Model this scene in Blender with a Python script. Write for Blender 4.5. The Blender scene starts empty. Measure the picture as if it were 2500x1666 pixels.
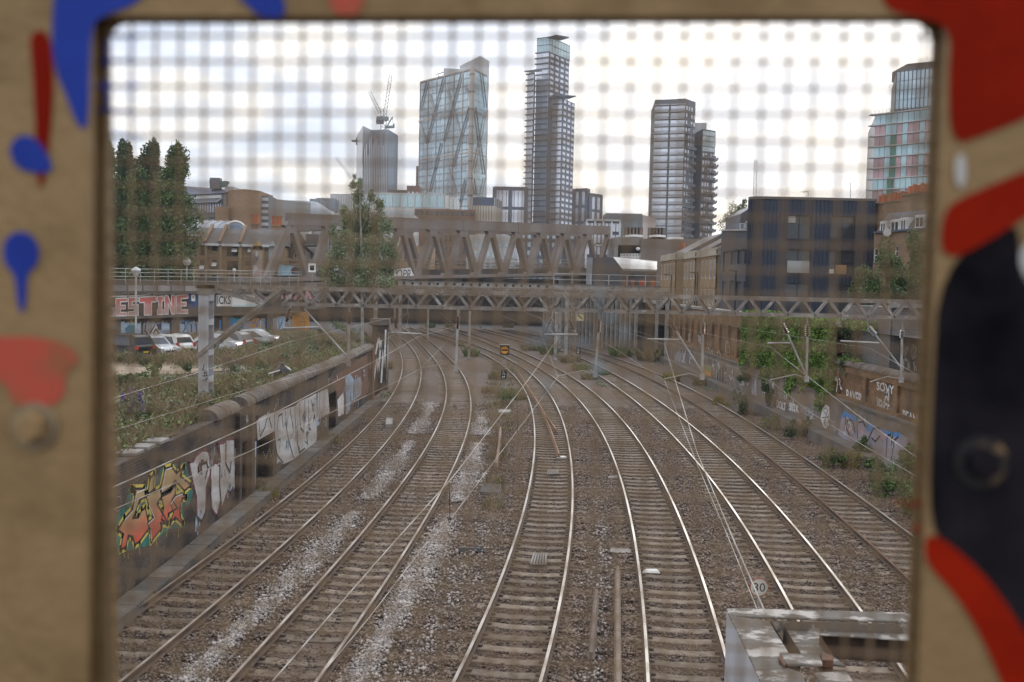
import bpy, math, random
import numpy as np
from mathutils import Vector, Matrix
random.seed(7); RNG = np.random.default_rng(11)
S = bpy.context.scene
COL = S.collection
PI = math.pi
# ---------------------------------------------------------------- camera
FPX, PITCH, ROLL, EYE = 2447.0, math.radians(3.2), math.radians(1.25), 7.0
cd = bpy.data.cameras.new('camera'); cam = bpy.data.objects.new('camera', cd); COL.objects.link(cam)
cd.sensor_width = 23.5; cd.lens = 23.5 * FPX / 2500.0
cd.clip_start = 0.05; cd.clip_end = 6000
cd.dof.use_dof = True; cd.dof.focus_distance = 70.0; cd.dof.aperture_fstop = 3.7
RC = Matrix.Rotation(PI / 2 - PITCH, 3, 'X') @ Matrix.Rotation(ROLL, 3, 'Z')
cam.matrix_world = Matrix.Translation((0, 0, EYE)) @ RC.to_4x4()
S.camera = cam
# ---------------------------------------------------------------- world: thin high cloud over a clear sky
SUN_EL, SUN_AZ = math.radians(20), math.radians(14)
W = bpy.data.worlds.new('World'); S.world = W; W.use_nodes = True
nt = W.node_tree; nt.nodes.clear()
def N(t, nt_, **kw):
    n = nt_.nodes.new(t)
    for k, v in kw.items():
        if k.startswith('i_'):
            key = k[2:]; n.inputs[int(key) if key.isdigit() else key.replace('_', ' ')].default_value = v
        else: setattr(n, k, v)
    return n
wo = N('ShaderNodeOutputWorld', nt); bg = N('ShaderNodeBackground', nt, i_Strength=0.1)
sky = N('ShaderNodeTexSky', nt, sky_type='NISHITA', sun_disc=False, sun_elevation=SUN_EL, sun_rotation=SUN_AZ)
tc = N('ShaderNodeTexCoord', nt)
sep = N('ShaderNodeSeparateXYZ', nt); nt.links.new(tc.outputs['Generated'], sep.inputs[0])
zc = N('ShaderNodeMath', nt, operation='MAXIMUM', i_1=0.0); nt.links.new(sep.outputs['Z'], zc.inputs[0])
zc2 = N('ShaderNodeMath', nt, operation='ADD', i_1=0.22); nt.links.new(zc.outputs[0], zc2.inputs[0])
dx = N('ShaderNodeMath', nt, operation='DIVIDE'); nt.links.new(sep.outputs['X'], dx.inputs[0]); nt.links.new(zc2.outputs[0], dx.inputs[1])
dy = N('ShaderNodeMath', nt, operation='DIVIDE'); nt.links.new(sep.outputs['Y'], dy.inputs[0]); nt.links.new(zc2.outputs[0], dy.inputs[1])
cmb = N('ShaderNodeCombineXYZ', nt); nt.links.new(dx.outputs[0], cmb.inputs[0]); nt.links.new(dy.outputs[0], cmb.inputs[1])
cn = N('ShaderNodeTexNoise', nt, i_Scale=2.6, i_Detail=6.0, i_Roughness=0.52, i_Distortion=0.25); nt.links.new(cmb.outputs[0], cn.inputs['Vector'])
cr = N('ShaderNodeValToRGB', nt)
cr.color_ramp.elements[0].position = 0.39; cr.color_ramp.elements[0].color = (7.5, 8.4, 10.1, 1)
cr.color_ramp.elements[1].position = 0.60; cr.color_ramp.elements[1].color = (12.9, 12.2, 11.2, 1)
e = cr.color_ramp.elements.new(0.5); e.color = (9.8, 10.1, 10.8, 1)
nt.links.new(cn.outputs['Fac'], cr.inputs[0])
# brighter, warmer cloud towards the hidden sun
sd = (math.sin(SUN_AZ) * math.cos(SUN_EL), math.cos(SUN_AZ) * math.cos(SUN_EL), math.sin(SUN_EL))
dot = N('ShaderNodeVectorMath', nt, operation='DOT_PRODUCT'); dot.inputs[1].default_value = sd; nt.links.new(tc.outputs['Generated'], dot.inputs[0])
mr = N('ShaderNodeMapRange', nt, i_1=0.80, i_2=1.0, i_3=0.0, i_4=1.0); nt.links.new(dot.outputs['Value'], mr.inputs[0])
pw = N('ShaderNodeMath', nt, operation='POWER', i_1=2.2); nt.links.new(mr.outputs[0], pw.inputs[0])
glow = N('ShaderNodeMix', nt, data_type='RGBA', blend_type='ADD'); glow.clamp_factor = True
nt.links.new(pw.outputs[0], glow.inputs[0]); nt.links.new(cr.outputs[0], glow.inputs[6]); glow.inputs[7].default_value = (4.2, 3.7, 2.9, 1)
# an overcast sky is brighter overhead than at the horizon
zg = N('ShaderNodeMath', nt, operation='MULTIPLY_ADD', i_1=1.0, i_2=0.76); nt.links.new(zc.outputs[0], zg.inputs[0])
dim = N('ShaderNodeVectorMath', nt, operation='SCALE'); nt.links.new(glow.outputs[2], dim.inputs[0]); nt.links.new(zg.outputs[0], dim.inputs['Scale'])
mx = N('ShaderNodeMix', nt, data_type='RGBA', i_0=0.9); nt.links.new(sky.outputs[0], mx.inputs[6]); nt.links.new(dim.outputs[0], mx.inputs[7])
nt.links.new(mx.outputs[2], bg.inputs[0]); nt.links.new(bg.outputs[0], wo.inputs[0])
# ---------------------------------------------------------------- sun behind the cloud
sl = bpy.data.lights.new('sun', 'SUN'); sl.energy = 0.7; sl.angle = math.radians(14); sl.color = (1.0, 0.94, 0.86)
so = bpy.data.objects.new('sun', sl); COL.objects.link(so)
so.rotation_euler = Vector((-sd[0], -sd[1], -sd[2])).to_track_quat('-Z', 'Y').to_euler()
S.view_settings.view_transform = 'Standard'; S.view_settings.look = 'None'; S.view_settings.exposure = 0.25; S.view_settings.gamma = 1.0
S.view_settings.use_curve_mapping = False
S.render.engine = 'CYCLES'; S.cycles.use_denoising = True
S.cycles.max_bounces = 6; S.cycles.diffuse_bounces = 3; S.cycles.glossy_bounces = 3; S.cycles.transparent_max_bounces = 6
S.cycles.caustics_reflective = False; S.cycles.caustics_refractive = False
# ---------------------------------------------------------------- picture -> place
def ray(px, py): return RC @ Vector(((px - 1250) / FPX, -(py - 833) / FPX, -1.0))
def atz(px, py, z=0.0):
    d = ray(px, py); t = (z - EYE) / d.z; return Vector((d.x * t, d.y * t, z))
def aty(px, py, Y):
    d = ray(px, py); t = Y / d.y; return Vector((d.x * t, Y, EYE + d.z * t))
def atx(px, py, X):
    d = ray(px, py); t = X / d.x; return Vector((X, d.y * t, EYE + d.z * t))
def atplane(px, py, O, Nn):
    d = ray(px, py); c = Vector((0, 0, EYE)); t = (Vector(O) - c).dot(Vector(Nn)) / d.dot(Vector(Nn)); return c + d * t
# ---------------------------------------------------------------- objects
WL = {}
def tag(o, label=None, cat=None, group=None, kind=None):
    if label: o['label'] = label
    if cat: o['category'] = cat
    if group: o['group'] = group
    if kind: o['kind'] = kind
    return o
def thing(name, label, cat, loc=(0, 0, 0), group=None):
    o = bpy.data.objects.new(name, None); COL.objects.link(o); o.location = loc; o.empty_display_size = 0.3
    WL[o.name] = Vector(loc); return tag(o, label, cat, group)
def copy_tree(o, parent=None):
    c = o.copy(); COL.objects.link(c)
    if parent is not None: c.parent = parent
    for ch in list(o.children): copy_tree(ch, c)
    return c
def link_copy(src, name, loc, parent=None, rot=None, scale=None):
    o = bpy.data.objects.new(name, src.data if hasattr(src, 'data') else src); COL.objects.link(o)
    if parent is not None:
        o.parent = parent; o.location = Vector(loc) - WL.get(parent.name, Vector())
    else: o.location = loc
    WL[o.name] = Vector(loc)
    if rot is not None: o.rotation_euler = rot
    if scale is not None: o.scale = scale
    return o
V3 = lambda p: (float(p[0]), float(p[1]), float(p[2]))
class MB:
    def __init__(s): s.v = []; s.f = []; s.mi = []; s.cur = 0
    def add(s, vs, fs):
        b = len(s.v); s.v.extend(V3(p) for p in vs)
        for f in fs: s.f.append([b + i for i in f]); s.mi.append(s.cur)
        return s
    def poly(s, pts): return s.add(pts, [list(range(len(pts)))])
    def box(s, x0, x1, y0, y1, z0, z1):
        return s.add([(x0,y0,z0),(x1,y0,z0),(x1,y1,z0),(x0,y1,z0),(x0,y0,z1),(x1,y0,z1),(x1,y1,z1),(x0,y1,z1)],
                     [(0,3,2,1),(4,5,6,7),(0,1,5,4),(1,2,6,5),(2,3,7,6),(3,0,4,7)])
    def obox(s, c, u, v, w, a, b, h):   # half sizes a,b,h along unit axes u,v,w
        c, u, v, w = Vector(c), Vector(u)*a, Vector(v)*b, Vector(w)*h
        P = [c-u-v-w, c+u-v-w, c+u+v-w, c-u+v-w, c-u-v+w, c+u-v+w, c+u+v+w, c-u+v+w]
        return s.add(P, [(0,3,2,1),(4,5,6,7),(0,1,5,4),(1,2,6,5),(2,3,7,6),(3,0,4,7)])
    def bar(s, p, q, a, b, up=(0,0,1)):  # rectangular bar p->q, full sizes a (sideways) and b (along up)
        p, q = Vector(p), Vector(q); d = (q-p); L = d.length
        if L < 1e-6: return s
        d /= L; up = Vector(up); sd_ = d.cross(up)
        if sd_.length < 1e-4: sd_ = d.cross(Vector((0,1,0)))
        sd_.normalize(); up2 = sd_.cross(d)
        return s.obox((p+q)/2, d, sd_, up2, L/2, a/2, b/2)
    def tube(s, pts, r, n=6, cap=True):
        pts = [Vector(p) for p in pts]; rs = r if isinstance(r, (list, tuple)) else [r]*len(pts)
        b = len(s.v); prev = None
        for i, p in enumerate(pts):
            d = (pts[min(i+1, len(pts)-1)] - pts[max(i-1, 0)]).normalized()
            if prev is None:
                a = d.cross(Vector((0,0,1)))
                if a.length < 1e-3: a = d.cross(Vector((0,1,0)))
            else: a = prev - d * prev.dot(d)
            a.normalize(); prev = a; c = d.cross(a)
            for k in range(n):
                t = 2*PI*k/n; s.v.append(V3(p + a*(math.cos(t)*rs[i]) + c*(math.sin(t)*rs[i])))
        for i in range(len(pts)-1):
            for k in range(n):
                k2 = (k+1) % n; s.f.append([b+i*n+k, b+i*n+k2, b+(i+1)*n+k2, b+(i+1)*n+k]); s.mi.append(s.cur)
        if cap:
            s.f.append([b+k for k in range(n)][::-1]); s.mi.append(s.cur)
            e_ = b+(len(pts)-1)*n; s.f.append([e_+k for k in range(n)]); s.mi.append(s.cur)
        return s
    def prism(s, pts, ext):
        pts = [Vector(p) for p in pts]; ext = Vector(ext); n = len(pts)
        return s.add(pts + [p+ext for p in pts], [list(range(n))[::-1], list(range(n, 2*n))] + [(i, (i+1) % n, n+(i+1) % n, n+i) for i in range(n)])
    def lathe(s, c, prof, n=12, ax=(0,0,1)):
        c = Vector(c); ax = Vector(ax).normalized(); a = ax.cross(Vector((0,1,0)))
        if a.length < 1e-3: a = ax.cross(Vector((1,0,0)))
        a.normalize(); d = ax.cross(a); vs = []; fs = []
        for r, h in prof:
            for k in range(n):
                t = 2*PI*k/n; vs.append(c + ax*h + a*(r*math.cos(t)) + d*(r*math.sin(t)))
        for i in range(len(prof)-1):
            for k in range(n):
                k2 = (k+1) % n; fs.append((i*n+k, i*n+k2, (i+1)*n+k2, (i+1)*n+k))
        fs.append(tuple(range(n))[::-1]); fs.append(tuple((len(prof)-1)*n+k for k in range(n)))
        return s.add(vs, fs)
    def wall(s, O, U, Vv, w, h, ops, depth):   # plane with rectangular openings (u0,u1,v0,v1) and reveals going back along -U x V
        O, U, Vv = Vector(O), Vector(U), Vector(Vv); Nn = U.cross(Vv)
        us = sorted({0.0, w, *[o for q in ops for o in q[:2]]}); vs = sorted({0.0, h, *[o for q in ops for o in q[2:4]]})
        for i in range(len(us)-1):
            for j in range(len(vs)-1):
                cu, cv = (us[i]+us[i+1])/2, (vs[j]+vs[j+1])/2
                if any(q[0] < cu < q[1] and q[2] < cv < q[3] for q in ops): continue
                s.poly([O+U*us[i]+Vv*vs[j], O+U*us[i+1]+Vv*vs[j], O+U*us[i+1]+Vv*vs[j+1], O+U*us[i]+Vv*vs[j+1]])
        for q in ops:
            c = [O+U*q[0]+Vv*q[2], O+U*q[1]+Vv*q[2], O+U*q[1]+Vv*q[3], O+U*q[0]+Vv*q[3]]; bk = [p - Nn*depth for p in c]
            for k in range(4): s.poly([c[k], c[(k+1) % 4], bk[(k+1) % 4], bk[k]])
        return s
    def mesh(s, name, mats, off=Vector(), smooth=False):
        me = bpy.data.meshes.new(name)
        ov = np.array(s.v, dtype=np.float64).reshape(-1, 3) - np.array(off)
        me.from_pydata(ov.tolist(), [], s.f)
        for m in (mats if isinstance(mats, (list, tuple)) else [mats]): me.materials.append(m)
        if max(s.mi, default=0) > 0: me.polygons.foreach_set('material_index', np.array(s.mi, dtype=np.int32))
        if smooth: me.polygons.foreach_set('use_smooth', np.ones(len(s.f), dtype=bool))
        boxuv(me, np.array(off)); me.update(); return me
    def build(s, name, mats, parent=None, loc=None, smooth=False, bevel=0):
        off = WL.get(parent.name, Vector()) if parent is not None else Vector(loc if loc is not None else (0, 0, 0))
        me = s.mesh(name, mats, off, smooth)
        o = bpy.data.objects.new(name, me); COL.objects.link(o)
        if parent is not None: o.parent = parent
        else: o.location = off
        WL[o.name] = Vector(off)
        if bevel:
            b = o.modifiers.new('bevel', 'BEVEL'); b.width = bevel; b.segments = 2; b.limit_method = 'ANGLE'
        return o
def boxuv(me, off):
    nl = len(me.loops)
    if nl == 0: return
    uvl = me.uv_layers.new(name='uv')
    co = np.empty(len(me.vertices)*3); me.vertices.foreach_get('co', co); co = co.reshape(-1, 3) + off
    vi = np.empty(nl, dtype=np.int32); me.loops.foreach_get('vertex_index', vi)
    nf = len(me.polygons); nr = np.empty(nf*3); me.polygons.foreach_get('normal', nr); nr = nr.reshape(-1, 3)
    lt = np.empty(nf, dtype=np.int32); me.polygons.foreach_get('loop_total', lt)
    fn = np.repeat(nr, lt, axis=0); P = co[vi]
    flat = np.abs(fn[:, 2]) > 0.75
    h = np.hypot(fn[:, 0], fn[:, 1]) + 1e-9
    sx = np.where(np.abs(fn[:, 1]) >= np.abs(fn[:, 0]), np.where(fn[:, 1] < 0, 1, -1), np.where(fn[:, 0] > 0, 1, -1))
    u = np.where(flat, P[:, 0], (P[:, 0]*-fn[:, 1] + P[:, 1]*fn[:, 0])/h); v = np.where(flat, P[:, 1], P[:, 2])
    uvl.data.foreach_set('uv', np.stack([u, v], 1).ravel().astype(np.float32))
def np_mesh(name, verts, faces, mat, off=Vector(), parent=None):   # faces: (n,k) array
    me = bpy.data.meshes.new(name); n, k = faces.shape
    me.vertices.add(len(verts)); me.vertices.foreach_set('co', (verts - np.array(off)).astype(np.float32).ravel())
    me.loops.add(n*k); me.loops.foreach_set('vertex_index', faces.astype(np.int32).ravel())
    me.polygons.add(n); me.polygons.foreach_set('loop_start', np.arange(0, n*k, k, dtype=np.int32))
    try: me.polygons.foreach_set('loop_total', np.full(n, k, dtype=np.int32))
    except Exception: pass
    me.materials.append(mat); me.update(calc_edges=True); me.validate()
    o = bpy.data.objects.new(name, me); COL.objects.link(o)
    if parent is not None: o.parent = parent
    else: o.location = off
    WL[o.name] = Vector(off); return o
# text -> flat outlines
_tx = {}
def text_faces(s, bold=0.0):
    key = s; s = s if not bold else s
    if (s, bold) in _tx: return _tx[(s, bold)]
    if 0 and s in _tx: return _tx[s]
    cu = bpy.data.curves.new('t', 'FONT'); cu.body = s; cu.resolution_u = 3; cu.offset = bold; cu.fill_mode = 'FRONT' if hasattr(cu, 'fill_mode') else cu.fill_mode
    o = bpy.data.objects.new('t', cu); COL.objects.link(o)
    dg = bpy.context.evaluated_depsgraph_get(); me = bpy.data.meshes.new_from_object(o.evaluated_get(dg))
    vs = [(v.co.x, v.co.y) for v in me.vertices]; fs = [list(p.vertices) for p in me.polygons]
    bpy.data.objects.remove(o); bpy.data.curves.remove(cu); bpy.data.meshes.remove(me)
    xs = [v[0] for v in vs]; ys = [v[1] for v in vs]; x0, x1, y0, y1 = min(xs), max(xs), min(ys), max(ys)
    vs = [((x-x0)/(x1-x0), (y-y0)/(y1-y0)) for x, y in vs]; _tx[(s, bold)] = (vs, fs); return _tx[(s, bold)]
def text_on(mb, s, c00, c10, c01, shear=0.0, bold=0.0):   # lower-left, lower-right, upper-left corner
    c00, c10, c01 = Vector(c00), Vector(c10), Vector(c01); vs, fs = text_faces(s, bold)
    mb.add([c00 + (c10-c00)*(x + shear*y) + (c01-c00)*y for x, y in vs], fs); return mb
def ribbon(mb, pts, w, Nn):
    pts = [Vector(p) for p in pts]; Nn = Vector(Nn)
    for a, b in zip(pts, pts[1:]):
        d = (b-a)
        if d.length < 1e-6: continue
        d.normalize(); sdv = d.cross(Nn).normalized()*w/2; ex = d*w*0.35
        mb.poly([a-ex-sdv, b+ex-sdv, b+ex+sdv, a-ex+sdv])
    return mb
# ================================================================ materials
MATS = {}
def mat(name, c1, c2=None, sc=3.0, rough=0.85, metal=0.0, bump=0.0, bsc=None, mask=None, stretch=None, island=0.0, orand=0.0, spec=0.35, coord='Object', detail=5.0, lo=0.35, hi=0.65, c3=None, sc3=0.4, lo3=0.55, hi3=0.7):
    if name in MATS: return MATS[name]
    m = bpy.data.materials.new(name); m.use_nodes = True; t = m.node_tree; b = t.nodes['Principled BSDF']; L = t.links.new
    b.inputs['Roughness'].default_value = rough; b.inputs['Metallic'].default_value = metal; b.inputs['Specular IOR Level'].default_value = spec
    c4 = lambda c: (c[0], c[1], c[2], 1)
    b.inputs['Base Color'].default_value = c4(c1)
    if coord == 'UV':
        vec = N('ShaderNodeTexCoord', t).outputs['UV']
    else:
        vec = N('ShaderNodeNewGeometry', t).outputs['Position']
    if stretch:
        mp = N('ShaderNodeMapping', t); mp.inputs['Scale'].default_value = stretch; L(vec, mp.inputs[0]); vec = mp.outputs[0]
    col = None
    if c2 is not None:
        nz = N('ShaderNodeTexNoise', t, i_Scale=sc, i_Detail=detail, i_Roughness=0.6); L(vec, nz.inputs['Vector'])
        r = N('ShaderNodeMapRange', t, i_1=lo, i_2=hi); L(nz.outputs['Fac'], r.inputs[0])
        mx = N('ShaderNodeMix', t, data_type='RGBA'); L(r.outputs[0], mx.inputs[0]); mx.inputs[6].default_value = c4(c1); mx.inputs[7].default_value = c4(c2); col = mx.outputs[2]
    if c3 is not None:
        nz3 = N('ShaderNodeTexNoise', t, i_Scale=sc3, i_Detail=6.0, i_Roughness=0.65); L(vec, nz3.inputs['Vector'])
        r3 = N('ShaderNodeMapRange', t, i_1=lo3, i_2=hi3); L(nz3.outputs['Fac'], r3.inputs[0])
        m3 = N('ShaderNodeMix', t, data_type='RGBA'); L(r3.outputs[0], m3.inputs[0])
        if col is not None: L(col, m3.inputs[6])
        else: m3.inputs[6].default_value = c4(c1)
        m3.inputs[7].default_value = c4(c3); col = m3.outputs[2]
    for amt, node, out in ((island, 'ShaderNodeNewGeometry', 'Random Per Island'), (orand, 'ShaderNodeObjectInfo', 'Random')):
        if amt:
            g = N(node, t); r2 = N('ShaderNodeMapRange', t, i_3=1-amt, i_4=1+amt); L(g.outputs[out], r2.inputs[0])
            h = N('ShaderNodeHueSaturation', t); L(r2.outputs[0], h.inputs['Value'])
            if col is not None: L(col, h.inputs['Color'])
            else: h.inputs['Color'].default_value = c4(c1)
            col = h.outputs[0]
    if col is not None: L(col, b.inputs['Base Color'])
    if bump:
        n2 = N('ShaderNodeTexNoise', t, i_Scale=bsc or sc*4, i_Detail=4.0); L(vec, n2.inputs['Vector'])
        bp = N('ShaderNodeBump', t, i_Strength=min(1.0, bump), i_Distance=0.02); L(n2.outputs['Fac'], bp.inputs['Height']); L(bp.outputs[0], b.inputs['Normal'])
    MATS[name] = m; return m
def brick(name, c1, c2, mortar, dirt, bw=0.225, bh=0.075, dsc=0.5, dlo=0.45, dhi=0.7, ms=0.012, rough=0.9):
    if name in MATS: return MATS[name]
    m = bpy.data.materials.new(name); m.use_nodes = True; t = m.node_tree; b = t.nodes['Principled BSDF']; L = t.links.new
    b.inputs['Roughness'].default_value = rough; b.inputs['Specular IOR Level'].default_value = 0.2
    uv = N('ShaderNodeTexCoord', t).outputs['UV']
    bt = N('ShaderNodeTexBrick', t, i_Scale=1.0); bt.inputs['Brick Width'].default_value = bw; bt.inputs['Row Height'].default_value = bh
    bt.inputs['Mortar Size'].default_value = ms; bt.inputs['Mortar Smooth'].default_value = 0.3; bt.inputs['Bias'].default_value = 0.0
    bt.inputs['Color1'].default_value = (*c1, 1); bt.inputs['Color2'].default_value = (*c2, 1); bt.inputs['Mortar'].default_value = (*mortar, 1); L(uv, bt.inputs['Vector'])
    nz = N('ShaderNodeTexNoise', t, i_Scale=dsc, i_Detail=8.0, i_Roughness=0.68); L(N('ShaderNodeNewGeometry', t).outputs['Position'], nz.inputs['Vector'])
    r = N('ShaderNodeMapRange', t, i_1=dlo, i_2=dhi, i_3=0.0, i_4=0.85); L(nz.outputs['Fac'], r.inputs[0])
    mx = N('ShaderNodeMix', t, data_type='RGBA'); L(r.outputs[0], mx.inputs[0]); L(bt.outputs['Color'], mx.inputs[6]); mx.inputs[7].default_value = (*dirt, 1)
    n3 = N('ShaderNodeTexNoise', t, i_Scale=9.0, i_Detail=3.0); L(uv, n3.inputs['Vector'])
    r3 = N('ShaderNodeMapRange', t, i_3=0.72, i_4=1.28); L(n3.outputs['Fac'], r3.inputs[0])
    hs = N('ShaderNodeHueSaturation', t); L(r3.outputs[0], hs.inputs['Value']); L(mx.outputs[2], hs.inputs['Color']); L(hs.outputs[0], b.inputs['Base Color'])
    inv = N('ShaderNodeMath', t, operation='SUBTRACT', i_0=1.0); L(bt.outputs['Fac'], inv.inputs[1])
    bp = N('ShaderNodeBump', t, i_Strength=0.6, i_Distance=0.012); L(inv.outputs[0], bp.inputs['Height']); L(bp.outputs[0], b.inputs['Normal'])
    MATS[name] = m; return m
def glass(name, c, rough=0.08, metal=0.55, orand=0.12, c2=None, sc=0.05, island=0.0):
    m = mat(name, c, c2, sc=sc, rough=rough, metal=metal, orand=orand, spec=0.6, island=island); return m
M_RUSTY = mat('rail_side', (0.105,0.07,0.05), (0.065,0.045,0.036), sc=6, rough=0.85)
M_POLISH = mat('rail_head', (0.30,0.285,0.265), (0.17,0.155,0.14), sc=0.35, rough=0.45, metal=0.85, stretch=(3,0.25,1))
M_DULL = mat('rail_head_dull', (0.46,0.40,0.34), (0.25,0.20,0.165), sc=0.5, rough=0.42, metal=0.7)
M_RUST = mat('rust', (0.16,0.075,0.04), (0.09,0.045,0.03), sc=5, rough=0.9, bump=0.3)
M_SLEEP = mat('sleeper_concrete', (0.195,0.153,0.114), (0.108,0.082,0.061), sc=4.5, rough=0.92, orand=0.22, bump=0.4, bsc=30, c3=(0.10,0.075,0.06), sc3=1.3)
M_BAL = mat('ballast_bed', (0.066,0.047,0.036), (0.112,0.083,0.066), sc=16, rough=0.95, bump=1.0, bsc=26, detail=7, c3=(0.10,0.062,0.046), sc3=0.5, lo3=0.5, hi3=0.72)
M_STONE = mat('ballast_stone', (0.094,0.069,0.054), (0.16,0.123,0.102), sc=3, rough=0.95, island=0.55, c3=(0.085,0.05,0.036), sc3=0.5, lo3=0.5, hi3=0.7)
M_STONEL = mat('six_foot_stone', (0.14,0.101,0.077), (0.215,0.168,0.138), sc=3, rough=0.95, island=0.65, c3=(0.13,0.085,0.065), sc3=0.45, lo3=0.52, hi3=0.66)
M_WSTONE = mat('pale_stone', (0.38,0.345,0.32), (0.21,0.185,0.17), sc=4, rough=0.95, island=0.5)
M_FRAME = mat('painted_plate', (0.275,0.185,0.092), (0.235,0.155,0.075), sc=14, rough=0.6, spec=0.15, bump=0.15, bsc=160, c3=(0.17,0.11,0.05), sc3=17, lo3=0.5, hi3=0.75)
M_WIRE = mat('mesh_wire_paint', (0.235,0.165,0.10), (0.15,0.10,0.06), sc=38, rough=0.7, spec=0.2)
M_BLACKP = mat('black_spray', (0.006,0.0055,0.007), (0.02,0.018,0.022), sc=20, rough=0.9, spec=0.0)
M_REDP = mat('red_spray', (0.27,0.013,0.003), (0.16,0.007,0.002), sc=9, rough=0.7, spec=0.05)
M_BLUEP = mat('blue_spray', (0.018,0.045,0.30), (0.012,0.03,0.22), sc=12, rough=0.6, spec=0.12)
M_PINKP = mat('coral_spray', (0.42,0.075,0.05), (0.27,0.10,0.05), sc=25, rough=0.6, spec=0.12, lo=0.42, hi=0.6)
M_LWALL = brick('wall_left_brick', (0.105,0.078,0.063), (0.068,0.052,0.044), (0.13,0.115,0.10), (0.032,0.028,0.026), dsc=0.6, dlo=0.42, dhi=0.62)
M_RWALL = brick('wall_right_brick', (0.29,0.155,0.068), (0.20,0.105,0.05), (0.12,0.095,0.075), (0.055,0.043,0.036), dsc=0.4, dlo=0.46, dhi=0.66)
M_COPING = mat('coping_brick', (0.15,0.125,0.105), (0.085,0.07,0.06), sc=5, rough=0.95, bump=0.5, bsc=22, orand=0.18)
M_CONC = mat('concrete', (0.27,0.255,0.235), (0.19,0.178,0.162), sc=1.6, rough=0.9, bump=0.25, bsc=18, c3=(0.12,0.11,0.10), sc3=0.5)
M_CONCD = mat('concrete_dark', (0.145,0.125,0.108), (0.095,0.08,0.07), sc=1.2, rough=0.92, bump=0.2, bsc=14)
M_GALV = mat('galvanised_paint', (0.33,0.32,0.31), (0.22,0.205,0.19), sc=2.2, rough=0.6, c3=(0.155,0.115,0.085), sc3=1.4, lo3=0.5, hi3=0.66)
M_POSTP = mat('post_paint', (0.42,0.43,0.46), (0.34,0.345,0.365), sc=1.5, rough=0.55, c3=(0.22,0.19,0.165), sc3=0.9, lo3=0.56, hi3=0.7)
M_BOOM = mat('boom_paint', (0.225,0.20,0.178), (0.145,0.122,0.104), sc=3.0, rough=0.8, c3=(0.34,0.32,0.295), sc3=2.3, lo3=0.54, hi3=0.66)
M_BRIDGE = mat('bridge_steel', (0.215,0.18,0.158), (0.18,0.15,0.132), sc=0.3, rough=0.6, c3=(0.15,0.118,0.10), sc3=0.25, lo3=0.5, hi3=0.75)
M_ALU = mat('wire_aluminium', (0.33,0.305,0.27), rough=0.6, metal=0.2)
M_TUBE = mat('tube_galvanised', (0.40,0.39,0.375), (0.30,0.285,0.265), sc=2, rough=0.5, metal=0.3)
M_INS = mat('insulator_brown', (0.11,0.032,0.02), (0.075,0.022,0.016), sc=9, rough=0.3)
M_INSG = mat('insulator_grey', (0.21,0.20,0.205), rough=0.35)
M_DARK = mat('black_paint', (0.015,0.015,0.016), rough=0.6)
M_WHITE = mat('white_paint', (0.72,0.71,0.69), rough=0.6)
M_GREYW = mat('pale_grey_paint', (0.48,0.47,0.455), (0.38,0.37,0.355), sc=2, rough=0.7)
M_EARTH = mat('bare_earth', (0.30,0.235,0.17), (0.215,0.165,0.115), sc=0.8, rough=0.95, bump=0.4, bsc=8)
M_BANK = mat('weedy_bank', (0.075,0.068,0.038), (0.115,0.09,0.056), sc=1.4, rough=0.97, bump=0.8, bsc=6, c3=(0.05,0.06,0.028), sc3=0.5)
M_STREET = mat('street_surface', (0.10,0.095,0.09), (0.075,0.07,0.068), sc=1.0, rough=0.9)
M_LEAF = mat('leaf_green', (0.066,0.108,0.032), (0.10,0.145,0.045), sc=0.8, rough=0.7, island=0.5)
M_LEAFD = mat('leaf_dark', (0.040,0.070,0.027), (0.072,0.104,0.040), sc=0.5, rough=0.7, island=0.5)
M_LEAFB = mat('leaf_birch', (0.12,0.165,0.065), (0.22,0.25,0.15), sc=0.7, rough=0.6, island=0.6)
M_IVY = mat('leaf_ivy', (0.085,0.165,0.02), (0.135,0.215,0.032), sc=0.8, rough=0.6, island=0.5)
M_SAGE = mat('leaf_sage', (0.125,0.16,0.088), (0.185,0.20,0.125), sc=1.1, rough=0.8, island=0.5)
M_DRY = mat('dry_grass', (0.24,0.19,0.11), (0.165,0.135,0.075), sc=1.2, rough=0.9, island=0.45)
M_WEED = mat('weed_green', (0.08,0.122,0.038), (0.125,0.16,0.055), sc=1.1, rough=0.8, island=0.5)
M_YWEED = mat('weed_yellow', (0.24,0.19,0.03), (0.15,0.15,0.03), sc=2, rough=0.8, island=0.4)
M_PURPLE = mat('buddleia_flower', (0.16,0.10,0.22), (0.10,0.07,0.15), sc=2, rough=0.8, island=0.4)
M_BARK = mat('bark', (0.11,0.09,0.07), (0.17,0.15,0.125), sc=5, rough=0.95)
M_NUM = mat('sign_black', (0.02,0.02,0.02), rough=0.6)
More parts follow.
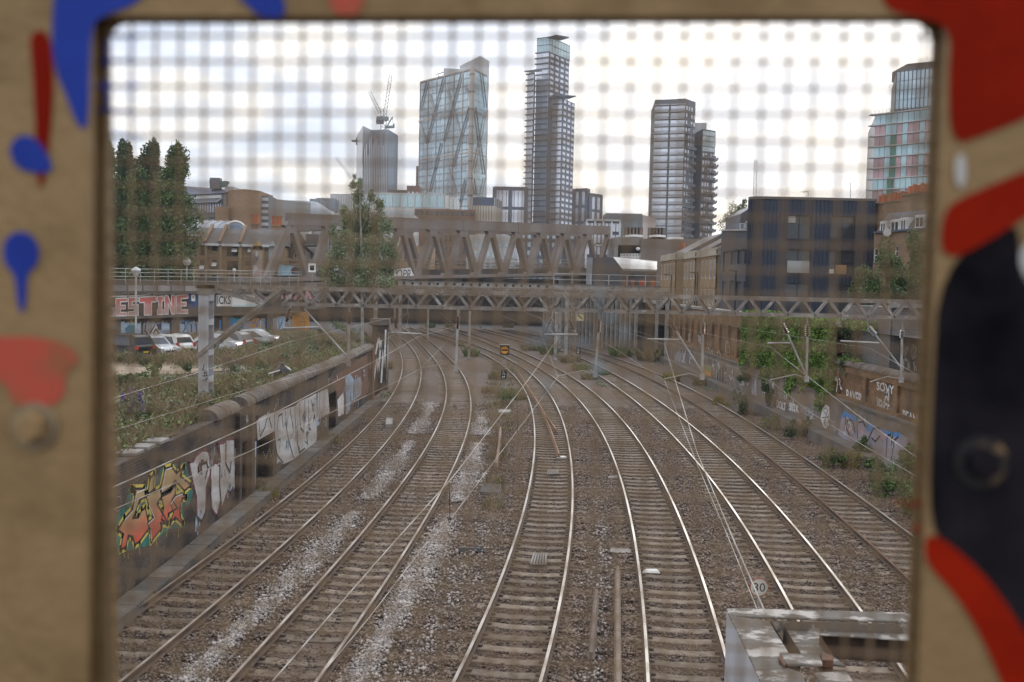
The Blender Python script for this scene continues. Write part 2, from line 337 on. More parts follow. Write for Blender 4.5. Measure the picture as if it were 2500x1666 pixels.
# ================================================================ footbridge parapet: painted steel panel with a wire mesh window
PY = math.radians(4.0); PD = 0.500
PU = Vector((math.cos(PY), -math.sin(PY), 0)); PN = Vector((-math.sin(PY), -math.cos(PY), 0)); PV = Vector((0, 0, 1))
PO = aty(1250, 700, PD)
def onp(px, py, off=0.0): return atplane(px, py, PO - PN*off, PN)
def pl(u, v, off=0.0): return PO + PU*u + PV*v - PN*off
def uv_of(p): d = p - PO; return d.dot(PU), d.dot(PV)
parapet = thing('bridge_parapet', 'tan painted steel parapet panel sprayed red, blue and black around a mesh window', 'parapet', (PO.x, PO.y, 5.4))
def ring(mb, outer, inner, off0, off1):
    n = len(inner); vs = []
    for off in (off0, off1):
        for (u, v) in outer: vs.append(pl(u, v, off))
        for (u, v) in inner: vs.append(pl(u, v, off))
    fs = []
    for i in range(n):
        j = (i+1) % n
        fs += [(i, j, n+j, n+i), (2*n+i, 3*n+i, 3*n+j, 2*n+j), (n+i, n+j, 3*n+j, 3*n+i), (i, 2*n+i, 2*n+j, j)]
    mb.add(vs, fs)
inner = [uv_of(onp(*p)) for p in ((207, 1800), (2240, 1800), (2312, 41), (219, 39))]
outer = [(-1.0, -1.62), (1.0, -1.62), (1.0, 0.62), (-1.0, 0.62)]
mb = MB(); ring(mb, outer, inner, 0.0, 0.006); mb.build('face_plate', M_FRAME, parapet)
ib = [uv_of(onp(*p, 0.024)) for p in ((284, 1800), (2206, 1800), (2280, 54), (263, 55))]
rnd = []
for k, (cx, cy) in enumerate(ib):
    a0 = PI + k*PI/2; r = 0.009
    sx = [1, -1, -1, 1][k]; sy = [1, 1, -1, -1][k]
    for q in range(7):
        t = a0 + q/6*PI/2; rnd.append((cx + sx*r + r*math.cos(t), cy + sy*r + r*math.sin(t)))
cu_ = sum(p[0] for p in rnd)/len(rnd); cv_ = sum(p[1] for p in rnd)/len(rnd)
mb = MB(); ring(mb, [(cu_ + (u-cu_)*1.3, cv_ + (v-cv_)*1.3) for u, v in rnd], rnd, 0.022, 0.028); mb.build('backing_plate', M_FRAME, parapet)
# wire mesh, a vertical layer and a horizontal layer, each wire a part
u0, pit = -0.2016, 0.012905; WR = 0.00086
rw_ = random.Random(3)
def mesh_line(fn, a, c, n=14):
    k1, k2, ph = rw_.uniform(5, 11), rw_.uniform(18, 30), rw_.uniform(0, 6); am = rw_.uniform(.00008, .00030); sh = rw_.uniform(-.00022, .00022); sl = rw_.uniform(-.0012, .0012)
    return [fn(a + (c-a)*q/n, sh + sl*(q/n-.5) + am*math.sin(k1*q/n + ph) + am*.5*math.sin(k2*q/n)) for q in range(n+1)]
for i in range(-1, 34):
    u = u0 + pit*i
    mb = MB(); mb.tube(mesh_line(lambda t_, o: pl(u + o, t_, 0.0135), -0.26, 0.160), WR*rw_.uniform(.93, 1.08), 8); mb.build('mesh_wire', M_WIRE, parapet, smooth=True)
rz = 7.1129
for j in range(-3, 29):
    v = rz - PO.z - 0.01292*j; tilt = 0.0045
    mb = MB(); mb.tube(mesh_line(lambda t_, o: pl(t_, v + tilt*t_ + o, 0.0135 + 2*WR), -0.215, 0.235), WR*rw_.uniform(.93, 1.08), 8); mb.build('mesh_wire', M_WIRE, parapet, smooth=True)
# overspray left on a few wires: blue by the left edge, pale blue low in the middle
def overspray(px, py, ln, m, vert):
    p = onp(px, py, 0.0135); u, v = uv_of(p); k = round((u-u0)/pit); jj = round((rz - PO.z + 0.0045*u - v)/0.01292)
    mb = MB()
    if vert: mb.tube([pl(u0+pit*k, v-ln/2, 0.0134), pl(u0+pit*k, v+ln/2, 0.0134)], WR*1.22, 8)
    else: vv = rz - PO.z - 0.01292*jj + 0.0045*u; mb.tube([pl(u-ln/2, vv, 0.0134+2*WR), pl(u+ln/2, vv+.0045*ln, 0.0134+2*WR)], WR*1.22, 8)
    mb.build('overspray', m, parapet, smooth=True)
M_OVB = mat('overspray_pale_blue', (0.20,0.235,0.26), (0.17,0.195,0.21), sc=60, rough=.7, spec=.2)
for q in range(9): overspray(rw_.gauss(1490, 110), rw_.gauss(850, 70), rw_.uniform(.008, .02), M_OVB, q % 2 == 0)
for q in range(16): overspray(rw_.uniform(225, 330), rw_.uniform(110, 330), rw_.uniform(.008, .018), M_BLUEP, q % 3 == 0)
for q in range(5): overspray(rw_.uniform(2190, 2300), rw_.uniform(1240, 1480), rw_.uniform(.008, .016), M_REDP, q % 3 == 0)
def chaikin(p, n=2):
    for _ in range(n):
        q = []
        for a, b in zip(p, p[1:] + p[:1]):
            q += [(a[0]*.75 + b[0]*.25, a[1]*.75 + b[1]*.25), (a[0]*.25 + b[0]*.75, a[1]*.25 + b[1]*.75)]
        p = q
    return p
PAINT = [
 (M_BLUEP, [(130,-60),(360,-60),(320,8),(235,36),(207,60),(204,300),(178,292),(150,215),(122,150),(118,60)], 3),
 (M_BLUEP, [(500,-60),(630,-60),(665,40),(600,42),(560,5)], 4),
 (M_PINKP, [(748,-60),(835,-60),(838,36),(757,36)], 3),
 (M_REDP, [(66,72),(115,70),(124,180),(118,300),(100,440),(84,420),(80,260),(74,150)], 2),
 (M_BLUEP, [(22,330),(50,308),(85,318),(118,372),(120,395),(80,398),(42,388),(24,362)], 4),
 (M_BLUEP, [(5,560),(30,532),(68,534),(92,570),(84,612),(60,628),(60,690),(52,725),(40,700),(34,628),(10,610)], 4),
 (M_PINKP, [(-60,778),(60,772),(150,785),(190,835),(150,845),(145,935),(25,935),(20,880),(-60,865)], 3),
 (M_REDP, [(2020,-60),(2420,-60),(2420,245),(2260,312),(2186,336),(2178,180),(2190,60),(2090,36),(2030,20)], 3),
 (M_REDP, [(2420,368),(2420,455),(2290,545),(2162,610),(2164,480),(2240,440)], 4),
 (M_BLACKP, [(2160,612),(2330,505),(2345,560),(2340,640),(2600,700),(2640,1000),(2640,1400),(2600,1560),(2420,1560),(2330,1420),(2200,1262),(2133,1225),(2143,900)], 3),
 (M_REDP, [(2128,1218),(2200,1262),(2290,1350),(2420,1560),(2420,1700),(2330,1640),(2265,1480),(2200,1370),(2122,1290)], 4),
 (M_GREYW, [(2195,360),(2215,350),(2222,400),(2212,435),(2195,420)], 4),
 (M_GREYW, [(2338,560),(2420,540),(2420,680),(2350,650)], 3),
]
for k, (m, poly, lvl) in enumerate(PAINT):
    mb = MB(); mb.poly([onp(x*1.0625, y*1.0625, -0.0003*lvl) for x, y in chaikin(poly)[::-1]])
    mb.build('spray_paint', m, parapet)
for (x, y, m, mr) in ((82, 980, M_FRAME, 0.0085), (2252, 1062, M_BLACKP, 0.0085)):
    c = onp(x*1.0625, y*1.0625, 0); mb = MB(); mb.lathe(c, [(mr*1.5, -0.001), (mr*1.5, 0.0015), (mr*1.45, 0.0022)], 24, PN)
    w_ = mb.build('washer', mat('worn_zinc', (0.30,0.235,0.15), (0.22,0.17,0.11), sc=60, rough=0.35, metal=0.5) if m is M_FRAME else mat('worn_black_washer', (0.012,0.011,0.012), (0.26,0.16,0.07), sc=26, rough=0.4, lo=.56, hi=.66), parapet, smooth=False)
    mb = MB(); mb.lathe(c, [(mr, 0.0016), (mr, 0.007), (mr*0.82, 0.0095)], 6, PN); mb.build('bolt', M_FRAME if m is M_FRAME else M_BLACKP, parapet)
mb = MB(); mb.box(-12, 14, -2.6, 0.62, 5.0, 5.38); tag(mb.build('footbridge_deck', M_CONCD), kind='structure')
# ================================================================ ground, ballast and tracks
TR = {
 'A': [(-7.4,17.0),(-7.2,20.0),(-6.95,22.5),(-6.7,25.7),(-6.5,30.3),(-6.25,38.2),(-6.2,47.2),(-6.35,55.0),(-6.9,66.9),(-7.8,78.0),(-9.4,92.3),(-12.0,110.7),(-15.3,129.8),(-21.5,162.5)],
 'B': [(-4.1,17.2),(-3.8,20.0),(-3.6,22.8),(-3.35,26.6),(-3.1,32.4),(-2.9,39.2),(-2.85,46.7),(-2.9,53.7),(-3.2,61.7),(-3.65,68.4),(-4.6,78.1),(-6.4,92.2),(-9.6,114.7),(-12.2,131.2),(-19.0,167.0)],
 'C': [(-0.1,17.3),(0.2,20.0),(0.5,23.0),(0.9,26.8),(1.3,31.6),(1.7,39.1),(1.9,44.4),(2.0,51.2),(1.9,59.7),(1.6,66.9),(1.0,77.0),(0.0,87.4),(-1.7,99.1),(-4.2,111.3),(-8.4,130.0),(-15.5,160)],
 'D': [(3.3,17.5),(3.6,19.8),(3.9,23.0),(4.25,27.1),(4.6,31.9),(4.95,38.6),(5.1,44.4),(5.2,52.9),(5.0,61.1),(4.4,72.2),(3.5,81.2),(2.2,92.2),(0.5,104.7),(-1.9,117.6),(-6.4,141.6),(-11,162)],
 'E': [(6.5,17.0),(7.05,21.8),(7.3,23.7),(7.6,27.4),(7.95,32.1),(8.2,36.5),(8.4,40.9),(8.55,46.5),(8.6,54.4),(8.45,62.4),(8.0,72.1),(7.3,85.9),(5.8,100.5),(3.4,117),(-1.5,142),(-6,162)],
 'F': [(10.1,18.0),(10.9,27.6),(11.2,32.0),(11.45,37.1),(11.6,40.4),(11.9,47.0),(12.05,54.0),(12.0,61.5),(11.9,69.0),(11.5,78),(10.6,90),(9.0,104),(6.6,119),(2.2,143),(-2,162)]}
class Path:
    def __init__(s, pts):
        p = np.array(pts); c = np.polyfit(p[:, 1], p[:, 0], 6); s.c = c
        s.y0, s.y1 = p[0, 1], p[-1, 1]; s.d = np.polyder(c)
        s.s0 = np.polyval(s.d, s.y0)
    def x(s, y):
        y = np.asarray(y, float); yc = np.clip(y, s.y0, s.y1); return np.polyval(s.c, yc) + np.where(y < s.y0, (y - s.y0)*s.s0, 0)
    def tan(s, y):
        yc = min(max(y, s.y0), s.y1); k = float(np.polyval(s.d, yc)); v = Vector((k, 1, 0)); return v.normalized()
    def pt(s, y, off=0.0, z=0.0):
        t = s.tan(y); return Vector((float(s.x(y)) + t.y*off, y - t.x*off, z))
    def walk(s, y0, y1, step):
        out = []; y = y0
        while y < y1: out.append(y); y += step*s.tan(y).y
        return out
PATH = {k: Path(v) for k, v in TR.items()}
YEND = 160.0
# ground to the horizon, with the railway cutting and the car park above it
mb = MB(); mb.poly([(-1500,-150,-0.6),(1500,-150,-0.6),(1500,1700,-0.6),(-1500,1700,-0.6)]); tag(mb.build('ground', M_STREET), kind='structure')
ys = list(np.linspace(4, 165, 90)); mb = MB(); vs = []; fs = []
xs = np.linspace(-1, 1, 20)
for y in ys:
    xl = -8.6 if y < 68 else float(PATH['A'].x(y)) - 3.2
    xr = 15.6 if y < 66 else min(15.6, float(PATH['F'].x(y)) + 4.5)
    for q in xs:
        x = xl + (xr-xl)*(q+1)/2; vs.append((x, y, -0.225 + 0.012*math.sin(x*3.1+y*.7)))
n = len(xs)
for i in range(len(ys)-1):
    for j in range(n-1): fs.append((i*n+j, i*n+j+1, (i+1)*n+j+1, (i+1)*n+j))
mb.add(vs, fs); tag(mb.build('track_bed', M_BAL, smooth=True), kind='structure')
# rails
RAILP = [(-0.07,-0.15),(0.07,-0.15),(0.065,-0.135),(0.012,-0.115),(0.012,-0.045),(0.036,-0.035),(0.036,-0.004),(0.030,0.0),(-0.030,0.0),(-0.036,-0.004),(-0.036,-0.035),(-0.012,-0.045),(-0.012,-0.115),(-0.065,-0.135)]
def rail_mesh(path, off, y0, y1, head, name, parent, top=True):
    mb = MB(); yy = path.walk(y0, y1, 1.1); n = len(RAILP); vs = []
    for y in yy:
        p = path.pt(y, off); t = path.tan(y); sx = Vector((t.y, -t.x, 0))
        for a, z in RAILP: vs.append(p + sx*a + Vector((0, 0, z)))
    b = 0; mb.v = [V3(v) for v in vs]
    for i in range(len(yy)-1):
        for k in range(n):
            k2 = (k+1) % n; mb.f.append([i*n+k, i*n+k2, (i+1)*n+k2, (i+1)*n+k]); mb.mi.append(1 if k == 7 and top else 0)
    return mb.build(name, [M_RUSTY, head], parent)
def sleeper_mesh():
    mb = MB(); L, Wd = 1.25, 0.14
    prof = [(-L, -0.185), (-0.95, -0.165), (-0.5, -0.165), (-0.3, -0.182), (0.3, -0.182), (0.5, -0.165), (0.95, -0.165), (L, -0.185)]
    vs = []
    for x, z in prof: vs += [(x, -Wd, -0.34), (x, -Wd, z-0.012), (x, -Wd+0.022, z), (x, Wd-0.022, z), (x, Wd, z-0.012), (x, Wd, -0.34)]
    fs = []
    for i in range(len(prof)-1):
        for k in range(5): fs.append((i*6+k, (i+1)*6+k, (i+1)*6+k+1, i*6+k+1))
    fs += [(0,1,2,3,4,5), tuple(42+k for k in (5,4,3,2,1,0))]
    mb.add(vs, fs); return mb.mesh('sleeper', M_SLEEP)
SLM = sleeper_mesh()
M_DULL2 = mat('rail_head_half', (0.44,0.41,0.375), (0.30,0.265,0.23), sc=0.4, rough=0.36, metal=0.85)
TLAB = {'A': ('railway track closest to the graffiti wall below the car park, half buried sleepers', M_DULL, -0.022),
        'B': ('railway track between two strips of pale new ballast, dull rails', M_DULL, -0.016),
        'C': ('railway track with two rusty spare rails lying between its running rails', M_DULL2, 0.0),
        'D': ('bright railed track passing left of the 30 speed sign', M_POLISH, 0.0),
        'E': ('bright railed track running beside the 30 speed sign and behind the peeling steel frame', M_POLISH, 0.0),
        'F': ('railway track with one rusty rail beside the right-hand brick wall', M_POLISH, 0.0)}
TOBJ = {}
for k, P in PATH.items():
    lab, head, dz = TLAB[k]; y0 = 13.0
    t = thing('railway_track', lab, 'railway track', tuple(P.pt(y0)), 'tracks side by side through the cutting'); TOBJ[k] = t
    for sgn in (-1, 1):
        hd = M_RUST if (k == 'F' and sgn < 0) else head
        rail_mesh(P, sgn*0.7535, y0, YEND, hd, 'rail', t)
    yy = P.walk(y0, YEND, 0.65 if k != 'B' else 0.62)
    for i, y in enumerate(yy):
        if y > 95: break
        p = P.pt(y, random.uniform(-0.03, 0.03), dz + random.uniform(-0.006, 0.004)); tn = P.tan(y)
        link_copy(SLM, 'sleeper', p, t, (0, 0, math.atan2(-tn.x, tn.y) + random.uniform(-.012, .012)))
    mb = MB()
    for y in yy:
        if y > 95:
            p = P.pt(y, 0, -0.19); tn = P.tan(y); mb.obox(p, Vector((tn.y, -tn.x, 0)), tn, Vector((0, 0, 1)), 1.25, .14, .03)
    tag(mb.build('far_sleepers', M_SLEEP, t), kind='stuff')
    mb = MB()   # clips and pads by the rails
    for y in yy:
        if y > 42: break
        tn = P.tan(y); sx = Vector((tn.y, -tn.x, 0))
        for sgn in (-1, 1):
            for o2 in (-0.11, 0.11): mb.obox(P.pt(y, sgn*0.7535 + o2, -0.140+dz*.5), sx, tn, Vector((0,0,1)), .045, .055, .018)
    tag(mb.build('rail_clips', M_RUSTY, t), kind='stuff')
# ---- loose ballast stones
OCT_V = np.array([(1,0,0),(-1,0,0),(0,1,0),(0,-1,0),(0,0,1),(0,0,-1)], float)
OCT_F = np.array([(0,2,4),(2,1,4),(1,3,4),(3,0,4),(2,0,5),(1,2,5),(3,1,5),(0,3,5)])
def stones(name, P, size, m, jit=0.45, flat=0.75):
    n = len(P); v = np.repeat(OCT_V[None], n, 0) * (1 + RNG.uniform(-jit, jit, (n, 6, 1)))
    a = RNG.uniform(0, 2*PI, n); b = RNG.uniform(-0.7, 0.7, n)
    ca, sa, cb, sb = np.cos(a)[:, None], np.sin(a)[:, None], np.cos(b)[:, None], np.sin(b)[:, None]
    x, y, z = v[..., 0], v[..., 1], v[..., 2]*flat
    y, z = y*cb - z*sb, y*sb + z*cb; x, y = x*ca - y*sa, x*sa + y*ca
    s = size*RNG.uniform(0.55, 1.35, n)[:, None]
    V = np.stack([x*s, y*s, z*s], -1) + P[:, None, :]
    Fc = (OCT_F[None] + (np.arange(n)*6)[:, None, None]).reshape(-1, 3)
    return np_mesh(name, V.reshape(-1, 3), Fc, m)
def track_clear(x, y):
    """True where a stone would sit on a sleeper top or under a rail."""
    bad = np.zeros(len(x), bool)
    for k, P in PATH.items():
        d = np.abs(x - P.x(y)); bad |= np.abs(d - 0.7535) < 0.09
        if k in 'CDEF': bad |= (d < 1.25) & (((y - 13.0) / 0.65 + 0.22) % 1.0 < 0.44)
        else: bad |= (d < 1.25) & (((y - 13.0) / 0.65 + 0.2) % 1.0 < 0.40) & (RNG.random(len(x)) < 0.72)
    return ~bad
def scatter(n, x0, x1, y0, y1, pw=1.0):
    y = y0 + (y1-y0)*RNG.random(n)**pw; x = RNG.uniform(x0, x1, n); return x, y
def track_dist(x, y):
    d = np.full(len(x), 99.0)
    for P in PATH.values(): d = np.minimum(d, np.abs(x - P.x(y)))
    return d
x, y = scatter(190000, -8.0, 15.2, 14.5, 60, 1.5); vis = np.abs(x) < y*0.47+0.6; x, y = x[vis], y[vis]; d = track_dist(x, y)
ins = (d < .68) & track_clear(x, y); xi, yi = x[ins], y[ins]
tag(stones('ballast_stones', np.stack([xi, yi, -0.215 + RNG.uniform(-.02, .028, len(xi))], 1), 0.034, M_STONE), kind='stuff')
out = (d > .84); x, y, d = x[out], y[out], d[out]
z = np.where(d < 1.32, -0.172, -0.20) + RNG.uniform(-.018, .03, len(x)); east = (x > 6.2) & (d < 1.25) & (RNG.random(len(x)) < .55); z[east] -= .05
tag(stones('ballast_stones', np.stack([x, y, z], 1), 0.036, M_STONEL), kind='stuff')
def strip(kA, oA, w, y0, y1, n):
    y = y0 + (y1-y0)*RNG.random(n)**1.3; r = RNG.normal(0, 1, n)
    gap = (np.sin(y*0.9 + 1.0) + np.sin(y*0.37) > -1.35)
    x = PATH[kA].x(y) + oA + r*w*(0.75+0.3*np.sin(y*.55)); ok = gap; x, y = x[ok], y[ok]
    ok = np.ones(len(x), bool)
    for P in PATH.values(): ok &= np.abs(np.abs(x - P.x(y)) - .7535) > 0.10
    x, y = x[ok], y[ok]; return np.stack([x, y, -0.165 + RNG.uniform(-.01, .045, len(x))], 1)
SP = np.concatenate([strip('A', 1.72, 0.25, 15.5, 60, 13000), strip('B', 1.36, 0.26, 15.5, 56, 15500), strip('C', -1.75, 0.3, 15, 34, 900), strip('D', -1.75, 0.2, 16, 34, 500)])
tag(stones('pale_ballast_stones', SP, 0.039, M_WSTONE), kind='stuff')
# ================================================================ banks, retaining walls, viaduct
def sstep(t): t = min(max(t, 0.0), 1.0); return t*t*(3-2*t)
XW = -8.42
def bank_right(y): return XW - 0.2 if y < 61 else (XW - 0.2) + (float(PATH['A'].x(y)) - 3.0 - (XW-0.2))*sstep((y-61)/5)
def bank_z(x, y):
    d = bank_right(y) - x
    zc = 2.95 - 1.45*sstep((y-33)/20.0)
    edge = 2.92 if y < 58 else 2.92*(1-sstep((y-58)/9)) + 0.0
    z = edge + (zc-edge)*sstep((d-1.0)/4.0)
    return z + (0.07 if d < 5 else 0.02)*math.sin(x*1.7+y*.9)*math.cos(y*.6-x*.4)
ys = list(np.linspace(8, 112, 80)); mb = MB(); nx = 26; vs = []; fs = []
for y in ys:
    r = bank_right(y)
    for j in range(nx):
        q = (j/(nx-1))**1.8; x = r - q*70; vs.append((x, y, bank_z(x, y)))
for i in range(len(ys)-1):
    for j in range(nx-1): fs.append((i*nx+j+1, i*nx+j, (i+1)*nx+j, (i+1)*nx+j+1))
mb.add(vs, fs); tag(mb.build('embankment', M_BANK, smooth=True), kind='structure')
mb = MB(); mb.poly([(-60,56,1.54),(-30,57,1.54),(-24,54.5,1.54),(-19,56.5,1.54),(-16.8,60,1.54),(-14.2,65,1.54),(-16.5,75,1.54),(-20,95,1.54),(-60,95,1.54)]); tag(mb.build('car_park', M_EARTH), kind='structure')
# ---- left wall
lw = thing('retaining_wall', 'long dark brick wall with silver and red graffiti below the overgrown bank', 'wall', (XW, 35, -0.3))
y0, y1 = 9.0, 60.6; ops = [(30.9-y0, 32.0-y0, 0.3, 2.15), (33.0-y0, 35.4-y0, 0.3, 2.05), (46.2-y0, 48.1-y0, 0.25, 2.05)]
mb = MB(); mb.wall((XW, y0, -0.3), (0,1,0), (0,0,1), y1-y0, 3.25, ops, 0.5)
mb.poly([(XW, y0, 2.95), (XW, y1, 2.95), (XW-.6, y1, 2.95), (XW-.6, y0, 2.95)]); mb.box(XW-.62, XW-.5, y0, y1-.01, -.35, 2.94)
mb.poly([(XW, y1, -.3), (XW-.6, y1, -.3), (XW-.6, y1, 2.95), (XW, y1, 2.95)]); mb.build('brickwork', M_LWALL, lw)
cop = []
for k in range(11): a = PI*k/10; cop.append((XW-0.27 + 0.36*math.cos(a), 2.95 + 0.05 + 0.27*math.sin(a)))
cop = [(XW+.09, 2.952)] + cop + [(XW-.63, 2.952)]
y = 28.4; cm = None
while y < 60.3:
    if not (30.75 < y < 31.3):
        if cm is None:
            b = MB(); b.prism([(px_-XW, 0, z_-2.95) for px_, z_ in cop], (0, 0.47, 0)); cm = b.mesh('coping_block', M_COPING)
        link_copy(cm, 'coping_block', (XW + random.uniform(-.012, .012), y, 2.95 + random.uniform(-.008, .012)), lw, (0, 0, random.uniform(-.02, .02)))
    y += 0.475
y = 13.0
while y < 28.2:
    if random.random() < .8:
        b = MB(); h = random.uniform(.05, .16); b.box(XW-.5, XW-.02, y+.02, y+random.uniform(.5,.8), 2.953, 2.95+h); b.build('coping_block', M_CONC, lw, bevel=.015)
    y += .85
for (a, b_) in ((30.55, 30.85), (32.05, 32.4), (59.8, 60.5)):
    b = MB(); b.box(XW, XW+.13, a, b_, -.25, 2.9); b.build('pilaster', mat('red_brick_paint', (0.20,0.085,0.06), (0.12,0.06,0.05), sc=3, rough=.9) if a > 50 else M_LWALL, lw)
# trough with lids along the wall foot
tr = thing('cable_trough', 'grey concrete cable trough with lids along the graffiti wall foot', 'cable trough', (XW+.5, 25, -.25))
b = MB(); b.box(XW+.12, XW+.62, 12, 59, -.28, 0.02); b.build('trough_body', M_CONCD, tr)
LID = MB(); LID.box(-.27, .27, -.47, .47, 0, .055); LIDM = LID.mesh('trough_lid', mat('trough_lid_concrete', (0.12,0.108,0.095), (0.075,0.066,0.058), sc=3, orand=.3, rough=.92))
for i in range(47): link_copy(LIDM, 'trough_lid', (XW+.37+random.uniform(-.02,.02), 12.5+i*.98, .021+random.uniform(0,.01)), tr, (random.uniform(-.01,.01), random.uniform(-.02,.02), random.uniform(-.02,.02)))
# ---- graffiti helpers
def grf(mapper, layer_dir):
    """layers of paint on a wall: mapper turns traced picture coordinates into wall points"""
    def f(pts, k): return [mapper(x, y) + Vector(layer_dir)*(0.002*k + 0.002) for x, y in pts]
    return f
def letter(parent, f, poly, fill, outline=None, halo=None, k=1, w=.05, wh=.1, Nn=(1,0,0), name='graffiti_letter'):
    P = lambda kk: f(poly + poly[:1], kk)
    if halo is not None: b = MB(); ribbon(b, P(k), wh, Nn); b.build('graffiti_halo', halo, parent)
    b = MB(); b.poly(f(poly, k+1)); b.build(name, fill, parent)
    if outline is not None: b = MB(); ribbon(b, P(k+2), w, Nn); b.build('graffiti_outline', outline, parent)
def sprayed(name, c1, c2, sc=2.0, lo=.35, hi=.65, c3=None, hi3=.7, lo3=.55, sc3=6):
    return mat(name, c1, c2, sc=sc, rough=.8, bump=.3, bsc=25, stretch=(1, 1, 1), lo=lo, hi=hi, c3=c3, sc3=sc3, lo3=lo3, hi3=hi3)
G_TEAL = sprayed('teal_paint', (0.035,0.20,0.165), (0.02,0.06,0.055), sc=2.5)
G_BLK = mat('graffiti_black', (0.016,0.016,0.02), (0.03,0.028,0.03), sc=6, rough=.7)
G_YEL = mat('graffiti_yellow', (0.55,0.44,0.09), rough=.7)
G_WHT = mat('graffiti_white', (0.70,0.69,0.68), (0.55,0.54,0.53), sc=7, rough=.8)
G_SIL = sprayed('graffiti_silver', (0.50,0.485,0.48), (0.38,0.365,0.36), sc=5, c3=(0.24,0.215,0.20), sc3=3.5, lo3=.56, hi3=.72)
G_PUR = mat('graffiti_plum', (0.16,0.05,0.075), (0.10,0.035,0.05), sc=4, rough=.8)
G_BLU = mat('graffiti_blue', (0.08,0.22,0.46), (0.06,0.15,0.32), sc=4, rough=.8)
G_LBLU = mat('graffiti_pale_blue', (0.38,0.50,0.64), (0.28,0.37,0.48), sc=4, rough=.8)
G_GREY = mat('graffiti_grey', (0.30,0.29,0.30), (0.22,0.21,0.22), sc=4, rough=.85)
G_PNK = mat('graffiti_pink', (0.50,0.28,0.27), (0.40,0.21,0.20), sc=3, rough=.8)
G_CYAN = mat('graffiti_cyan', (0.05,0.26,0.38), (0.03,0.15,0.25), sc=3, rough=.8)
G_ORA = mat('graffiti_orange', (0.48,0.23,0.04), (0.40,0.19,0.05), sc=3, rough=.8)
# red to tan blend of the big piece follows the height on the wall: sprayed that way
def fade_paint(name, lo_c, hi_c, z0, z1):
    m = mat(name, lo_c, rough=.75); t = m.node_tree; L = t.links.new; b = t.nodes['Principled BSDF']
    s = N('ShaderNodeSeparateXYZ', t); L(N('ShaderNodeNewGeometry', t).outputs['Position'], s.inputs[0])
    nz = N('ShaderNodeTexNoise', t, i_Scale=4.0); ad = N('ShaderNodeMath', t, operation='MULTIPLY_ADD', i_1=0.6, i_2=-0.3); L(nz.outputs['Fac'], ad.inputs[0])
    sm = N('ShaderNodeMath', t, operation='ADD'); L(s.outputs['Z'], sm.inputs[0]); L(ad.outputs[0], sm.inputs[1])
    r = N('ShaderNodeMapRange', t, i_1=z0, i_2=z1); L(sm.outputs[0], r.inputs[0])
    mx = N('ShaderNodeMix', t, data_type='RGBA'); L(r.outputs[0], mx.inputs[0]); mx.inputs[6].default_value = (*lo_c, 1); mx.inputs[7].default_value = (*hi_c, 1); L(mx.outputs[2], b.inputs['Base Color']); return m
G_FADE = fade_paint('red_tan_fade', (0.56,0.075,0.045), (0.40,0.28,0.14), 1.0, 1.75)
g7 = grf(lambda x, y: atx(270 + x*.2806, 960 + y*.2806, XW), (1, 0, 0))
def flat(parent, f, poly, m, k=0, name='graffiti_background'): b = MB(); b.poly(f(poly, k)); return b.build(name, m, parent)
flat(lw, g7, [(10,1130),(60,1060),(130,960),(150,830),(230,850),(330,720),(470,640),(560,620),(650,600),(715,860),(690,960),(620,1000),(650,1170),(520,1180),(340,1320),(210,1360),(60,1400),(40,1250)], G_TEAL)
flat(lw, g7, [(130,900),(170,830),(300,820),(420,690),(440,640),(380,660),(330,720),(250,820)], G_BLK, .4)
LT = [
 [(60,1190),(120,1090),(190,1010),(215,860),(180,835),(290,830),(300,900),(250,930),(215,1030),(190,1090),(240,1080),(270,1020),(300,1000),(320,1090),(330,1180),(250,1290),(210,1320),(190,1250),(150,1240),(130,1340),(85,1360),(110,1230)],
 [(300,880),(380,860),(430,830),(440,900),(400,960),(440,1030),(500,1140),(430,1130),(440,1180),(350,1290),(345,1190),(320,1130),(380,1080),(330,980)],
 [(440,900),(520,860),(560,800),(560,880),(530,930),(580,1000),(500,1050),(495,1140),(440,1100),(460,1000)],
 [(520,960),(560,900),(620,870),(660,910),(620,915),(600,1000),(600,1060),(630,1140),(560,1080),(515,1130),(545,1040)],
 [(320,890),(340,740),(380,700),(370,840)],
 [(430,840),(470,660),(530,640),(570,700),(640,640),(600,720),(700,800),(640,850),(560,760),(520,820),(450,870)]]
for i, P in enumerate(LT): letter(lw, g7, P, G_FADE, G_BLK, G_YEL, k=1 + (i % 3)*.3, w=.055, wh=.2)
for P in ([(125,1100),(195,1020),(220,870),(290,840)], [(330,980),(380,1085),(325,1135)], [(520,965),(560,905),(620,878)], [(445,860),(475,670),(530,650)], [(345,1195),(350,1290)]):
    b = MB(); ribbon(b, g7(P, 6), .03, (1,0,0)); b.build('graffiti_highlight', G_WHT, lw)
for P in ([(395,1240),(400,1330)], [(490,1160),(485,1250)], [(590,1180),(588,1255)], [(245,1310),(248,1400)], [(340,1300),(345,1315)], [(110,1380),(118,1430)], [(150,1390),(152,1440)]):
    b = MB(); ribbon(b, g7(P, 2), .022, (1,0,0)); b.build('paint_drip', G_YEL, lw)
SILV = [
 ([(680,600),(720,590),(745,540),(800,495),(845,500),(862,560),(865,700),(830,820),(826,1000),(820,1060),(785,1140),(750,1080),(745,900),(710,760)], G_SIL),
 ([(870,650),(910,600),(942,625),(950,540),(925,440),(985,430),(1010,400),(1075,398),(1085,470),(1108,300),(1125,340),(1120,830),(1100,890),(1080,830),(1040,880),(1015,860),(965,1000),(950,950),(920,1070),(880,1010),(868,850)], G_SIL)]
for i, (P, m) in enumerate(SILV): letter(lw, g7, P, m, G_PUR, None, k=1 + i*.3, w=.09)
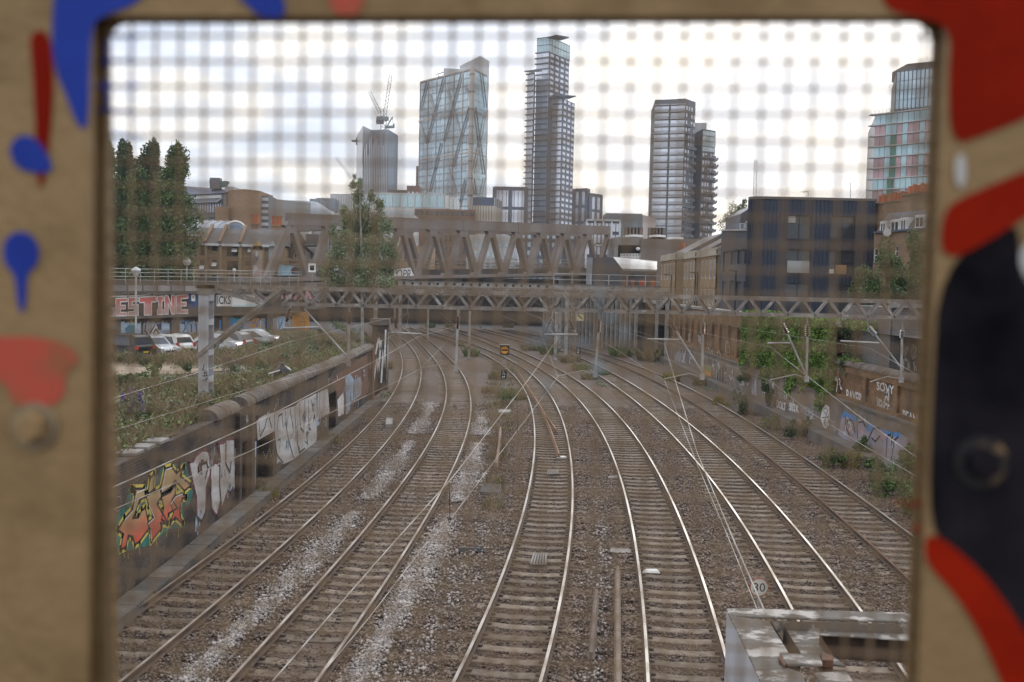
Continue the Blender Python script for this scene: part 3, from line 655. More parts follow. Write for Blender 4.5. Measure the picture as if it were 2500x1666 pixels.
for P in ([(790,620),(830,600),(845,650),(820,740)], [(940,450),(950,560),(945,800),(960,960)], [(1000,430),(1000,620),(1035,690),(1045,600)], [(1075,420),(1080,600),(1080,830)], [(750,1080),(785,1120),(818,1050)], [(1015,850),(1040,870),(1062,820)], [(870,760),(870,850)]):
    b = MB(); ribbon(b, g7(P, 6), .085, (1,0,0)); b.build('graffiti_outline', G_BLK, lw)
flat(lw, g7, [(1270,235),(1340,190),(1425,165),(1425,330),(1280,412)], G_SIL, .5)
flat(lw, g7, [(1430,340),(1430,170),(1520,140),(1610,110),(1640,70),(1720,40),(1790,0),(1795,300),(1790,450),(1700,490),(1640,560),(1500,620),(1450,570)], G_SIL, .5)
flat(lw, g7, [(1800,215),(1800,0),(1890,-40),(1905,170),(1860,190)], G_SIL, .5)
flat(lw, g7, [(1200,420),(1268,420),(1265,560),(1215,540)], G_LBLU, .6); flat(lw, g7, [(1205,560),(1262,570),(1262,790),(1215,800)], G_GREY, .6)
for P in ([(1445,340),(1460,200),(1490,180),(1500,300)], [(1520,160),(1530,320),(1550,420),(1590,560)], [(1560,140),(1580,260),(1590,330)], [(1600,110),(1610,330),(1630,420)], [(1640,80),(1650,300),(1680,340),(1690,60)], [(1720,60),(1720,300),(1740,320)], [(1430,420),(1450,540),(1500,610)], [(1620,420),(1640,520),(1690,480)], [(1810,180),(1820,0)], [(1850,170),(1860,-20)], [(1290,270),(1300,380),(1340,300),(1360,220)], [(1380,220),(1400,300)], [(1745,60),(1760,160),(1775,40)], [(1700,340),(1715,450)]):
    b = MB(); ribbon(b, g7(P, 2.5), .075, (1,0,0)); b.build('graffiti_outline', G_BLK, lw)
for P in ([(1455,410),(1475,400),(1470,480)], [(1635,460),(1650,520),(1640,550)], [(1690,420),(1712,440)]): b = MB(); ribbon(b, g7(P, 3), .07, (1,0,0)); b.build('graffiti_outline', G_TEAL, lw)
g1 = grf(lambda x, y: atx(200 + x*.34, 800 + y*.34, XW), (1, 0, 0))
flat(lw, g1, [(1790,360),(1900,290),(2050,190),(2056,470),(1960,540),(1880,600)], mat('red_wall_paint', (0.185,0.085,0.06), (0.12,0.07,0.055), sc=2, rough=.9, bump=.3), .2)
flat(lw, g1, [(1835,520),(1880,460),(1880,620),(1840,640)], G_WHT, .7); flat(lw, g1, [(1890,360),(1925,330),(1950,370),(1945,520),(1900,600)], G_LBLU, .8)
flat(lw, g1, [(1950,380),(2000,350),(2010,400),(2005,480),(1950,530)], G_GREY, .8)
for P in ([(1960,400),(1965,510)], [(1980,380),(1985,490)], [(1900,400),(1910,560)], [(1850,520),(1855,620)]): b = MB(); ribbon(b, g1(P, 2), .05, (1,0,0)); b.build('graffiti_outline', G_PUR, lw)
for P in ([(235,1250),(250,1215),(275,1215),(285,1260),(265,1320),(240,1310),(232,1265)], [(1300,890),(1320,940),(1345,870),(1360,930),(1370,880)], [(195,1180),(225,1200),(230,1230)]): b = MB(); ribbon(b, g1(P, 1), .02, (1,0,0)); b.build('graffiti_tag', G_GREY, lw)
gt = random.Random(8)
for q in range(40):
    y_ = 25 + 35*(q+gt.random())/40; z_ = gt.uniform(.25, 2.3); sz = gt.uniform(.5, 1.0); m_ = gt.choice((G_WHT, G_GREY, G_SIL, G_LBLU, G_SIL, G_PUR))
    if any(o[0]-.4 < y_-9 < o[1]+1.2 and z_ < 2.2 for o in ops): z_ = gt.uniform(2.35, 2.6); sz = .4
    b = MB()
    for st in range(gt.choice((2, 3, 4))): ribbon(b, [Vector((XW+.0125, y_ + sz*(.3*st + gt.uniform(-.1,.3)), z_ + sz*gt.uniform(-.4,.4))) for _ in range(gt.choice((3, 4, 5)))], gt.uniform(.04,.1), (1,0,0))
    b.build('graffiti_tag', m_, lw)
for q in range(9):
    y_ = gt.uniform(35.6, 58); w_ = gt.uniform(.6, 1.6); z0_ = gt.uniform(.2, .9); z1_ = z0_ + gt.uniform(.7, 1.5); P = [Vector((XW+.0022, y_ + w_*a_ + gt.uniform(-.12,.12), z0_ + (z1_-z0_)*b_ + gt.uniform(-.1,.1))) for a_, b_ in ((0,0),(.5,-.05),(1,0),(1.05,.5),(1,1),(.5,1.1),(0,1),(-.05,.5))]
    if any(o[0]-.2 < yy-9 < o[1]+.2 for o in ops for yy in (y_, y_+w_*.5, y_+w_)): continue
    b = MB(); b.poly(P); b.build('graffiti_background', gt.choice((G_GREY, G_SIL, G_LBLU)), lw)
# ---- block pier beyond the wall end
pr = thing('brick_pier', 'tall square brick pier smeared with white paint beyond the graffiti wall', 'pier', (-8.8, 67.3, -.3))
b = MB(); b.box(-9.35,-8.35,66.9,67.9,-.3,4.1); b.build('pier_shaft', M_LWALL, pr)
b = MB(); b.box(-9.5,-8.25,66.75,68.05,4.1,4.55); b.build('pier_cap', M_CONCD, pr, bevel=.05)
for P in ([(-9.2,.4),(-9.0,2.0),(-8.9,.9),(-8.75,3.1)], [(-8.7,.3),(-8.6,2.6),(-8.5,1.2),(-8.45,3.8)], [(-9.1,2.2),(-8.9,3.4),(-8.8,2.5)]): b = MB(); ribbon(b, [Vector((x, 66.895, z)) for x, z in P], .1, (0,-1,0)); b.build('graffiti_tag', G_WHT, pr)
for P in ([(67.0,.5),(67.3,3.2),(67.5,1.0),(67.7,3.6)],): b = MB(); ribbon(b, [Vector((-8.345, y, z)) for y, z in P], .12, (1,0,0)); b.build('graffiti_tag', G_WHT, pr)
# ---- right wall
XR = 15.25
rw = thing('retaining_wall', 'orange brown brick wall with recessed panels and blue graffiti along the rusty-railed track', 'wall', (XR, 45, -.3))
ya, yb, yc = 29.4, 48.2, 98.0
b = MB(); b.box(XR, XR+.9, ya, yc, -.4, 1.95); b.build('plinth', mat('rendered_plinth', (0.19,0.155,0.13), (0.125,0.10,0.083), sc=1.0, rough=.93, bump=.4, bsc=12, c3=(0.20,0.175,0.155), sc3=.6), rw)
b = MB(); b.box(XR-.05, XR+.3, ya, yc, 1.953, 2.06); b.build('string_course', M_CONCD, rw)
n = 0; y = ya
pan = []
while y < yb - .5: pan.append((y+.2-ya, min(y+3.4, yb-.1)-ya, .15, 1.25)); y += 3.6
b = MB(); b.wall((XR+.22, yb, 2.06), (0,-1,0), (0,0,1), yb-ya, 1.55, [((yb-ya)-q[1], (yb-ya)-q[0], q[2], q[3]) for q in pan], .12)
b.box(XR+.35, XR+.85, ya, yb, 2.06, 3.6); b.poly([(XR+.22,ya,3.61),(XR+.22,yb,3.61),(XR+.36,yb,3.61),(XR+.36,ya,3.61)][::-1]); b.build('brickwork', M_RWALL, rw)
cb = MB(); cp = []
for k in range(9): a = PI*k/8; cp.append((.36*math.cos(a), 0, .04 + .22*math.sin(a)))
cb.prism([(.36,0,0)] + cp + [(-.36,0,0)], (0,.47,0)); cbm = cb.mesh('coping_block', M_COPING)
y = ya
while y < yb-.4: link_copy(cbm, 'coping_block', (XR+.52+random.uniform(-.02,.02), y, 3.612+random.uniform(-.01,.01)), rw); y += .48
tall = []
y = yb + .4
while y < yc-1: tall.append((y+.25-yb, y+2.6-yb, .25, 2.4)); y += 2.95
b = MB(); b.wall((XR+.22, yc, 2.06), (0,-1,0), (0,0,1), yc-yb, 3.25, [((yc-yb)-q[1], (yc-yb)-q[0], q[2], q[3]) for q in tall], .18)
b.box(XR+.41, XR+1.0, yb, yc, 2.06, 5.3); b.poly([(XR+.22,yb,5.31),(XR+.22,yc,5.31),(XR+.42,yc,5.31),(XR+.42,yb,5.31)][::-1]); b.poly([(XR+.22,yb,2.06),(XR+.22,yb,5.31),(XR+1,yb,5.31),(XR+1,yb,2.06)][::-1]); b.build('tall_brickwork', M_RWALL, rw)
b = MB(); b.box(XR+.1, XR+1.1, yb-.1, yc, 5.313, 5.5); b.build('coping_course', M_CONC, rw)
b = MB(); b.box(XR-.7, XR-.02, ya, yc, -.3, .32); b.build('concrete_ledge', M_CONCD, rw)
g6 = grf(lambda x, y: atx(1740 + x*.2232, 900 + y*.2232, XR), (-1, 0, 0))
NW = (-1,0,0)
flat(rw, g6, [(1415,510),(1470,480),(1560,540),(1700,590),(1860,690),(2060,720),(2130,760),(2120,1010),(2000,1050),(1900,1020),(1700,920),(1500,830),(1370,720)], mat('pale_mauve_paint', (0.30,0.27,0.31), (0.23,0.20,0.22), sc=2.5, rough=.85, bump=.3), 0)
flat(rw, g6, [(1400,530),(1440,470),(1560,520),(1590,560),(1540,580),(1500,560),(1470,520),(1430,540)], G_BLU, .5)
flat(rw, g6, [(1680,590),(1820,640),(1930,690),(2050,700),(2060,760),(1960,740),(1900,720),(1790,660),(1740,690),(1680,680)], G_BLU, .5)
for P in ([(1450,520),(1460,640),(1500,740)], [(1500,560),(1540,600),(1560,700)], [(1580,520),(1585,760)], [(1600,590),(1650,580),(1680,650)], [(1700,780),(1760,650),(1830,650)], [(1740,760),(1780,800),(1830,740)], [(1895,1020),(1910,740),(1950,720)], [(1950,1020),(1990,780),(2030,750)]): b = MB(); ribbon(b, g6(P, 2), .08, NW); b.build('graffiti_outline', G_BLK, rw)
for P in ([(1640,680),(1660,760)], [(1470,640),(1490,680)], [(1850,690),(1860,760)]): b = MB(); ribbon(b, g6(P, 1.5), .16, NW); b.build('graffiti_outline', G_PNK, rw)
flat(rw, g6, [(1205,420),(1240,395),(1275,420),(1280,560),(1240,660),(1210,640),(1180,540)], G_WHT, .6)
for P in ([(1215,450),(1240,430),(1260,460),(1240,500),(1215,470)], [(1190,540),(1270,530)], [(1220,560),(1235,640)]): b = MB(); ribbon(b, g6(P, 2), .04, NW); b.build('graffiti_outline', G_BLK, rw)
def wtext(parent, s, f, p00, p10, p01, m, k=1, shear=0):
    b = MB(); A, B, Cc = f([p00, p10, p01], k); text_on(b, s, A, B, Cc, shear, .02); return b.build('graffiti_tag', m, parent)
wtext(rw, 'DOLT', g6, (700,430), (800,465), (700,345), G_WHT); wtext(rw, 'SICK', g6, (835,455), (945,490), (835,370), G_WHT); wtext(rw, 'HERE', g6, (965,480), (1110,560), (965,390), G_GREY)
wtext(rw, 'ED', g6, (640,290), (695,310), (640,230), G_WHT); wtext(rw, 'YOU', g6, (715,320), (805,350), (715,245), G_GREY)
wtext(rw, 'TEL', g6, (1290,660), (1350,690), (1290,560), G_GREY)
g6b = grf(lambda x, y: atx(1740 + x*.2232, 900 + y*.2232, XR+.215), (-1, 0, 0)); g6c = grf(lambda x, y: atx(1740 + x*.2232, 900 + y*.2232, XR+.335), (-1, 0, 0))
wtext(rw, 'SOVY', g6b, (1795,235), (1985,290), (1795,140), G_WHT); wtext(rw, 'RAVERS', g6c, (1460,355), (1650,415), (1465,225), G_WHT); wtext(rw, 'VENGE', g6c, (1790,450), (1930,540), (1795,310), G_WHT); wtext(rw, 'SET', g6c, (1935,500), (2010,560), (1935,420), G_GREY); wtext(rw, 'PEAN', g6c, (2080,580), (2240,640), (2080,450), G_WHT)
flat(rw, g6, [(25,150),(50,20),(150,-20),(160,150),(100,200)], G_BLK, .5)
for P in ([(35,140),(50,30)], [(65,160),(70,20)], [(90,170),(100,10)], [(125,180),(130,-5)], [(145,150),(150,40),(125,60)]): b = MB(); ribbon(b, g6(P, 2), .09, NW); b.build('graffiti_outline', G_WHT, rw)
flat(rw, g6, [(260,120),(310,50),(400,60),(480,110),(480,300),(430,290),(400,180),(300,190)], G_GREY, .4)
for P in ([(270,110),(300,60),(320,150),(350,70),(370,160)], [(430,120),(440,280),(470,130),(470,290)], [(180,70),(200,120),(220,80),(230,130)], [(1060,520),(1070,560),(1090,520)]): b = MB(); ribbon(b, g6(P, 2), .06, NW); b.build('graffiti_tag', G_WHT, rw)
g28 = grf(lambda x, y: atx(1280 + x*.204, 700 + y*.204, XR), (-1, 0, 0)); g28b = grf(lambda x, y: atx(1280 + x*.204, 700 + y*.204, XR+.2), (-1, 0, 0))
flat(rw, g28, [(2140,1000),(2235,1030),(2235,1110),(2140,1070)], G_ORA, .6); flat(rw, g28, [(2140,920),(2235,950),(2235,1030),(2140,1000)], mat('graffiti_olive', (0.20,0.19,0.10), rough=.85), .6)
flat(rw, g28, [(1800,830),(1840,770),(1885,800),(1880,900),(1800,925)], G_GREY, .6)
for P in ([(2190,800),(2210,730),(2225,820),(2250,740),(2260,810)], [(2310,800),(2330,760),(2350,830)], [(2000,900),(2015,950)]): b = MB(); ribbon(b, g28b(P, 2), .06, NW); b.build('graffiti_tag', G_WHT, rw)
gs = random.Random(5)
for q in range(34):   # scrawled tags on plinth and piers
    y_ = 36 + 58*(q+gs.random()*.8)/34; up_ = q % 3 == 0; z_ = gs.uniform(.7, 1.5) if not up_ else gs.uniform(2.5, 3.0); X_ = (XR if not up_ else XR+.2); sz = gs.uniform(.5, 1.05)*(1 + (y_-36)/90)
    b = MB()
    for st in range(gs.choice((2, 3, 4))):
        P = [Vector((X_-.006, y_ - sz*(.25*st + gs.uniform(-.1,.3)), z_ + sz*gs.uniform(-.35,.4))) for _ in range(gs.choice((3, 4, 5)))]; ribbon(b, P, .055 + .0006*y_, NW)
    b.build('graffiti_tag', G_WHT if q % 4 else G_GREY, rw)
# upper street level on the right
mb = MB(); mb.poly([(16.2,28,5.22),(90,28,5.22),(90,330,5.22),(16.2,330,5.22)]); tag(mb.build('street', M_STREET), kind='structure')
# cutting end: dark walls under the bridge
def rib_wall(name, label, P0, P1, z0, z1, m, mr, step=1.3):
    P0, P1 = Vector((*P0, 0)), Vector((*P1, 0)); d = (P1-P0); L = d.length; d /= L; nn = Vector((d.y, -d.x, 0))
    if nn.y > 0: nn = -nn
    t = thing(name, label, 'wall', (P0.x, P0.y, z0)); b = MB(); b.obox((P0+P1)/2 + Vector((0,0,(z0+z1)/2)) - nn*.3, d, nn, Vector((0,0,1)), L/2, .3, (z1-z0)/2); b.build('wall_face', m, t)
    s = .6; cm_ = None
    while s < L:
        b = MB(); b.obox(P0 + d*s + nn*.14 + Vector((0,0,(z0+z1)/2)), d, nn, Vector((0,0,1)), .17, .14, (z1-z0)/2 - .05); b.build('wall_rib', mr, t); s += step
    return t
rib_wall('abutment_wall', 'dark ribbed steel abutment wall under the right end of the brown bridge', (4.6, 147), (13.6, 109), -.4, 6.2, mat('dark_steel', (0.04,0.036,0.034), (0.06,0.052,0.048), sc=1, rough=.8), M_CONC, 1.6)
t = thing('abutment_wall', 'brick wall coloured near black as if in shade, closing the cutting beyond the brown bridge', 'wall', (-20, 186, -.4)); b = MB(); b.box(-70, 40, 186, 188, -.5, 8.2); b.build('wall_face', mat('shaded_brick', (0.018,0.016,0.015), (0.03,0.025,0.022), sc=.8, rough=.95), t)  # near-black colour carries the shade of the underpass
# ---- railway viaduct on the left with lettered parapet
VP0, VP1 = Vector((-42.0, 62.7, 0)), Vector((-24.3, 114.6, 0)); VD = (VP1-VP0).normalized(); VN = Vector((VD.y, -VD.x, 0)); VL = (VP1-VP0).length
def onv(px, py, off=0.0): return atplane(px, py, VP0 + VN*off, VN)
vd = thing('viaduct', 'concrete railway viaduct with big pink lettering and railings above the car park', 'viaduct', (VP0.x, VP0.y, 1.4))
def vbox(name, s0, s1, o0, o1, z0, z1, m): b = MB(); c = VP0 + VD*((s0+s1)/2) + VN*((o0+o1)/2) + Vector((0,0,(z0+z1)/2)); b.obox(c, VD, VN, Vector((0,0,1)), (s1-s0)/2, (o1-o0)/2, (z1-z0)/2); return b.build(name, m, vd)
Vz = lambda s: 0.0
vbox('parapet_wall', 0, VL, -.5, 0, 3.55, 5.5, mat('viaduct_dark', (0.075,0.062,0.055), (0.10,0.085,0.075), sc=.8, rough=.9))
vbox('deck_edge_beam', 0, VL, -.6, .25, 5.503, 6.35, M_CONCD)
vbox('ledge', 0, VL, -.5, .15, 3.3, 3.548, M_CONCD)
vbox('lower_wall', 0, VL, -.8, -.3, 1.3, 3.3, mat('viaduct_soot', (0.055,0.045,0.04), (0.085,0.068,0.055), sc=.9, rough=.95))
vbox('deck', 0, VL+2, -11, -.6, 5.9, 6.7, M_CONCD)
s = .5
while s < VL: vbox('edge_panel', s, s+1.72, .253, .29, 5.75, 6.25, mat('edge_panel', (0.30,0.295,0.30), (0.24,0.235,0.235), sc=1, orand=.2, rough=.85)); s += 1.95
for q in range(7): vbox('pier', q*8+.2, q*8+1.4, -.4, -.12, 1.3, 3.298, M_CONCD)
rl = lambda z, r, o=.1: [VP0 + VD*s_ + VN*o + Vector((0,0,z+.55*s_/VL)) for s_ in (0, VL)]
for z in (6.75, 7.1, 7.42):
    b = MB(); b.tube(rl(z, .03), .035, 6); b.build('handrail', M_TUBE, vd)
s = 1.0
while s < VL:
    b = MB(); p = VP0 + VD*s + VN*.1; b.bar(p + Vector((0,0,6.35)), p + Vector((0,0,7.42+.55*s/VL)), .05, .05); b.build('rail_post', M_TUBE, vd); s += 1.9
gv = grf(lambda x, y: onv(260 + x/5.227, 680 + y/5.227), VN)
def bl(name): # block letters on a 0..1 square, counter-clockwise
    return {'E': [(0,0),(1,0),(1,.2),(.42,.2),(.42,.4),(.85,.4),(.85,.6),(.42,.6),(.42,.8),(1,.8),(1,1),(0,1)],
     'S': [(0,0),(1,0),(1,.6),(.4,.6),(.4,.78),(1,.78),(1,1),(0,1),(0,.4),(.6,.4),(.6,.22),(0,.22)],
     'T': [(.28,0),(.72,0),(.72,.7),(1,.7),(1,1),(0,1),(0,.7),(.28,.7)],
     'I': [(0,0),(1,0),(1,.25),(.8,.25),(.8,.75),(1,.75),(1,1),(0,1),(0,.75),(.2,.75),(.2,.25),(0,.25)],
     'N': [(0,0),(.35,0),(.35,.55),(.68,0),(1,0),(1,1),(.65,1),(.65,.45),(.32,1),(0,1)],
     'L': [(0,0),(1,0),(1,.45),(.4,.45),(.4,1),(0,1)], 'M': [(0,0),(.28,0),(.28,.6),(.5,.3),(.72,.6),(.72,0),(1,0),(1,1),(.75,1),(.5,.65),(.25,1),(0,1)],
     'U': [(0,.15),(.2,0),(.8,0),(1,.15),(1,1),(.66,1),(.66,.3),(.34,.3),(.34,1),(0,1)], 'O': [(0,.15),(.2,0),(.8,0),(1,.15),(1,1),(0,1)],
     'X': [(0,0),(.35,0),(.5,.3),(.65,0),(1,0),(.7,.5),(1,1),(.65,1),(.5,.7),(.35,1),(0,1),(.3,.5)]}[name]
G_CORAL = fade_paint('coral_fade', (0.55,0.30,0.30), (0.47,0.13,0.12), 4.35, 4.75)
def vletter(ch, quad, m=None):
    (x0, t0, b0), (x1, t1, b1) = quad
    P = [(x0 + (x1-x0)*u, (b0 + (b1-b0)*u)*(1-v) + (t0 + (t1-t0)*u)*v) for u, v in bl(ch)]
    letter(vd, gv, P, m or G_CORAL, G_WHT, G_BLK, k=1, w=.11, wh=.34, Nn=VN)
flat(vd, gv, [(-60,500),(-60,235),(1045,200),(1045,470)], mat('mural_ground', (0.05,0.042,0.04), (0.07,0.06,0.055), sc=1), 0)
for ch, q in (('L', ((-20,250,485),(98,250,482))), ('E', ((118,258,480),(262,250,480))), ('S', ((278,248,478),(405,240,476))), ('T', ((420,240,474),(635,228,468))), ('I', ((648,232,462),(722,226,460))), ('N', ((740,222,458),(875,216,455))), ('E', ((890,216,450),(1038,206,448)))): vletter(ch, q)
flat(vd, gv, [(-60,240),(-60,180),(570,160),(570,215)], mat('mural_navy', (0.05,0.06,0.10), rough=.8), .3)
for P in ([(-60,205),(255,195),(255,185)], [(-60,235),(262,225),(262,190)], [(280,180),(285,225),(570,205)], [(590,170),(595,205),(870,195)], [(600,175),(870,165)], [(610,190),(730,185)]): b = MB(); ribbon(b, gv(P, 2), .13, VN); b.build('graffiti_outline', G_WHT, vd)
flat(vd, gv, [(1050,200),(1050,380),(1150,380),(1215,360),(1215,190)], mat('mural_deep_blue', (0.05,0.09,0.22), (0.03,0.04,0.09), sc=2.5), .4); flat(vd, gv, [(1082,205),(1132,205),(1132,292),(1082,292)], G_WHT, .8)
b = MB(); b.poly(gv([(1095,225),(1120,225),(1120,255),(1095,255)], 2)); b.build('poster_mark', G_GREY, vd)
flat(vd, gv, [(930,190),(960,145),(1000,145),(1000,195)], mat('mural_pale_green', (0.25,0.36,0.28), rough=.8), .5)
for i in range(7): b = MB(); ribbon(b, gv([(1040+i*26,150),(1035+i*26,190)], 2), .12, VN); b.build('graffiti_outline', G_WHT, vd)
# lower graffiti band, set back under the ledge
gl0 = grf(lambda x, y: onv(260 + x/5.227, 680 + y/5.227, -.3), VN)
for (x0, x1, y0_, y1_, m) in ((20,140,600,700,G_GREY),(120,440,545,725,G_LBLU),(470,600,545,725,G_GREY),(600,720,560,725,G_LBLU),(700,860,540,720,mat('graffiti_slate2', (0.20,0.235,0.31), rough=.85)),(840,1060,520,720,G_BLU),(1040,1230,535,720,G_GREY),(1440,1640,520,740,G_BLU),(1700,1900,530,740,G_GREY),(1900,2130,520,740,G_LBLU),(2140,2420,510,740,G_GREY)):
    n_e = 14; pl_y = [(x0+(x1-x0)*q/n_e, y0_ + random.uniform(0, 35)) for q in range(n_e+1)] + [(x1-(x1-x0)*q/n_e, y1_ - random.uniform(0, 30)) for q in range(n_e+1)]
    flat(vd, gl0, pl_y, m, .1)
gl = grf(lambda x, y: onv(260 + x/5.227, 680 + y/5.227, -.3), VN)
for (P, m) in (([(130,650),(190,560),(230,545),(235,640),(215,700)], G_LBLU), ([(235,640),(300,590),(370,600),(385,715),(250,715)], G_CYAN), ([(390,640),(435,640),(430,715),(395,715)], G_LBLU), ([(490,590),(575,590),(580,700),(520,715),(485,660)], G_GREY), ([(590,590),(650,620),(670,680),(640,715),(560,720)], G_WHT), ([(640,580),(700,575),(700,660),(650,660)], mat('graffiti_navy', (0.03,0.04,0.10), rough=.8)), ([(705,580),(800,580),(805,660),(705,660)], G_LBLU), ([(840,600),(880,555),(1020,560),(1020,690),(850,690)], G_LBLU), ([(1030,580),(1200,570),(1200,690),(1030,690)], mat('graffiti_slate', (0.24,0.28,0.36), rough=.85)), ([(290,560),(320,530),(335,560)], G_YEL)):
    flat(vd, gl, P, m, .5)
for P in ([(250,700),(280,620),(300,700),(320,610),(340,700),(365,620)], [(495,600),(490,670),(520,710)], [(560,690),(590,640),(610,600)], [(870,670),(880,570),(910,580),(930,690)], [(950,570),(1000,570),(1005,640),(980,680)], [(600,700),(630,650),(660,690)], [(1080,590),(1085,680)], [(1140,580),(1150,690)]): b = MB(); ribbon(b, gl(P, 2), .16, VN); b.build('graffiti_outline', G_BLK if P[0][0] > 450 else G_CYAN, vd)
g2 = grf(lambda x, y: onv(480 + x*.204, 680 + y*.204), VN); g2l = grf(lambda x, y: onv(480 + x*.204, 680 + y*.204, -.3), VN)
flat(vd, g2, [(240,195),(410,190),(412,335),(240,335)], G_WHT, .4); wtext(vd, 'ICKS', g2, (248,310), (408,310), (248,210), G_BLK, 1.5)
flat(vd, g2, [(415,185),(700,180),(705,320),(415,340)], G_WHT, .4); flat(vd, g2, [(440,325),(740,310),(740,340),(440,340)], mat('mural_pale_teal', (0.42,0.55,0.56), rough=.8), .6)
flat(vd, g2, [(620,180),(760,110),(800,110),(800,300),(700,300),(700,200)], mat('mural_plum', (0.10,0.06,0.12), rough=.8), .3)
for ch, q in (('S', ((810,110,245),(900,105,245))), ('M', ((930,105,245),(1040,105,250))), ('O', ((1060,105,255),(1140,105,255))), ('X', ((1150,105,255),(1270,105,255))), ('X', ((1275,105,255),(1390,105,255)))):
    (x0, t0, b0), (x1, t1, b1) = q; P = [(x0+(x1-x0)*u, (b0+(b1-b0)*u)*(1-v)+(t0+(t1-t0)*u)*v) for u, v in bl(ch)]; letter(vd, g2, P, G_PNK, G_PUR, None, k=1, w=.08, Nn=VN)
for (P, m) in (([(300,540),(340,460),(400,460),(480,480),(560,480),(560,600),(320,620)], G_CYAN), ([(645,510),(700,470),(760,480),(765,590),(660,590)], G_ORA), ([(770,480),(960,470),(960,610),(770,600)], G_GREY), ([(960,460),(1060,450),(1060,620),(960,620)], G_LBLU), ([(340,425),(365,390),(382,425)], G_YEL), ([(440,425),(460,388),(478,425)], G_YEL)): flat(vd, g2l, P, m, .5)
for P in ([(330,600),(340,490),(400,480),(410,600)], [(440,500),(440,600)], [(480,500),(500,590),(530,490)], [(700,490),(720,580),(750,490)], [(800,500),(830,590),(870,490)], [(980,480),(990,600),(1030,490)], [(660,520),(700,540)]): b = MB(); ribbon(b, g2l(P, 2), .16, VN); b.build('graffiti_outline', G_BLU, vd)
flat(vd, g2l, [(1130,400),(1340,400),(1350,520),(1345,640),(1160,660)], G_ORA, .6)
for P in ([(1180,470),(1230,430),(1260,470),(1300,430)], [(1290,480),(1290,580)], [(1200,520),(1330,520)], [(1260,500),(1320,460),(1340,500)]): b = MB(); ribbon(b, g2l(P, 2), .05, VN); b.build('graffiti_outline', G_BLK, vd)
# ================================================================ overhead line gantries, wires, signals, lineside things
GY = 33.3
def angle_bar(mb, p, q, w, t=.012, up=(0,0,1), depth=(0,1,0)):
    p, q = Vector(p), Vector(q); mb.bar(p, q, w, t, up=depth) ; return mb
def gantry_boom(parent, Y, x0, x1, zt, zb, pitch, deep=.62, phase=0.0, w=.085):
    for yy, nm in ((Y-deep/2, 'front'), (Y+deep/2, 'rear')):
        b = MB(); b.box(x0, x1, yy-.05, yy+.05, zt-.012, zt); b.box(x0, x1, yy-.05 if nm == 'front' else yy+.03, yy-.03 if nm == 'front' else yy+.05, zt-.135, zt-.0125); b.build('top_chord', M_BOOM, parent)
        b = MB(); b.box(x0, x1, yy-.05, yy+.05, zb, zb+.012); b.box(x0, x1, yy-.05 if nm == 'front' else yy+.03, yy-.03 if nm == 'front' else yy+.05, zb+.0125, zb+.115); b.build('bottom_chord', M_BOOM, parent)
        x = x0 + phase + (0 if nm == 'front' else pitch*.22)
        side = -.058 if nm == 'front' else .058
        while x < x1 - pitch:
            for (xa, za, xb, zb_) in ((x, zb+.05, x+pitch/2-.015, zt-.06), (x+pitch/2+.015, zt-.06, x+pitch, zb+.05)):
                b = MB(); b.bar((xa, yy+side, za), (xb, yy+side, zb_), .012, w, up=Vector((0,0,1)))
                d = Vector((xb-xa, 0, zb_-za)).normalized(); n2 = Vector((-d.z, 0, d.x)); b.bar(Vector((xa, yy+side*.4, za)) + n2*w*.42, Vector((xb, yy+side*.4, zb_)) + n2*w*.42, .05, .012, up=n2)
                b.build('lattice_bar', M_BOOM, parent)
            x += pitch
    x = x0 + phase; b = MB(); k = 0
    while x < x1 - pitch:
        a, c = (Y-deep/2, Y+deep/2) if k % 2 == 0 else (Y+deep/2, Y-deep/2)
        b.bar((x, a, zb+.018), (x+pitch, c, zb+.018), .05, .012); b.bar((x, a, zt-.02), (x+pitch, c, zt-.02), .05, .012); x += pitch; k += 1
    tag(b.build('plan_bracing', M_BOOM, parent), kind='stuff')
g1 = thing('overhead_line_gantry', 'grey lattice gantry spanning all tracks from a pale post by the car park', 'gantry', (-10.1, GY, 3.0))
zt, zb = 6.80, 6.15
gantry_boom(g1, GY, -7.6, 15.2, zt, zb, .873, phase=.06)
# end bay: curved haunch to the post
px0, px1 = aty(491, 900, GY).x, aty(515, 900, GY).x
b = MB()
for yy in (GY-.31, GY+.31): b.box(px0-.1, -7.6, yy-.05, yy+.05, zt-.012, zt); b.box(px0-.1, -7.6, yy-.05, yy-.03, zt-.135, zt-.0125)
b.build('end_chord', M_BOOM, g1)
for yy in (GY-.33, GY+.33):
    b = MB(); P = [aty(523, 708, GY), aty(560, 717, GY), aty(600, 728, GY), aty(650, 741, GY)]
    for p, q in zip(P, P[1:]): p, q = Vector((p.x, yy, p.z)), Vector((q.x, yy, q.z)); b.bar(p, q, .02, .11)
    b.build('haunch', M_BOOM, g1)
for yy in (GY-.34, GY+.34):
    for (pa, pb) in (((575, 716), (603, 701)), ((610, 702), (652, 741)), ((655, 741), (697, 702))):
        a, c = aty(*pa, GY), aty(*pb, GY); b = MB(); b.bar((a.x, yy, a.z), (c.x, yy, c.z), .02, .085); b.build('lattice_bar', M_BOOM, g1)
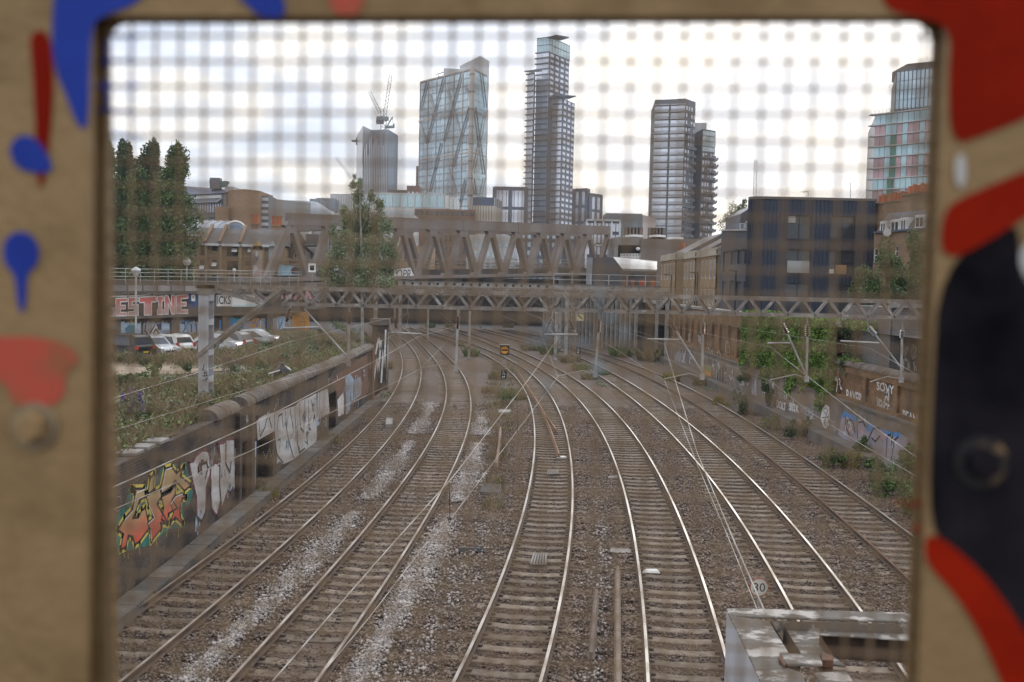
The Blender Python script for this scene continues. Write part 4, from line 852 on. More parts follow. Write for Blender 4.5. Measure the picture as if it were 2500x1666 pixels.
# post: H section with batten plates
pz = 3.0
b = MB(); b.box(px0, px1, GY-.32, GY-.29, pz-.2, zt-.02); b.box(px0, px1, GY+.29, GY+.32, pz-.2, zt-.02); b.box((px0+px1)/2-.02, (px0+px1)/2+.02, GY-.288, GY+.288, pz-.2, zt-.02); b.build('post', M_POSTP, g1, bevel=.006)
for z_ in (6.35, 5.55, 4.55, 3.65):
    b = MB(); b.box(px1-.02, px1+.004, GY-.31, GY+.31, z_-.10, z_+.10); b.build('batten_plate', M_POSTP, g1)
b = MB(); b.box(px0-.06, px1+.06, GY-.4, GY+.4, pz-.3, pz+.12); b.build('base_plate', M_CONC, g1)
b = MB(); b.box(px0-.04, px1+.22, GY-.36, GY-.33, zt-.34, zt-.013); b.build('gusset_plate', M_BOOM, g1)
for yy in (GY-.37, GY+.37):
    a, c = aty(483, 868, GY), aty(697, 701, GY); b = MB(); b.bar((px0-.02, yy, a.z), (c.x, yy, c.z), .09, .12); b.build('knee_brace', M_BOOM, g1)
b = MB(); fpt = lambda x, y: Vector((*aty(260+x/5.227, 680+y/5.227, GY-.323).xz, 0)); T = lambda L: [Vector((aty(260+x/5.227, 680+y/5.227, GY-.323).x, GY-.323, aty(260+x/5.227, 680+y/5.227, GY-.323).z)) for x, y in L]
for L in ([(1245,1100),(1230,1180),(1275,1170)], [(1220,1160),(1260,1180),(1240,1210)], [(1255,1210),(1275,1200),(1280,1240),(1250,1250),(1255,1210)], [(1225,1245),(1295,1245)], [(1225,1310),(1290,1270),(1260,1320)]): ribbon(b, T(L), .025, (0,-1,0))
b.build('graffiti_tag', G_BLK, g1)
for xx in (15.05, ):
    b = MB(); b.box(xx+.3, xx+.62, GY-.32, GY-.29, -.3, zt); b.box(xx+.3, xx+.62, GY+.29, GY+.32, -.3, zt); b.box(xx+.44, xx+.48, GY-.288, GY+.288, -.3, zt); b.build('post', M_POSTP, g1)
# ---- hanging assemblies
def insulator(name, p, q, parent, m, n=6):
    p, q = Vector(p), Vector(q); d = (q-p); L = d.length; pr = [(.028, 0)]
    for i in range(n):
        h = L*(i+.2)/n; s_ = L/n
        pr += [(.034, h), (.088, h+s_*.28), (.084, h+s_*.42), (.034, h+s_*.5)]
    pr.append((.028, L)); b = MB(); b.lathe(p, pr, 12, d); return b.build(name, m, parent, smooth=False)
def at33(p): return aty(p[0], p[1], GY)
def drop(label, vert, ins, arm, diag=None, dins=None, mess=None, m=M_INS, grp='overhead wire supports hanging from the gantry'):
    """vert: top, bottom of the tube; ins: insulator on it; arm: registration arm; diag/dins: raking tube and its insulator; mess: messenger arm"""
    t = thing('wire_support', label, 'wire support', tuple(at33(vert[1])), grp)
    top, bot = at33(vert[0]), at33(vert[1]); i0, i1 = at33(ins[0]), at33(ins[1])
    b = MB(); b.tube([Vector((top.x, GY, zb)), i0], .032, 8); b.build('hanger', M_TUBE, t)
    insulator('insulator', i0, i1, t, m)
    b = MB(); b.tube([i1, bot + Vector((0,0,-.08))], .042, 8); b.build('drop_tube', M_TUBE, t)
    b = MB(); b.obox(bot, (1,0,0), (0,1,0), (0,0,1), .07, .06, .09); b.build('clamp', M_TUBE, t)
    b = MB(); b.tube([at33(p) for p in arm], .020, 6); b.build('registration_arm', M_ALU, t)
    if diag:
        a, c = at33(diag[0]), at33(diag[1])
        if dins:
            j0, j1 = at33(dins[0]), at33(dins[1]); insulator('insulator', j0, j1, t, m); b = MB(); b.tube([Vector((j0.x - (j1.x-j0.x)*.25, GY, zb)), j0], .03, 8); b.build('hanger', M_TUBE, t)
            b = MB(); b.tube([j1, c], .032, 8)
        else: b = MB(); b.tube([a, c], .032, 8)
        b.build('raking_tube', M_TUBE, t)
    if mess: b = MB(); b.tube([at33(p) for p in mess], .032, 8); b.build('messenger_arm', M_TUBE, t)
    return t
drop('wire support hanging over the track closest to the graffiti wall', ((853,757),(851,888)), ((853,763),(852,792)), ((851,889),(838,884),(829,888)), ((743,755),(845,868)), None, ((690,802),(781,799)))
drop('wire support with brown insulator and cranked arm left of the orange signal disc', ((1118,760),(1113,900)), ((1118,772),(1117,803)), ((1113,897),(1082,889),(1024,901)), ((962,760),(968,812)), ((964,778),(967,802)), ((955,812),(1030,816)))
drop('wire support between two raked brown insulators right of the yellow signal disc', ((1464,765),(1453,915)), ((1463,780),(1461,812)), ((1453,914),(1424,905),(1362,919)), ((1390,770),(1405,812)), ((1389,780),(1401,806)), ((1328,817),(1411,817)))
drop('wire support in front of the brick pilasters, raked tube to its foot', ((1718,772),(1714,921)), ((1717,788),(1716,816)), ((1713,922),(1683,912),(1622,926)), ((1630,775),(1711,905)), ((1632,780),(1650,808)), ((1581,828),(1658,830)))
drop('wire support in front of the ivy curtain', ((1971,778),(1969,926)), ((1971,793),(1971,822)), ((1968,924),(1941,915),(1881,928)), ((1905,785),(1966,913)), ((1909,791),(1922,815)), ((1874,838),(1929,838)))
drop('wire support with grey insulators at the right end of the gantry', ((2203,790),(2200,928)), ((2203,806),(2202,826)), ((2199,926),(2166,920),(2124,933)), ((2115,785),(2198,896)), ((2120,799),(2137,818)), ((2052,833),(2146,838)), m=M_INSG)
for k, (a, c) in enumerate((((1347,778),(1332,812)), ((708,752),(700,786)))):
    t = thing('stay_insulator', ('brown stay insulator raked left under the gantry beside the yellow disc', 'brown stay insulator in front of the orange painted panel')[k], 'insulator', tuple(at33(c)))
    b = MB(); p = at33(a); b.tube([Vector((p.x+.06, GY, zb)), p], .03, 8); b.build('hanger', M_TUBE, t); insulator('insulator_body', at33(a), at33(c), t, M_INS)
# ---- running wires
def wire(name, label, pts, r=.0052, grp='overhead wires'):
    b = MB(); b.tube(pts, r, 5); o = b.build(name, M_ALU, loc=tuple(pts[0])); tag(o, label, 'overhead wire', grp); return o
def fromgantry(px, py, ends, far=None, farz=None):
    """one wire through a support at the gantry, running on towards the camera through the given picture points at known distances"""
    pts = [aty(px, py, GY)]
    for (x, y, Y) in ends: pts.append(aty(x, y, Y))
    if far is not None: pts = [Vector(far)] + pts
    return pts
def farpt(k, y, z, off=0): p = PATH[k].pt(y, off); return (p.x, p.y, z)
CZ = 4.1
def zy(py, px, z): p = atz(px, py, z); return p.y
wire('overhead_wire', 'upper wire descending to the bottom left past the third track', [Vector(farpt('C', 98, 5.6)), Vector(farpt('C', 64, 4.9)), aty(1362,827,GY), aty(1288,930,19.5), aty(1104,1167,10.3), aty(954,1333,7.8), aty(666,1663,5.2)])
wire('overhead_wire', 'lower wire from the cranked arm beside the orange disc down across the pale ballast', [Vector(farpt('C', 98, 4.2)), Vector(farpt('C', 64, 4.1)), aty(1362,921,GY), aty(1253,1065,20.5), aty(1097,1272,13.0), aty(1036,1333,11.8), aty(900,1510,9.2), aty(771,1663,7.7)])
wire('overhead_wire', 'upper wire from the brick pilasters down to the 30 sign', [Vector(farpt('D', 98, 5.5)), Vector(farpt('D', 64, 4.9)), aty(1622,841,GY), aty(1702,1106,11.4), aty(1797,1333,7.4), aty(1870,1500,5.9)])
wire('overhead_wire', 'lower wire from the brick pilasters down to the left of the 30 sign', [Vector(farpt('D', 98, 4.2)), Vector(farpt('D', 64, 4.1)), aty(1622,928,GY), aty(1699,1126,17.6), aty(1785,1330,11.8), aty(1853,1500,9.2)])
wire('overhead_wire', 'upper wire crossing the ivy and running off at the right', [Vector(farpt('E', 98, 5.5)), Vector(farpt('E', 64, 4.95)), aty(1882,849,GY), aty(1967,916,22), aty(2090,1011,15), aty(2232,1113,11.4), aty(2330,1190,9.6)])
wire('overhead_wire', 'lower wire leaving the arm in front of the ivy for the right edge', [Vector(farpt('E', 98, 4.2)), Vector(farpt('E', 64, 4.1)), aty(1882,931,GY), aty(1974,1004,25), aty(2110,1089,19), aty(2226,1157,16.1), aty(2330,1220,14)])
wire('overhead_wire', 'upper wire at the grey insulators under the right end of the gantry', [Vector(farpt('F', 98, 5.5)), Vector(farpt('F', 64, 4.95)), aty(2124,851,GY), aty(2198,892,25), aty(2300,950,19)])
wire('overhead_wire', 'upper wire of the second track passing above the silver graffiti', [Vector(farpt('B', 98, 5.5)), Vector(farpt('B', 64, 5.3)), aty(1114,796,GY+1.5), aty(1020,823,28), aty(940,869,21), aty(628,1031,11.3), aty(268,1194,7.3)])
wire('overhead_wire', 'lower wire of the second track ending over the red graffiti', [Vector(farpt('B', 98, 4.2)), Vector(farpt('B', 64, 4.1)), aty(1024,902,GY), aty(967,932,29), aty(608,1103,16.3), aty(299,1235,12.3), aty(240,1262,11.7)])
wire('overhead_wire', 'lower wire crossing the bank above the coping stones', [Vector(farpt('A', 98, 4.3)), Vector(farpt('A', 64, 4.15)), aty(829,889,GY), aty(815,893,32.5), aty(540,970,23), aty(275,1052,17.6), aty(200,1078,16.4)])
wire('overhead_wire', 'upper wire crossing the weeds beside the pale gantry post', [Vector(farpt('A', 98, 5.5)), Vector(farpt('A', 64, 5.0)), aty(850,800,GY), aty(710,834,27), aty(500,905,18.3), aty(295,967,14), aty(200,996,12.9)])
for k, (x, y0_, y1_, Y) in enumerate(((1097,1180,1270,13.0), (1262,962,1055,20.8))):
    b = MB(); b.tube([aty(x, y0_, Y), aty(x+1, y1_, Y)], .006, 5); o = b.build('dropper', M_DARK, loc=tuple(aty(x, y1_, Y))); tag(o, ('thin dropper wire over the pale ballast strip', 'thin dropper wire left of the spare rail by the third track')[k], 'dropper wire')
b = MB(); b.tube([aty(1093,1262,13), aty(1097,1276,13), aty(1102,1264,13)], .012, 5); tag(b.build('wire_clip', M_DARK, loc=tuple(aty(1097,1270,13))), 'small dark clip where the dropper meets the lower wire', 'wire clip')
# ---- far gantry
g2_ = thing('overhead_line_gantry', 'far lattice gantry on slim masts just before the brown bridge', 'gantry', (-13.5, 98, 0))
gantry_boom(g2_, 98, -13.5, 15.3, 6.62, 5.85, 1.5, w=.11)
for (x, y) in ((1358, 853), (1383, 873)):
    p = atz(x, y, -.25); X = aty(x, 790, 98).x
    b = MB(); b.box(X-.16, X+.16, 97.8, 98.2, -.3, 6.6); b.build('mast', M_GALV, g2_)
for X in (-13.4, 15.1): b = MB(); b.box(X-.16, X+.16, 97.8, 98.2, -.3, 6.6); b.build('mast', M_GALV, g2_)
# slim masts standing between tracks
def mast(px, ptop, pbase, label, wd=.2, ladder=False):
    p = atz(px, pbase, -.22); zt_ = aty(px, ptop, p.y).z
    t = thing('lineside_mast', label, 'mast', tuple(p)); b = MB(); b.box(p.x-wd/2, p.x+wd/2, p.y-wd/2, p.y+wd/2, -.3, zt_); b.build('mast_shaft', M_GALV, t)
    b = MB(); b.box(p.x-wd, p.x+wd, p.y-wd, p.y+wd, -.3, .05); b.build('foot', M_CONC, t)
    if ladder:
        for q in range(9): b = MB(); b.box(p.x+wd*.7, p.x+wd*.7+.32, p.y-.24, p.y-.2, .3+q*.3, .34+q*.3); b.build('rung', M_DARK, t)
        for xx in (wd*.7, wd*.7+.3): b = MB(); b.box(p.x+xx, p.x+xx+.04, p.y-.25, p.y-.19, .1, 3.1); b.build('ladder_rail', M_DARK, t)
    return t
mast(1145, 760, 880, 'slim grey mast among the weeds left of the orange disc', .22); mast(1365, 752, 850, 'slim grey mast left of the laddered one', .26); mast(1381, 748, 873, 'grey mast with a black ladder left of the yellow disc', .3, True)
mast(1044, 745, 836, 'thin mast at the bend of the left-hand tracks', .2); mast(1173, 752, 800, 'thin mast in front of the dark bridge opening', .2)
# ---- banner signals
def text_plate(parent, c, lines, w, h, col=M_WHITE, Nn=(0,-1,0)):
    c = Vector(c); n = len(lines); lh = h/n
    for i, s_ in enumerate(lines):
        ww = w*(.28 if len(s_) == 1 else .6); zc_ = c.z + h/2 - lh*(i+.5); b = MB()
        text_on(b, s_, (c.x-ww/2, c.y, zc_-lh*.32), (c.x+ww/2, c.y, zc_-lh*.32), (c.x-ww/2, c.y, zc_+lh*.32)); b.build('lettering', col, parent)
def banner(name, label, pc, pbase, halfpx, face, frame_m, ang, plate_px, box=True):
    g = atz(*pbase, -.22); Y = g.y; c = aty(*pc, Y); s_ = halfpx/FPX*Y
    t = thing(name, label, 'signal', tuple(g))
    b = MB(); b.box(c.x-s_, c.x+s_, Y-.02, Y+.28, c.z-s_*1.08, c.z+s_*1.08); b.build('housing', frame_m, t, bevel=.02)
    b = MB(); b.box(c.x-s_*1.06, c.x+s_*1.06, Y-.25, Y+.28, c.z+s_*1.09, c.z+s_*1.14); b.build('hood', M_GALV, t)
    b = MB(); b.lathe((c.x, Y-.022, c.z), [(s_*.80, 0), (s_*.80, .02)], 28, (0,-1,0)); b.build('disc', face, t)
    d = Vector((math.cos(ang), 0, math.sin(ang))); b = MB(); b.obox((c.x, Y-.05, c.z), d, Vector((0,1,0)), Vector((-d.z,0,d.x)), s_*.72, .006, s_*.17); b.build('arm', M_DARK, t)
    for xx in (-.1, .1): b = MB(); b.box(c.x+xx-.025, c.x+xx+.025, Y+.05, Y+.1, -.3, c.z-s_*1.08); b.build('post', M_GALV if box else M_CONCD, t)
    p = aty(*plate_px, Y); b = MB(); b.box(p.x-.19, p.x+.19, Y-.02, Y+.02, p.z-.30, p.z+.30); b.build('number_plate', M_DARK, t); text_plate(t, (p.x, Y-.024, p.z), ('L', '72', 'BR'), .34, .54)
    return t
banner('banner_signal', 'square signal with an orange disc and level black bar', (1232,855), (1231,957), 11.5, mat('signal_orange', (0.62,0.27,0.035), rough=.4), mat('signal_housing', (0.05,0.042,0.035), rough=.7), 0.0, (1230,914))
t = banner('banner_signal', 'pale signal with a yellow disc and slanting black bar', (1416,774), (1412,897), 9.5, mat('signal_yellow', (0.66,0.62,0.26), rough=.35), M_GREYW, -PI/4.2, (1412,856), False)
# ---- speed sign
g = atz(1855, 1482, -.2); c = aty(1853, 1434, g.y)
t = thing('speed_sign', 'small round white sign reading 30 with a red rim beside the bright rail', 'sign', tuple(g))
b = MB(); b.lathe((c.x, g.y, c.z), [(.215, 0), (.215, .015)], 32, (0,-1,0)); b.build('rim', mat('sign_red', (0.35,0.06,0.04), (0.25,0.05,0.04), sc=8), t)
b = MB(); b.lathe((c.x, g.y-.0155, c.z), [(.197, 0), (.197, .004)], 32, (0,-1,0)); b.build('face', mat('sign_face', (0.50,0.465,0.41), (0.42,0.39,0.34), sc=9), t)
b = MB(); text_on(b, '30', (c.x-.125, g.y-.021, c.z-.10), (c.x+.135, g.y-.021, c.z-.10), (c.x-.125, g.y-.021, c.z+.10)); b.build('lettering', M_NUM, t)
b = MB(); b.box(c.x-.025, c.x+.025, g.y+.002, g.y+.05, -.3, c.z+.1); b.build('post', M_GALV, t)
# ---- peeling steel frame, lower right
FZ = 4.3
ff = thing('steel_frame', 'peeling white painted steel frame top close below the footbridge', 'steel frame', tuple(atz(1800, 1560, 0).xy) + (0,))
M_PEEL = mat('peeling_paint', (0.105,0.094,0.082), (0.15,0.136,0.12), sc=3, rough=.95, spec=.1, bump=.5, bsc=14, c3=(0.36,0.335,0.31), sc3=3.2, lo3=.5, hi3=.57, stretch=(1,1.6,1))
M_PEELR = mat('rusty_edge', (0.14,0.065,0.035), (0.08,0.045,0.03), sc=8, rough=.9)
f8 = lambda x, y, z=FZ: atz(1740 + x*.221, 1380 + y*.221, z)
def slab(name, P, z, th, m=M_PEEL, bev=.008): b = MB(); b.prism([f8(x, y, z) for x, y in P], (0,0,-th)); return b.build(name, m, ff, bevel=bev)
slab('cross_beam', [(155,470),(155,500),(230,560),(2800,640),(2800,540)], FZ, .02)
slab('cross_beam_lower_flange', [(640,640),(1180,760),(2800,860),(2800,700)], FZ-.10, .02)
b = MB(); P = [f8(640, 612, FZ-.02), f8(2800, 668, FZ-.02)]; b.poly([P[0], P[1], P[1]+Vector((0,0,-.10)), P[0]+Vector((0,0,-.10))]); b.build('cross_beam_web', M_PEEL, ff)
slab('side_beam', [(155,500),(230,560),(620,610),(840,960),(740,960),(740,1100),(980,1180),(1120,1500),(620,1500),(370,930)], FZ-.002, .02)
slab('inner_beam', [(780,665),(1180,760),(1330,1000),(1480,1110),(1300,1090),(1200,985),(970,970)], FZ-.1, .02)
slab('tie_plate', [(745,965),(1180,985),(1215,1085),(820,1090)], FZ+.03, .025)
slab('bolt_block', [(1200,950),(1330,1000),(1330,1050),(1200,1045)], FZ+.02, .06, M_PEELR)
slab('edge_plate', [(725,1020),(745,965),(815,1085),(790,1110)], FZ+.025, .05, M_PEELR)
slab('inner_beam', [(1115,1180),(1480,1170),(1700,1500),(1290,1500)], FZ-.05, .02)
b = MB(); a, c = f8(155, 500, FZ-.02), f8(620, 1500, FZ-.02)
b.poly([a, c, c+Vector((0,0,-.9)), a+Vector((0,0,-.9))][::-1]); b.build('beam_side', M_POSTP, ff)
a2 = f8(190, 640, FZ-.9)
b = MB(); q = f8(150, 640, FZ); b.box(q.x-.03, q.x+.03, q.y-.6, q.y-.56, 0, FZ-.3); b.build('stay', M_GALV, ff)
q = f8(420, 900, FZ); b = MB(); b.box(q.x-.02, q.x+.26, q.y-.35, q.y+.05, -.3, FZ-.25); b.build('column', M_POSTP, ff, bevel=.01)
q = f8(2900, 700, FZ); b = MB(); b.box(q.x, q.x+.26, q.y-.35, q.y+.05, -.3, FZ-.03); b.build('column', M_POSTP, ff, bevel=.01)
M_SLOT = mat('slot_shade_rust', (0.045,0.03,0.022), (0.07,0.042,0.028), sc=5, rough=.95)  # dark rust tone with the shade inside the slots put into it
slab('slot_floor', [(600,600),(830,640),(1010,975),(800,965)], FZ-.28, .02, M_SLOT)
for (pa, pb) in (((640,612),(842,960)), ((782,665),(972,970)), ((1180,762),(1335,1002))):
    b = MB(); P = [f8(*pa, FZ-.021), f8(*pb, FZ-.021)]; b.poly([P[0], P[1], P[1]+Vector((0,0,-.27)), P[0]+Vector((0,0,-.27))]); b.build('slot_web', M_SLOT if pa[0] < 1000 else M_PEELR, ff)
b = MB(); P = [f8(1180,762,FZ-.13), f8(2800,862,FZ-.13)]; b.poly([P[0], P[1], P[1]+Vector((0,0,-.2)), P[0]+Vector((0,0,-.2))]); b.build('beam_shadow_web', M_SLOT, ff)  # dark web stands for the shade under the lower flange
# ---- loose things on the ballast
def lay_rail(label, P, z=-.11, m=M_RUST, w=.065, h=.13, name='spare_rail'):
    pts = [atz(x, y, z) for x, y in P]; b = MB()
    n = len(RAILP); vs = []
    for i, p in enumerate(pts):
        d = (pts[min(i+1, len(pts)-1)] - pts[max(i-1, 0)]).normalized(); sx = Vector((d.y, -d.x, 0))
        for a, zz in RAILP: vs.append(p + sx*a + Vector((0,0,zz+.10)))
    b.v = [V3(v) for v in vs]
    for i in range(len(pts)-1):
        for k in range(n): k2 = (k+1) % n; b.f.append([i*n+k, i*n+k2, (i+1)*n+k2, (i+1)*n+k]); b.mi.append(0)
    b.f.append(list(range(n))[::-1]); b.mi.append(0); b.f.append([(len(pts)-1)*n+k for k in range(n)]); b.mi.append(0)
    o = b.build(name, m, loc=tuple(pts[0])); tag(o, label, 'spare rail', 'spare rails left lying on the ballast'); return o
M_SPARE = mat('spare_rail', (0.23,0.135,0.08), (0.16,0.09,0.055), sc=4, rough=.85)
lay_rail('long rusty spare rail lying inside the middle track', [(1262,905),(1290,950),(1322,1000),(1345,1055),(1365,1114)], .02, M_SPARE)
lay_rail('short rusty spare rail touching the long one inside the middle track', [(1327,1009),(1345,1035),(1357,1052)], .02, M_SPARE)
lay_rail('brown spare rail lying alone on the wide ballast left of the middle track', [(1222,1048),(1218,1090),(1211,1138)], -.02, mat('spare_brown', (0.24,0.17,0.125), (0.18,0.12,0.09), sc=4, rough=.85))
lay_rail('tan spare rail lying along the foot of the picture', [(1508,1391),(1508,1500),(1509,1700)], -.04, mat('spare_tan', (0.235,0.18,0.14), (0.17,0.125,0.095), sc=4, rough=.85))
lay_rail('dull spare rail lying on the pinkish ballast right of the middle track', [(1456,1449),(1450,1520),(1443,1605)], -.06, mat('spare_dull', (0.155,0.12,0.10), (0.12,0.09,0.075), sc=4, rough=.85))
def grid(label, quad, nb, z=-.10):
    P = [atz(x, y, z) for x, y in quad]; c = sum(P, Vector())/4; t = thing('axle_counter_grid', label, 'track grid', tuple(c), 'slatted grids between the rails'); b = MB(); b.bar(P[0], P[1], .04, .03); b.bar(P[3], P[2], .04, .03); b.build('grid_frame', M_CONC, t)
    for i in range(nb): q = i/(nb-1); b = MB(); b.bar(P[0].lerp(P[1], q), P[3].lerp(P[2], q), .045, .03); b.build('grid_bar', M_CONC, t)
grid('slatted grid between the rails of the middle track in the foreground', [(1296,1378),(1332,1378),(1333,1352),(1304,1352)], 6)
grid('slatted grid between the rails of the middle track farther back', [(1336,1158),(1363,1157),(1361,1147),(1339,1147)], 6)
P = [atz(x, y, -.1) for x, y in ((1171,1201),(1222,1204),(1224,1184),(1180,1181))]; c = sum(P, Vector())/4
t = thing('trough_cover', 'flat grey blue ribbed cover on the ballast left of the middle track', 'cover', tuple(c)); b = MB(); b.prism(P, (0,0,-.1)); b.build('plate', mat('cover_blue_grey', (0.10,0.105,0.115), (0.07,0.073,0.08), sc=3), t)
for i in range(9): q = (i+.5)/9; b = MB(); b.bar(P[0].lerp(P[1], q) + Vector((0,0,.012)), P[3].lerp(P[2], q) + Vector((0,0,.012)), .03, .02); b.build('rib', MATS['cover_blue_grey'], t)
P = [atz(x, y, -.05) for x, y in ((1216,1007),(1248,1007),(1246,1000),(1218,1000))]; b = MB(); b.prism(P, (0,0,-.12)); tag(b.build('cable_slab', M_CONC, loc=tuple(P[0])), 'short grey concrete lid on the ballast before the weeds', 'slab')
P = [atz(x, y, -.08) for x, y in ((240*.34+900-4,1031),(960,1033),(957,1018),(946,1018))]; b = MB(); b.prism([atz(x, y, -.02) for x, y in ((941,1036),(958,1036),(959,1020),(944,1020))], (0,0,-.2)); tag(b.build('signal_box', M_CONC, loc=tuple(P[0])), 'little concrete box between the rails of the leftmost track', 'box')
for k, (x, y, w_, lab) in enumerate(((1590,1395,.22,'white plastic scrap beside the bright rail in the foreground'), (1500,1164,.3,'pale scrap of board between the middle tracks'), (1374,1117,.2,'white stone lump at the end of the long rusty spare rail'), (1513,1345,.32,'heap of white lime on the ballast'), (1155,1342,.35,'dark bent scrap lying on the pale ballast'))):
    p = atz(x, y, -.14); b = MB(); m_ = M_WHITE if k in (0, 2) else (M_DARK if k == 4 else M_WSTONE)
    b.add([p + Vector((random.uniform(-.2,.2)*w_ + w_*a, random.uniform(-.2,.2)*w_ + w_*.5*c_, random.uniform(.02,.07)*(1 if q else -.5))) for q, a, c_ in ((0,-1,-1),(0,1,-1),(0,1,1),(0,-1,1),(1,-.6,-.5),(1,.7,-.6),(1,.5,.6),(1,-.7,.5))], [(0,3,2,1),(4,5,6,7),(0,1,5,4),(1,2,6,5),(2,3,7,6),(3,0,4,7)])
    tag(b.build('scrap', m_, loc=tuple(p), bevel=.01), lab, 'scrap')
# ================================================================ brown steel truss bridge and the walkway girder
def truss(tr, A, B, zb, ht, chord, panels, rise=0.0):
    """one warren truss from A to B (xy), bottom zb, height ht; box members with rounded throats"""
    A, B = Vector((*A, 0)), Vector((*B, 0)); d = (B-A); L = d.length; d /= L; nn = Vector((d.y, -d.x, 0))
    Zv = Vector((0,0,1)); P = lambda s, z, o=0: A + d*s + nn*o + Zv*(z + rise*s/L); ds = (d + Zv*rise/L).normalized()
    hw = .40; run = ht*.36
    b = MB(); b.obox((P(run*.9, zb+ht-chord/2)+P(L-.2, zb+ht-chord/2))/2, ds, nn, Zv, (L-run*.9-.2)/2, hw, chord/2); b.build('top_chord', M_BRIDGE, tr)
    b = MB(); b.obox((P(0, zb+.2)+P(L, zb+.2))/2, ds, nn, Zv, L/2, hw, .2); b.build('bottom_chord', M_BRIDGE, tr)
    pw = (L - run)/panels
    def diag(s0, z0, s1, z1, w=.55):
        p, q = P(s0, z0), P(s1, z1); ax = (q-p).normalized(); up = nn.cross(ax); b = MB(); b.obox((p+q)/2, ax, nn, up, (q-p).length/2, hw*.9, w/2)
        return b.build('diagonal', M_BRIDGE, tr)
    zt_ = zb+ht-chord
    diag(-.2, zb+.35, run, zt_+.25, .85)
    for i in range(panels):
        s0 = run + pw*i
        diag(s0+.25, zt_+.1, s0+pw/2-.2, zb+.3); diag(s0+pw/2+.2, zb+.3, s0+pw-.25, zt_+.1)
        # gussets: trapezoid plates top and bottom with curved throats
        for (sc_, up_) in ((s0, False), (s0+pw/2, True)):
            pts = []
            w0, w1, hh = 1.0, .42, .95
            for k in range(7):
                t_ = k/6; wv = w1 + (w0-w1)*(1-math.sin(t_*PI/2)); pts.append((wv, hh*t_))
            poly = [(w_, h_) for w_, h_ in pts] + [(-w_, h_) for w_, h_ in pts[::-1]]
            z0 = (zb+.38) if up_ else zt_
            Q = [P(sc_+a, z0 + (h_ if up_ else -h_), -hw*.86) for a, h_ in poly]
            b = MB(); b.prism(Q, nn*(hw*1.72)); b.build('gusset', M_BRIDGE, tr)
    for i in range(1, panels):
        if i % 2 == 1: s0 = run + pw*i; b = MB(); b.obox(P(s0, zb+ht-chord/2), d, nn, Zv, .16, hw+.05, chord/2+.03); b.build('splice_plate', M_BRIDGE, tr)
    return P, L, d, nn
bz0, RISE = 6.75, 2.3
bA, bB = aty(655, 690, 116).xy, aty(1484, 672, 167).xy
br = thing('truss_bridge', 'brown steel truss railway bridge across the middle of the view', 'bridge', (bA[0], bA[1], bz0))
P_, L_, d_, n_ = truss(br, bA, bB, bz0, 8.0, 1.4, 11, RISE)
off = -n_*9.5 + d_*3.0
truss(br, (bA + off.xy + (d_*13).xy), (bB + off.xy + (d_*2).xy), bz0+.5, 8.0, 1.4, 9, RISE*.85)
b = MB(); b.obox((P_(0, bz0+.05)+P_(L_, bz0+.05))/2 - n_*4.75, (d_+Vector((0,0,RISE/L_))).normalized(), n_, Vector((0,0,1)), L_/2+1, 4.4, .25); b.build('deck', M_BRIDGE, br)
b = MB(); b.obox(P_(5.5, bz0+7.0) - n_*4.75 + d_*4.0, d_, n_, Vector((0,0,1)), .5, 4.4, .75); b.build('portal_beam', M_BRIDGE, br)
for s_ in range(10, int(L_)-4, 8): b = MB(); b.obox(P_(s_, bz0+7.6) - n_*4.75 + d_*1.5, d_, n_, Vector((0,0,1)), .2, 4.4, .2); b.build('sway_beam', M_BRIDGE, br)
for z_ in (1.5, 2.0, 2.5): b = MB(); b.tube([P_(2, bz0+z_) - n_*1.2, P_(L_-2, bz0+z_) - n_*1.2], .05, 5); b.build('handrail', M_GALV, br)
for s_ in range(3, int(L_)-2, 3): b = MB(); p = P_(s_, bz0+1.0) - n_*1.2; b.bar(p, p+Vector((0,0,1.6)), .07, .07); b.build('rail_post', M_GALV, br)
b = MB(); b.obox((P_(0, bz0+.7)+P_(L_, bz0+.7))/2 - n_*2.0, (d_+Vector((0,0,RISE/L_))).normalized(), n_, Vector((0,0,1)), L_/2-1, .1, .5); b.build('deck_screen', mat('deck_screen', (0.16,0.14,0.128), (0.11,0.098,0.09), sc=.6, rough=.8), br)
for s_, m_ in ((-1.5, M_CONC), (L_+1.0, M_CONC)): b = MB(); b.obox(P_(s_, 3.4) - n_*4.75, d_, n_, Vector((0,0,1)), 1.3, 5.4, 3.8); b.build('bearing_pier', m_, br)
b = MB(); b.obox(P_(L_*.62, 3.3) - n_*6.75, d_, n_, Vector((0,0,1)), 1.0, 1.2, 3.8); b.build('bearing_pier', M_CONCD, br)
# graffiti board on the near chord seen beside the tree, and blue painted screen at the left end
gb = lambda L, k=1: [atplane(900 + x*.34, 400 + y*.34, P_(0, 0) + n_*.36, n_) + n_*(.01*k) for x, y in L]
b = MB(); b.poly(gb([(185,760),(300,745),(335,830),(180,830)])); b.build('graffiti_background', G_WHT, br)
b = MB(); A_, B_, C_ = gb([(195,825),(300,825),(205,760)], 2); text_on(b, 'OPR', A_, B_, C_); b.build('graffiti_tag', G_BLK, br)
gb2 = lambda L, k=1: [atplane(440 + x*.1913, 420 + y*.1913, P_(0, 0) - n_*.5, n_) + n_*(.01*k) for x, y in L]
bs = thing('painted_screen', 'sky blue painted hoarding with a red blob behind the left end of the bridge', 'hoarding', tuple(gb2([(1400,1320)])[0]))
b = MB(); Q = gb2([(1250,1325),(1270,1190),(1540,1200),(1560,1320)]); b.prism([q - n_*.2 for q in Q], n_*.15); b.build('panel', mat('hoarding_blue', (0.26,0.40,0.46), (0.20,0.31,0.37), sc=.8), bs)
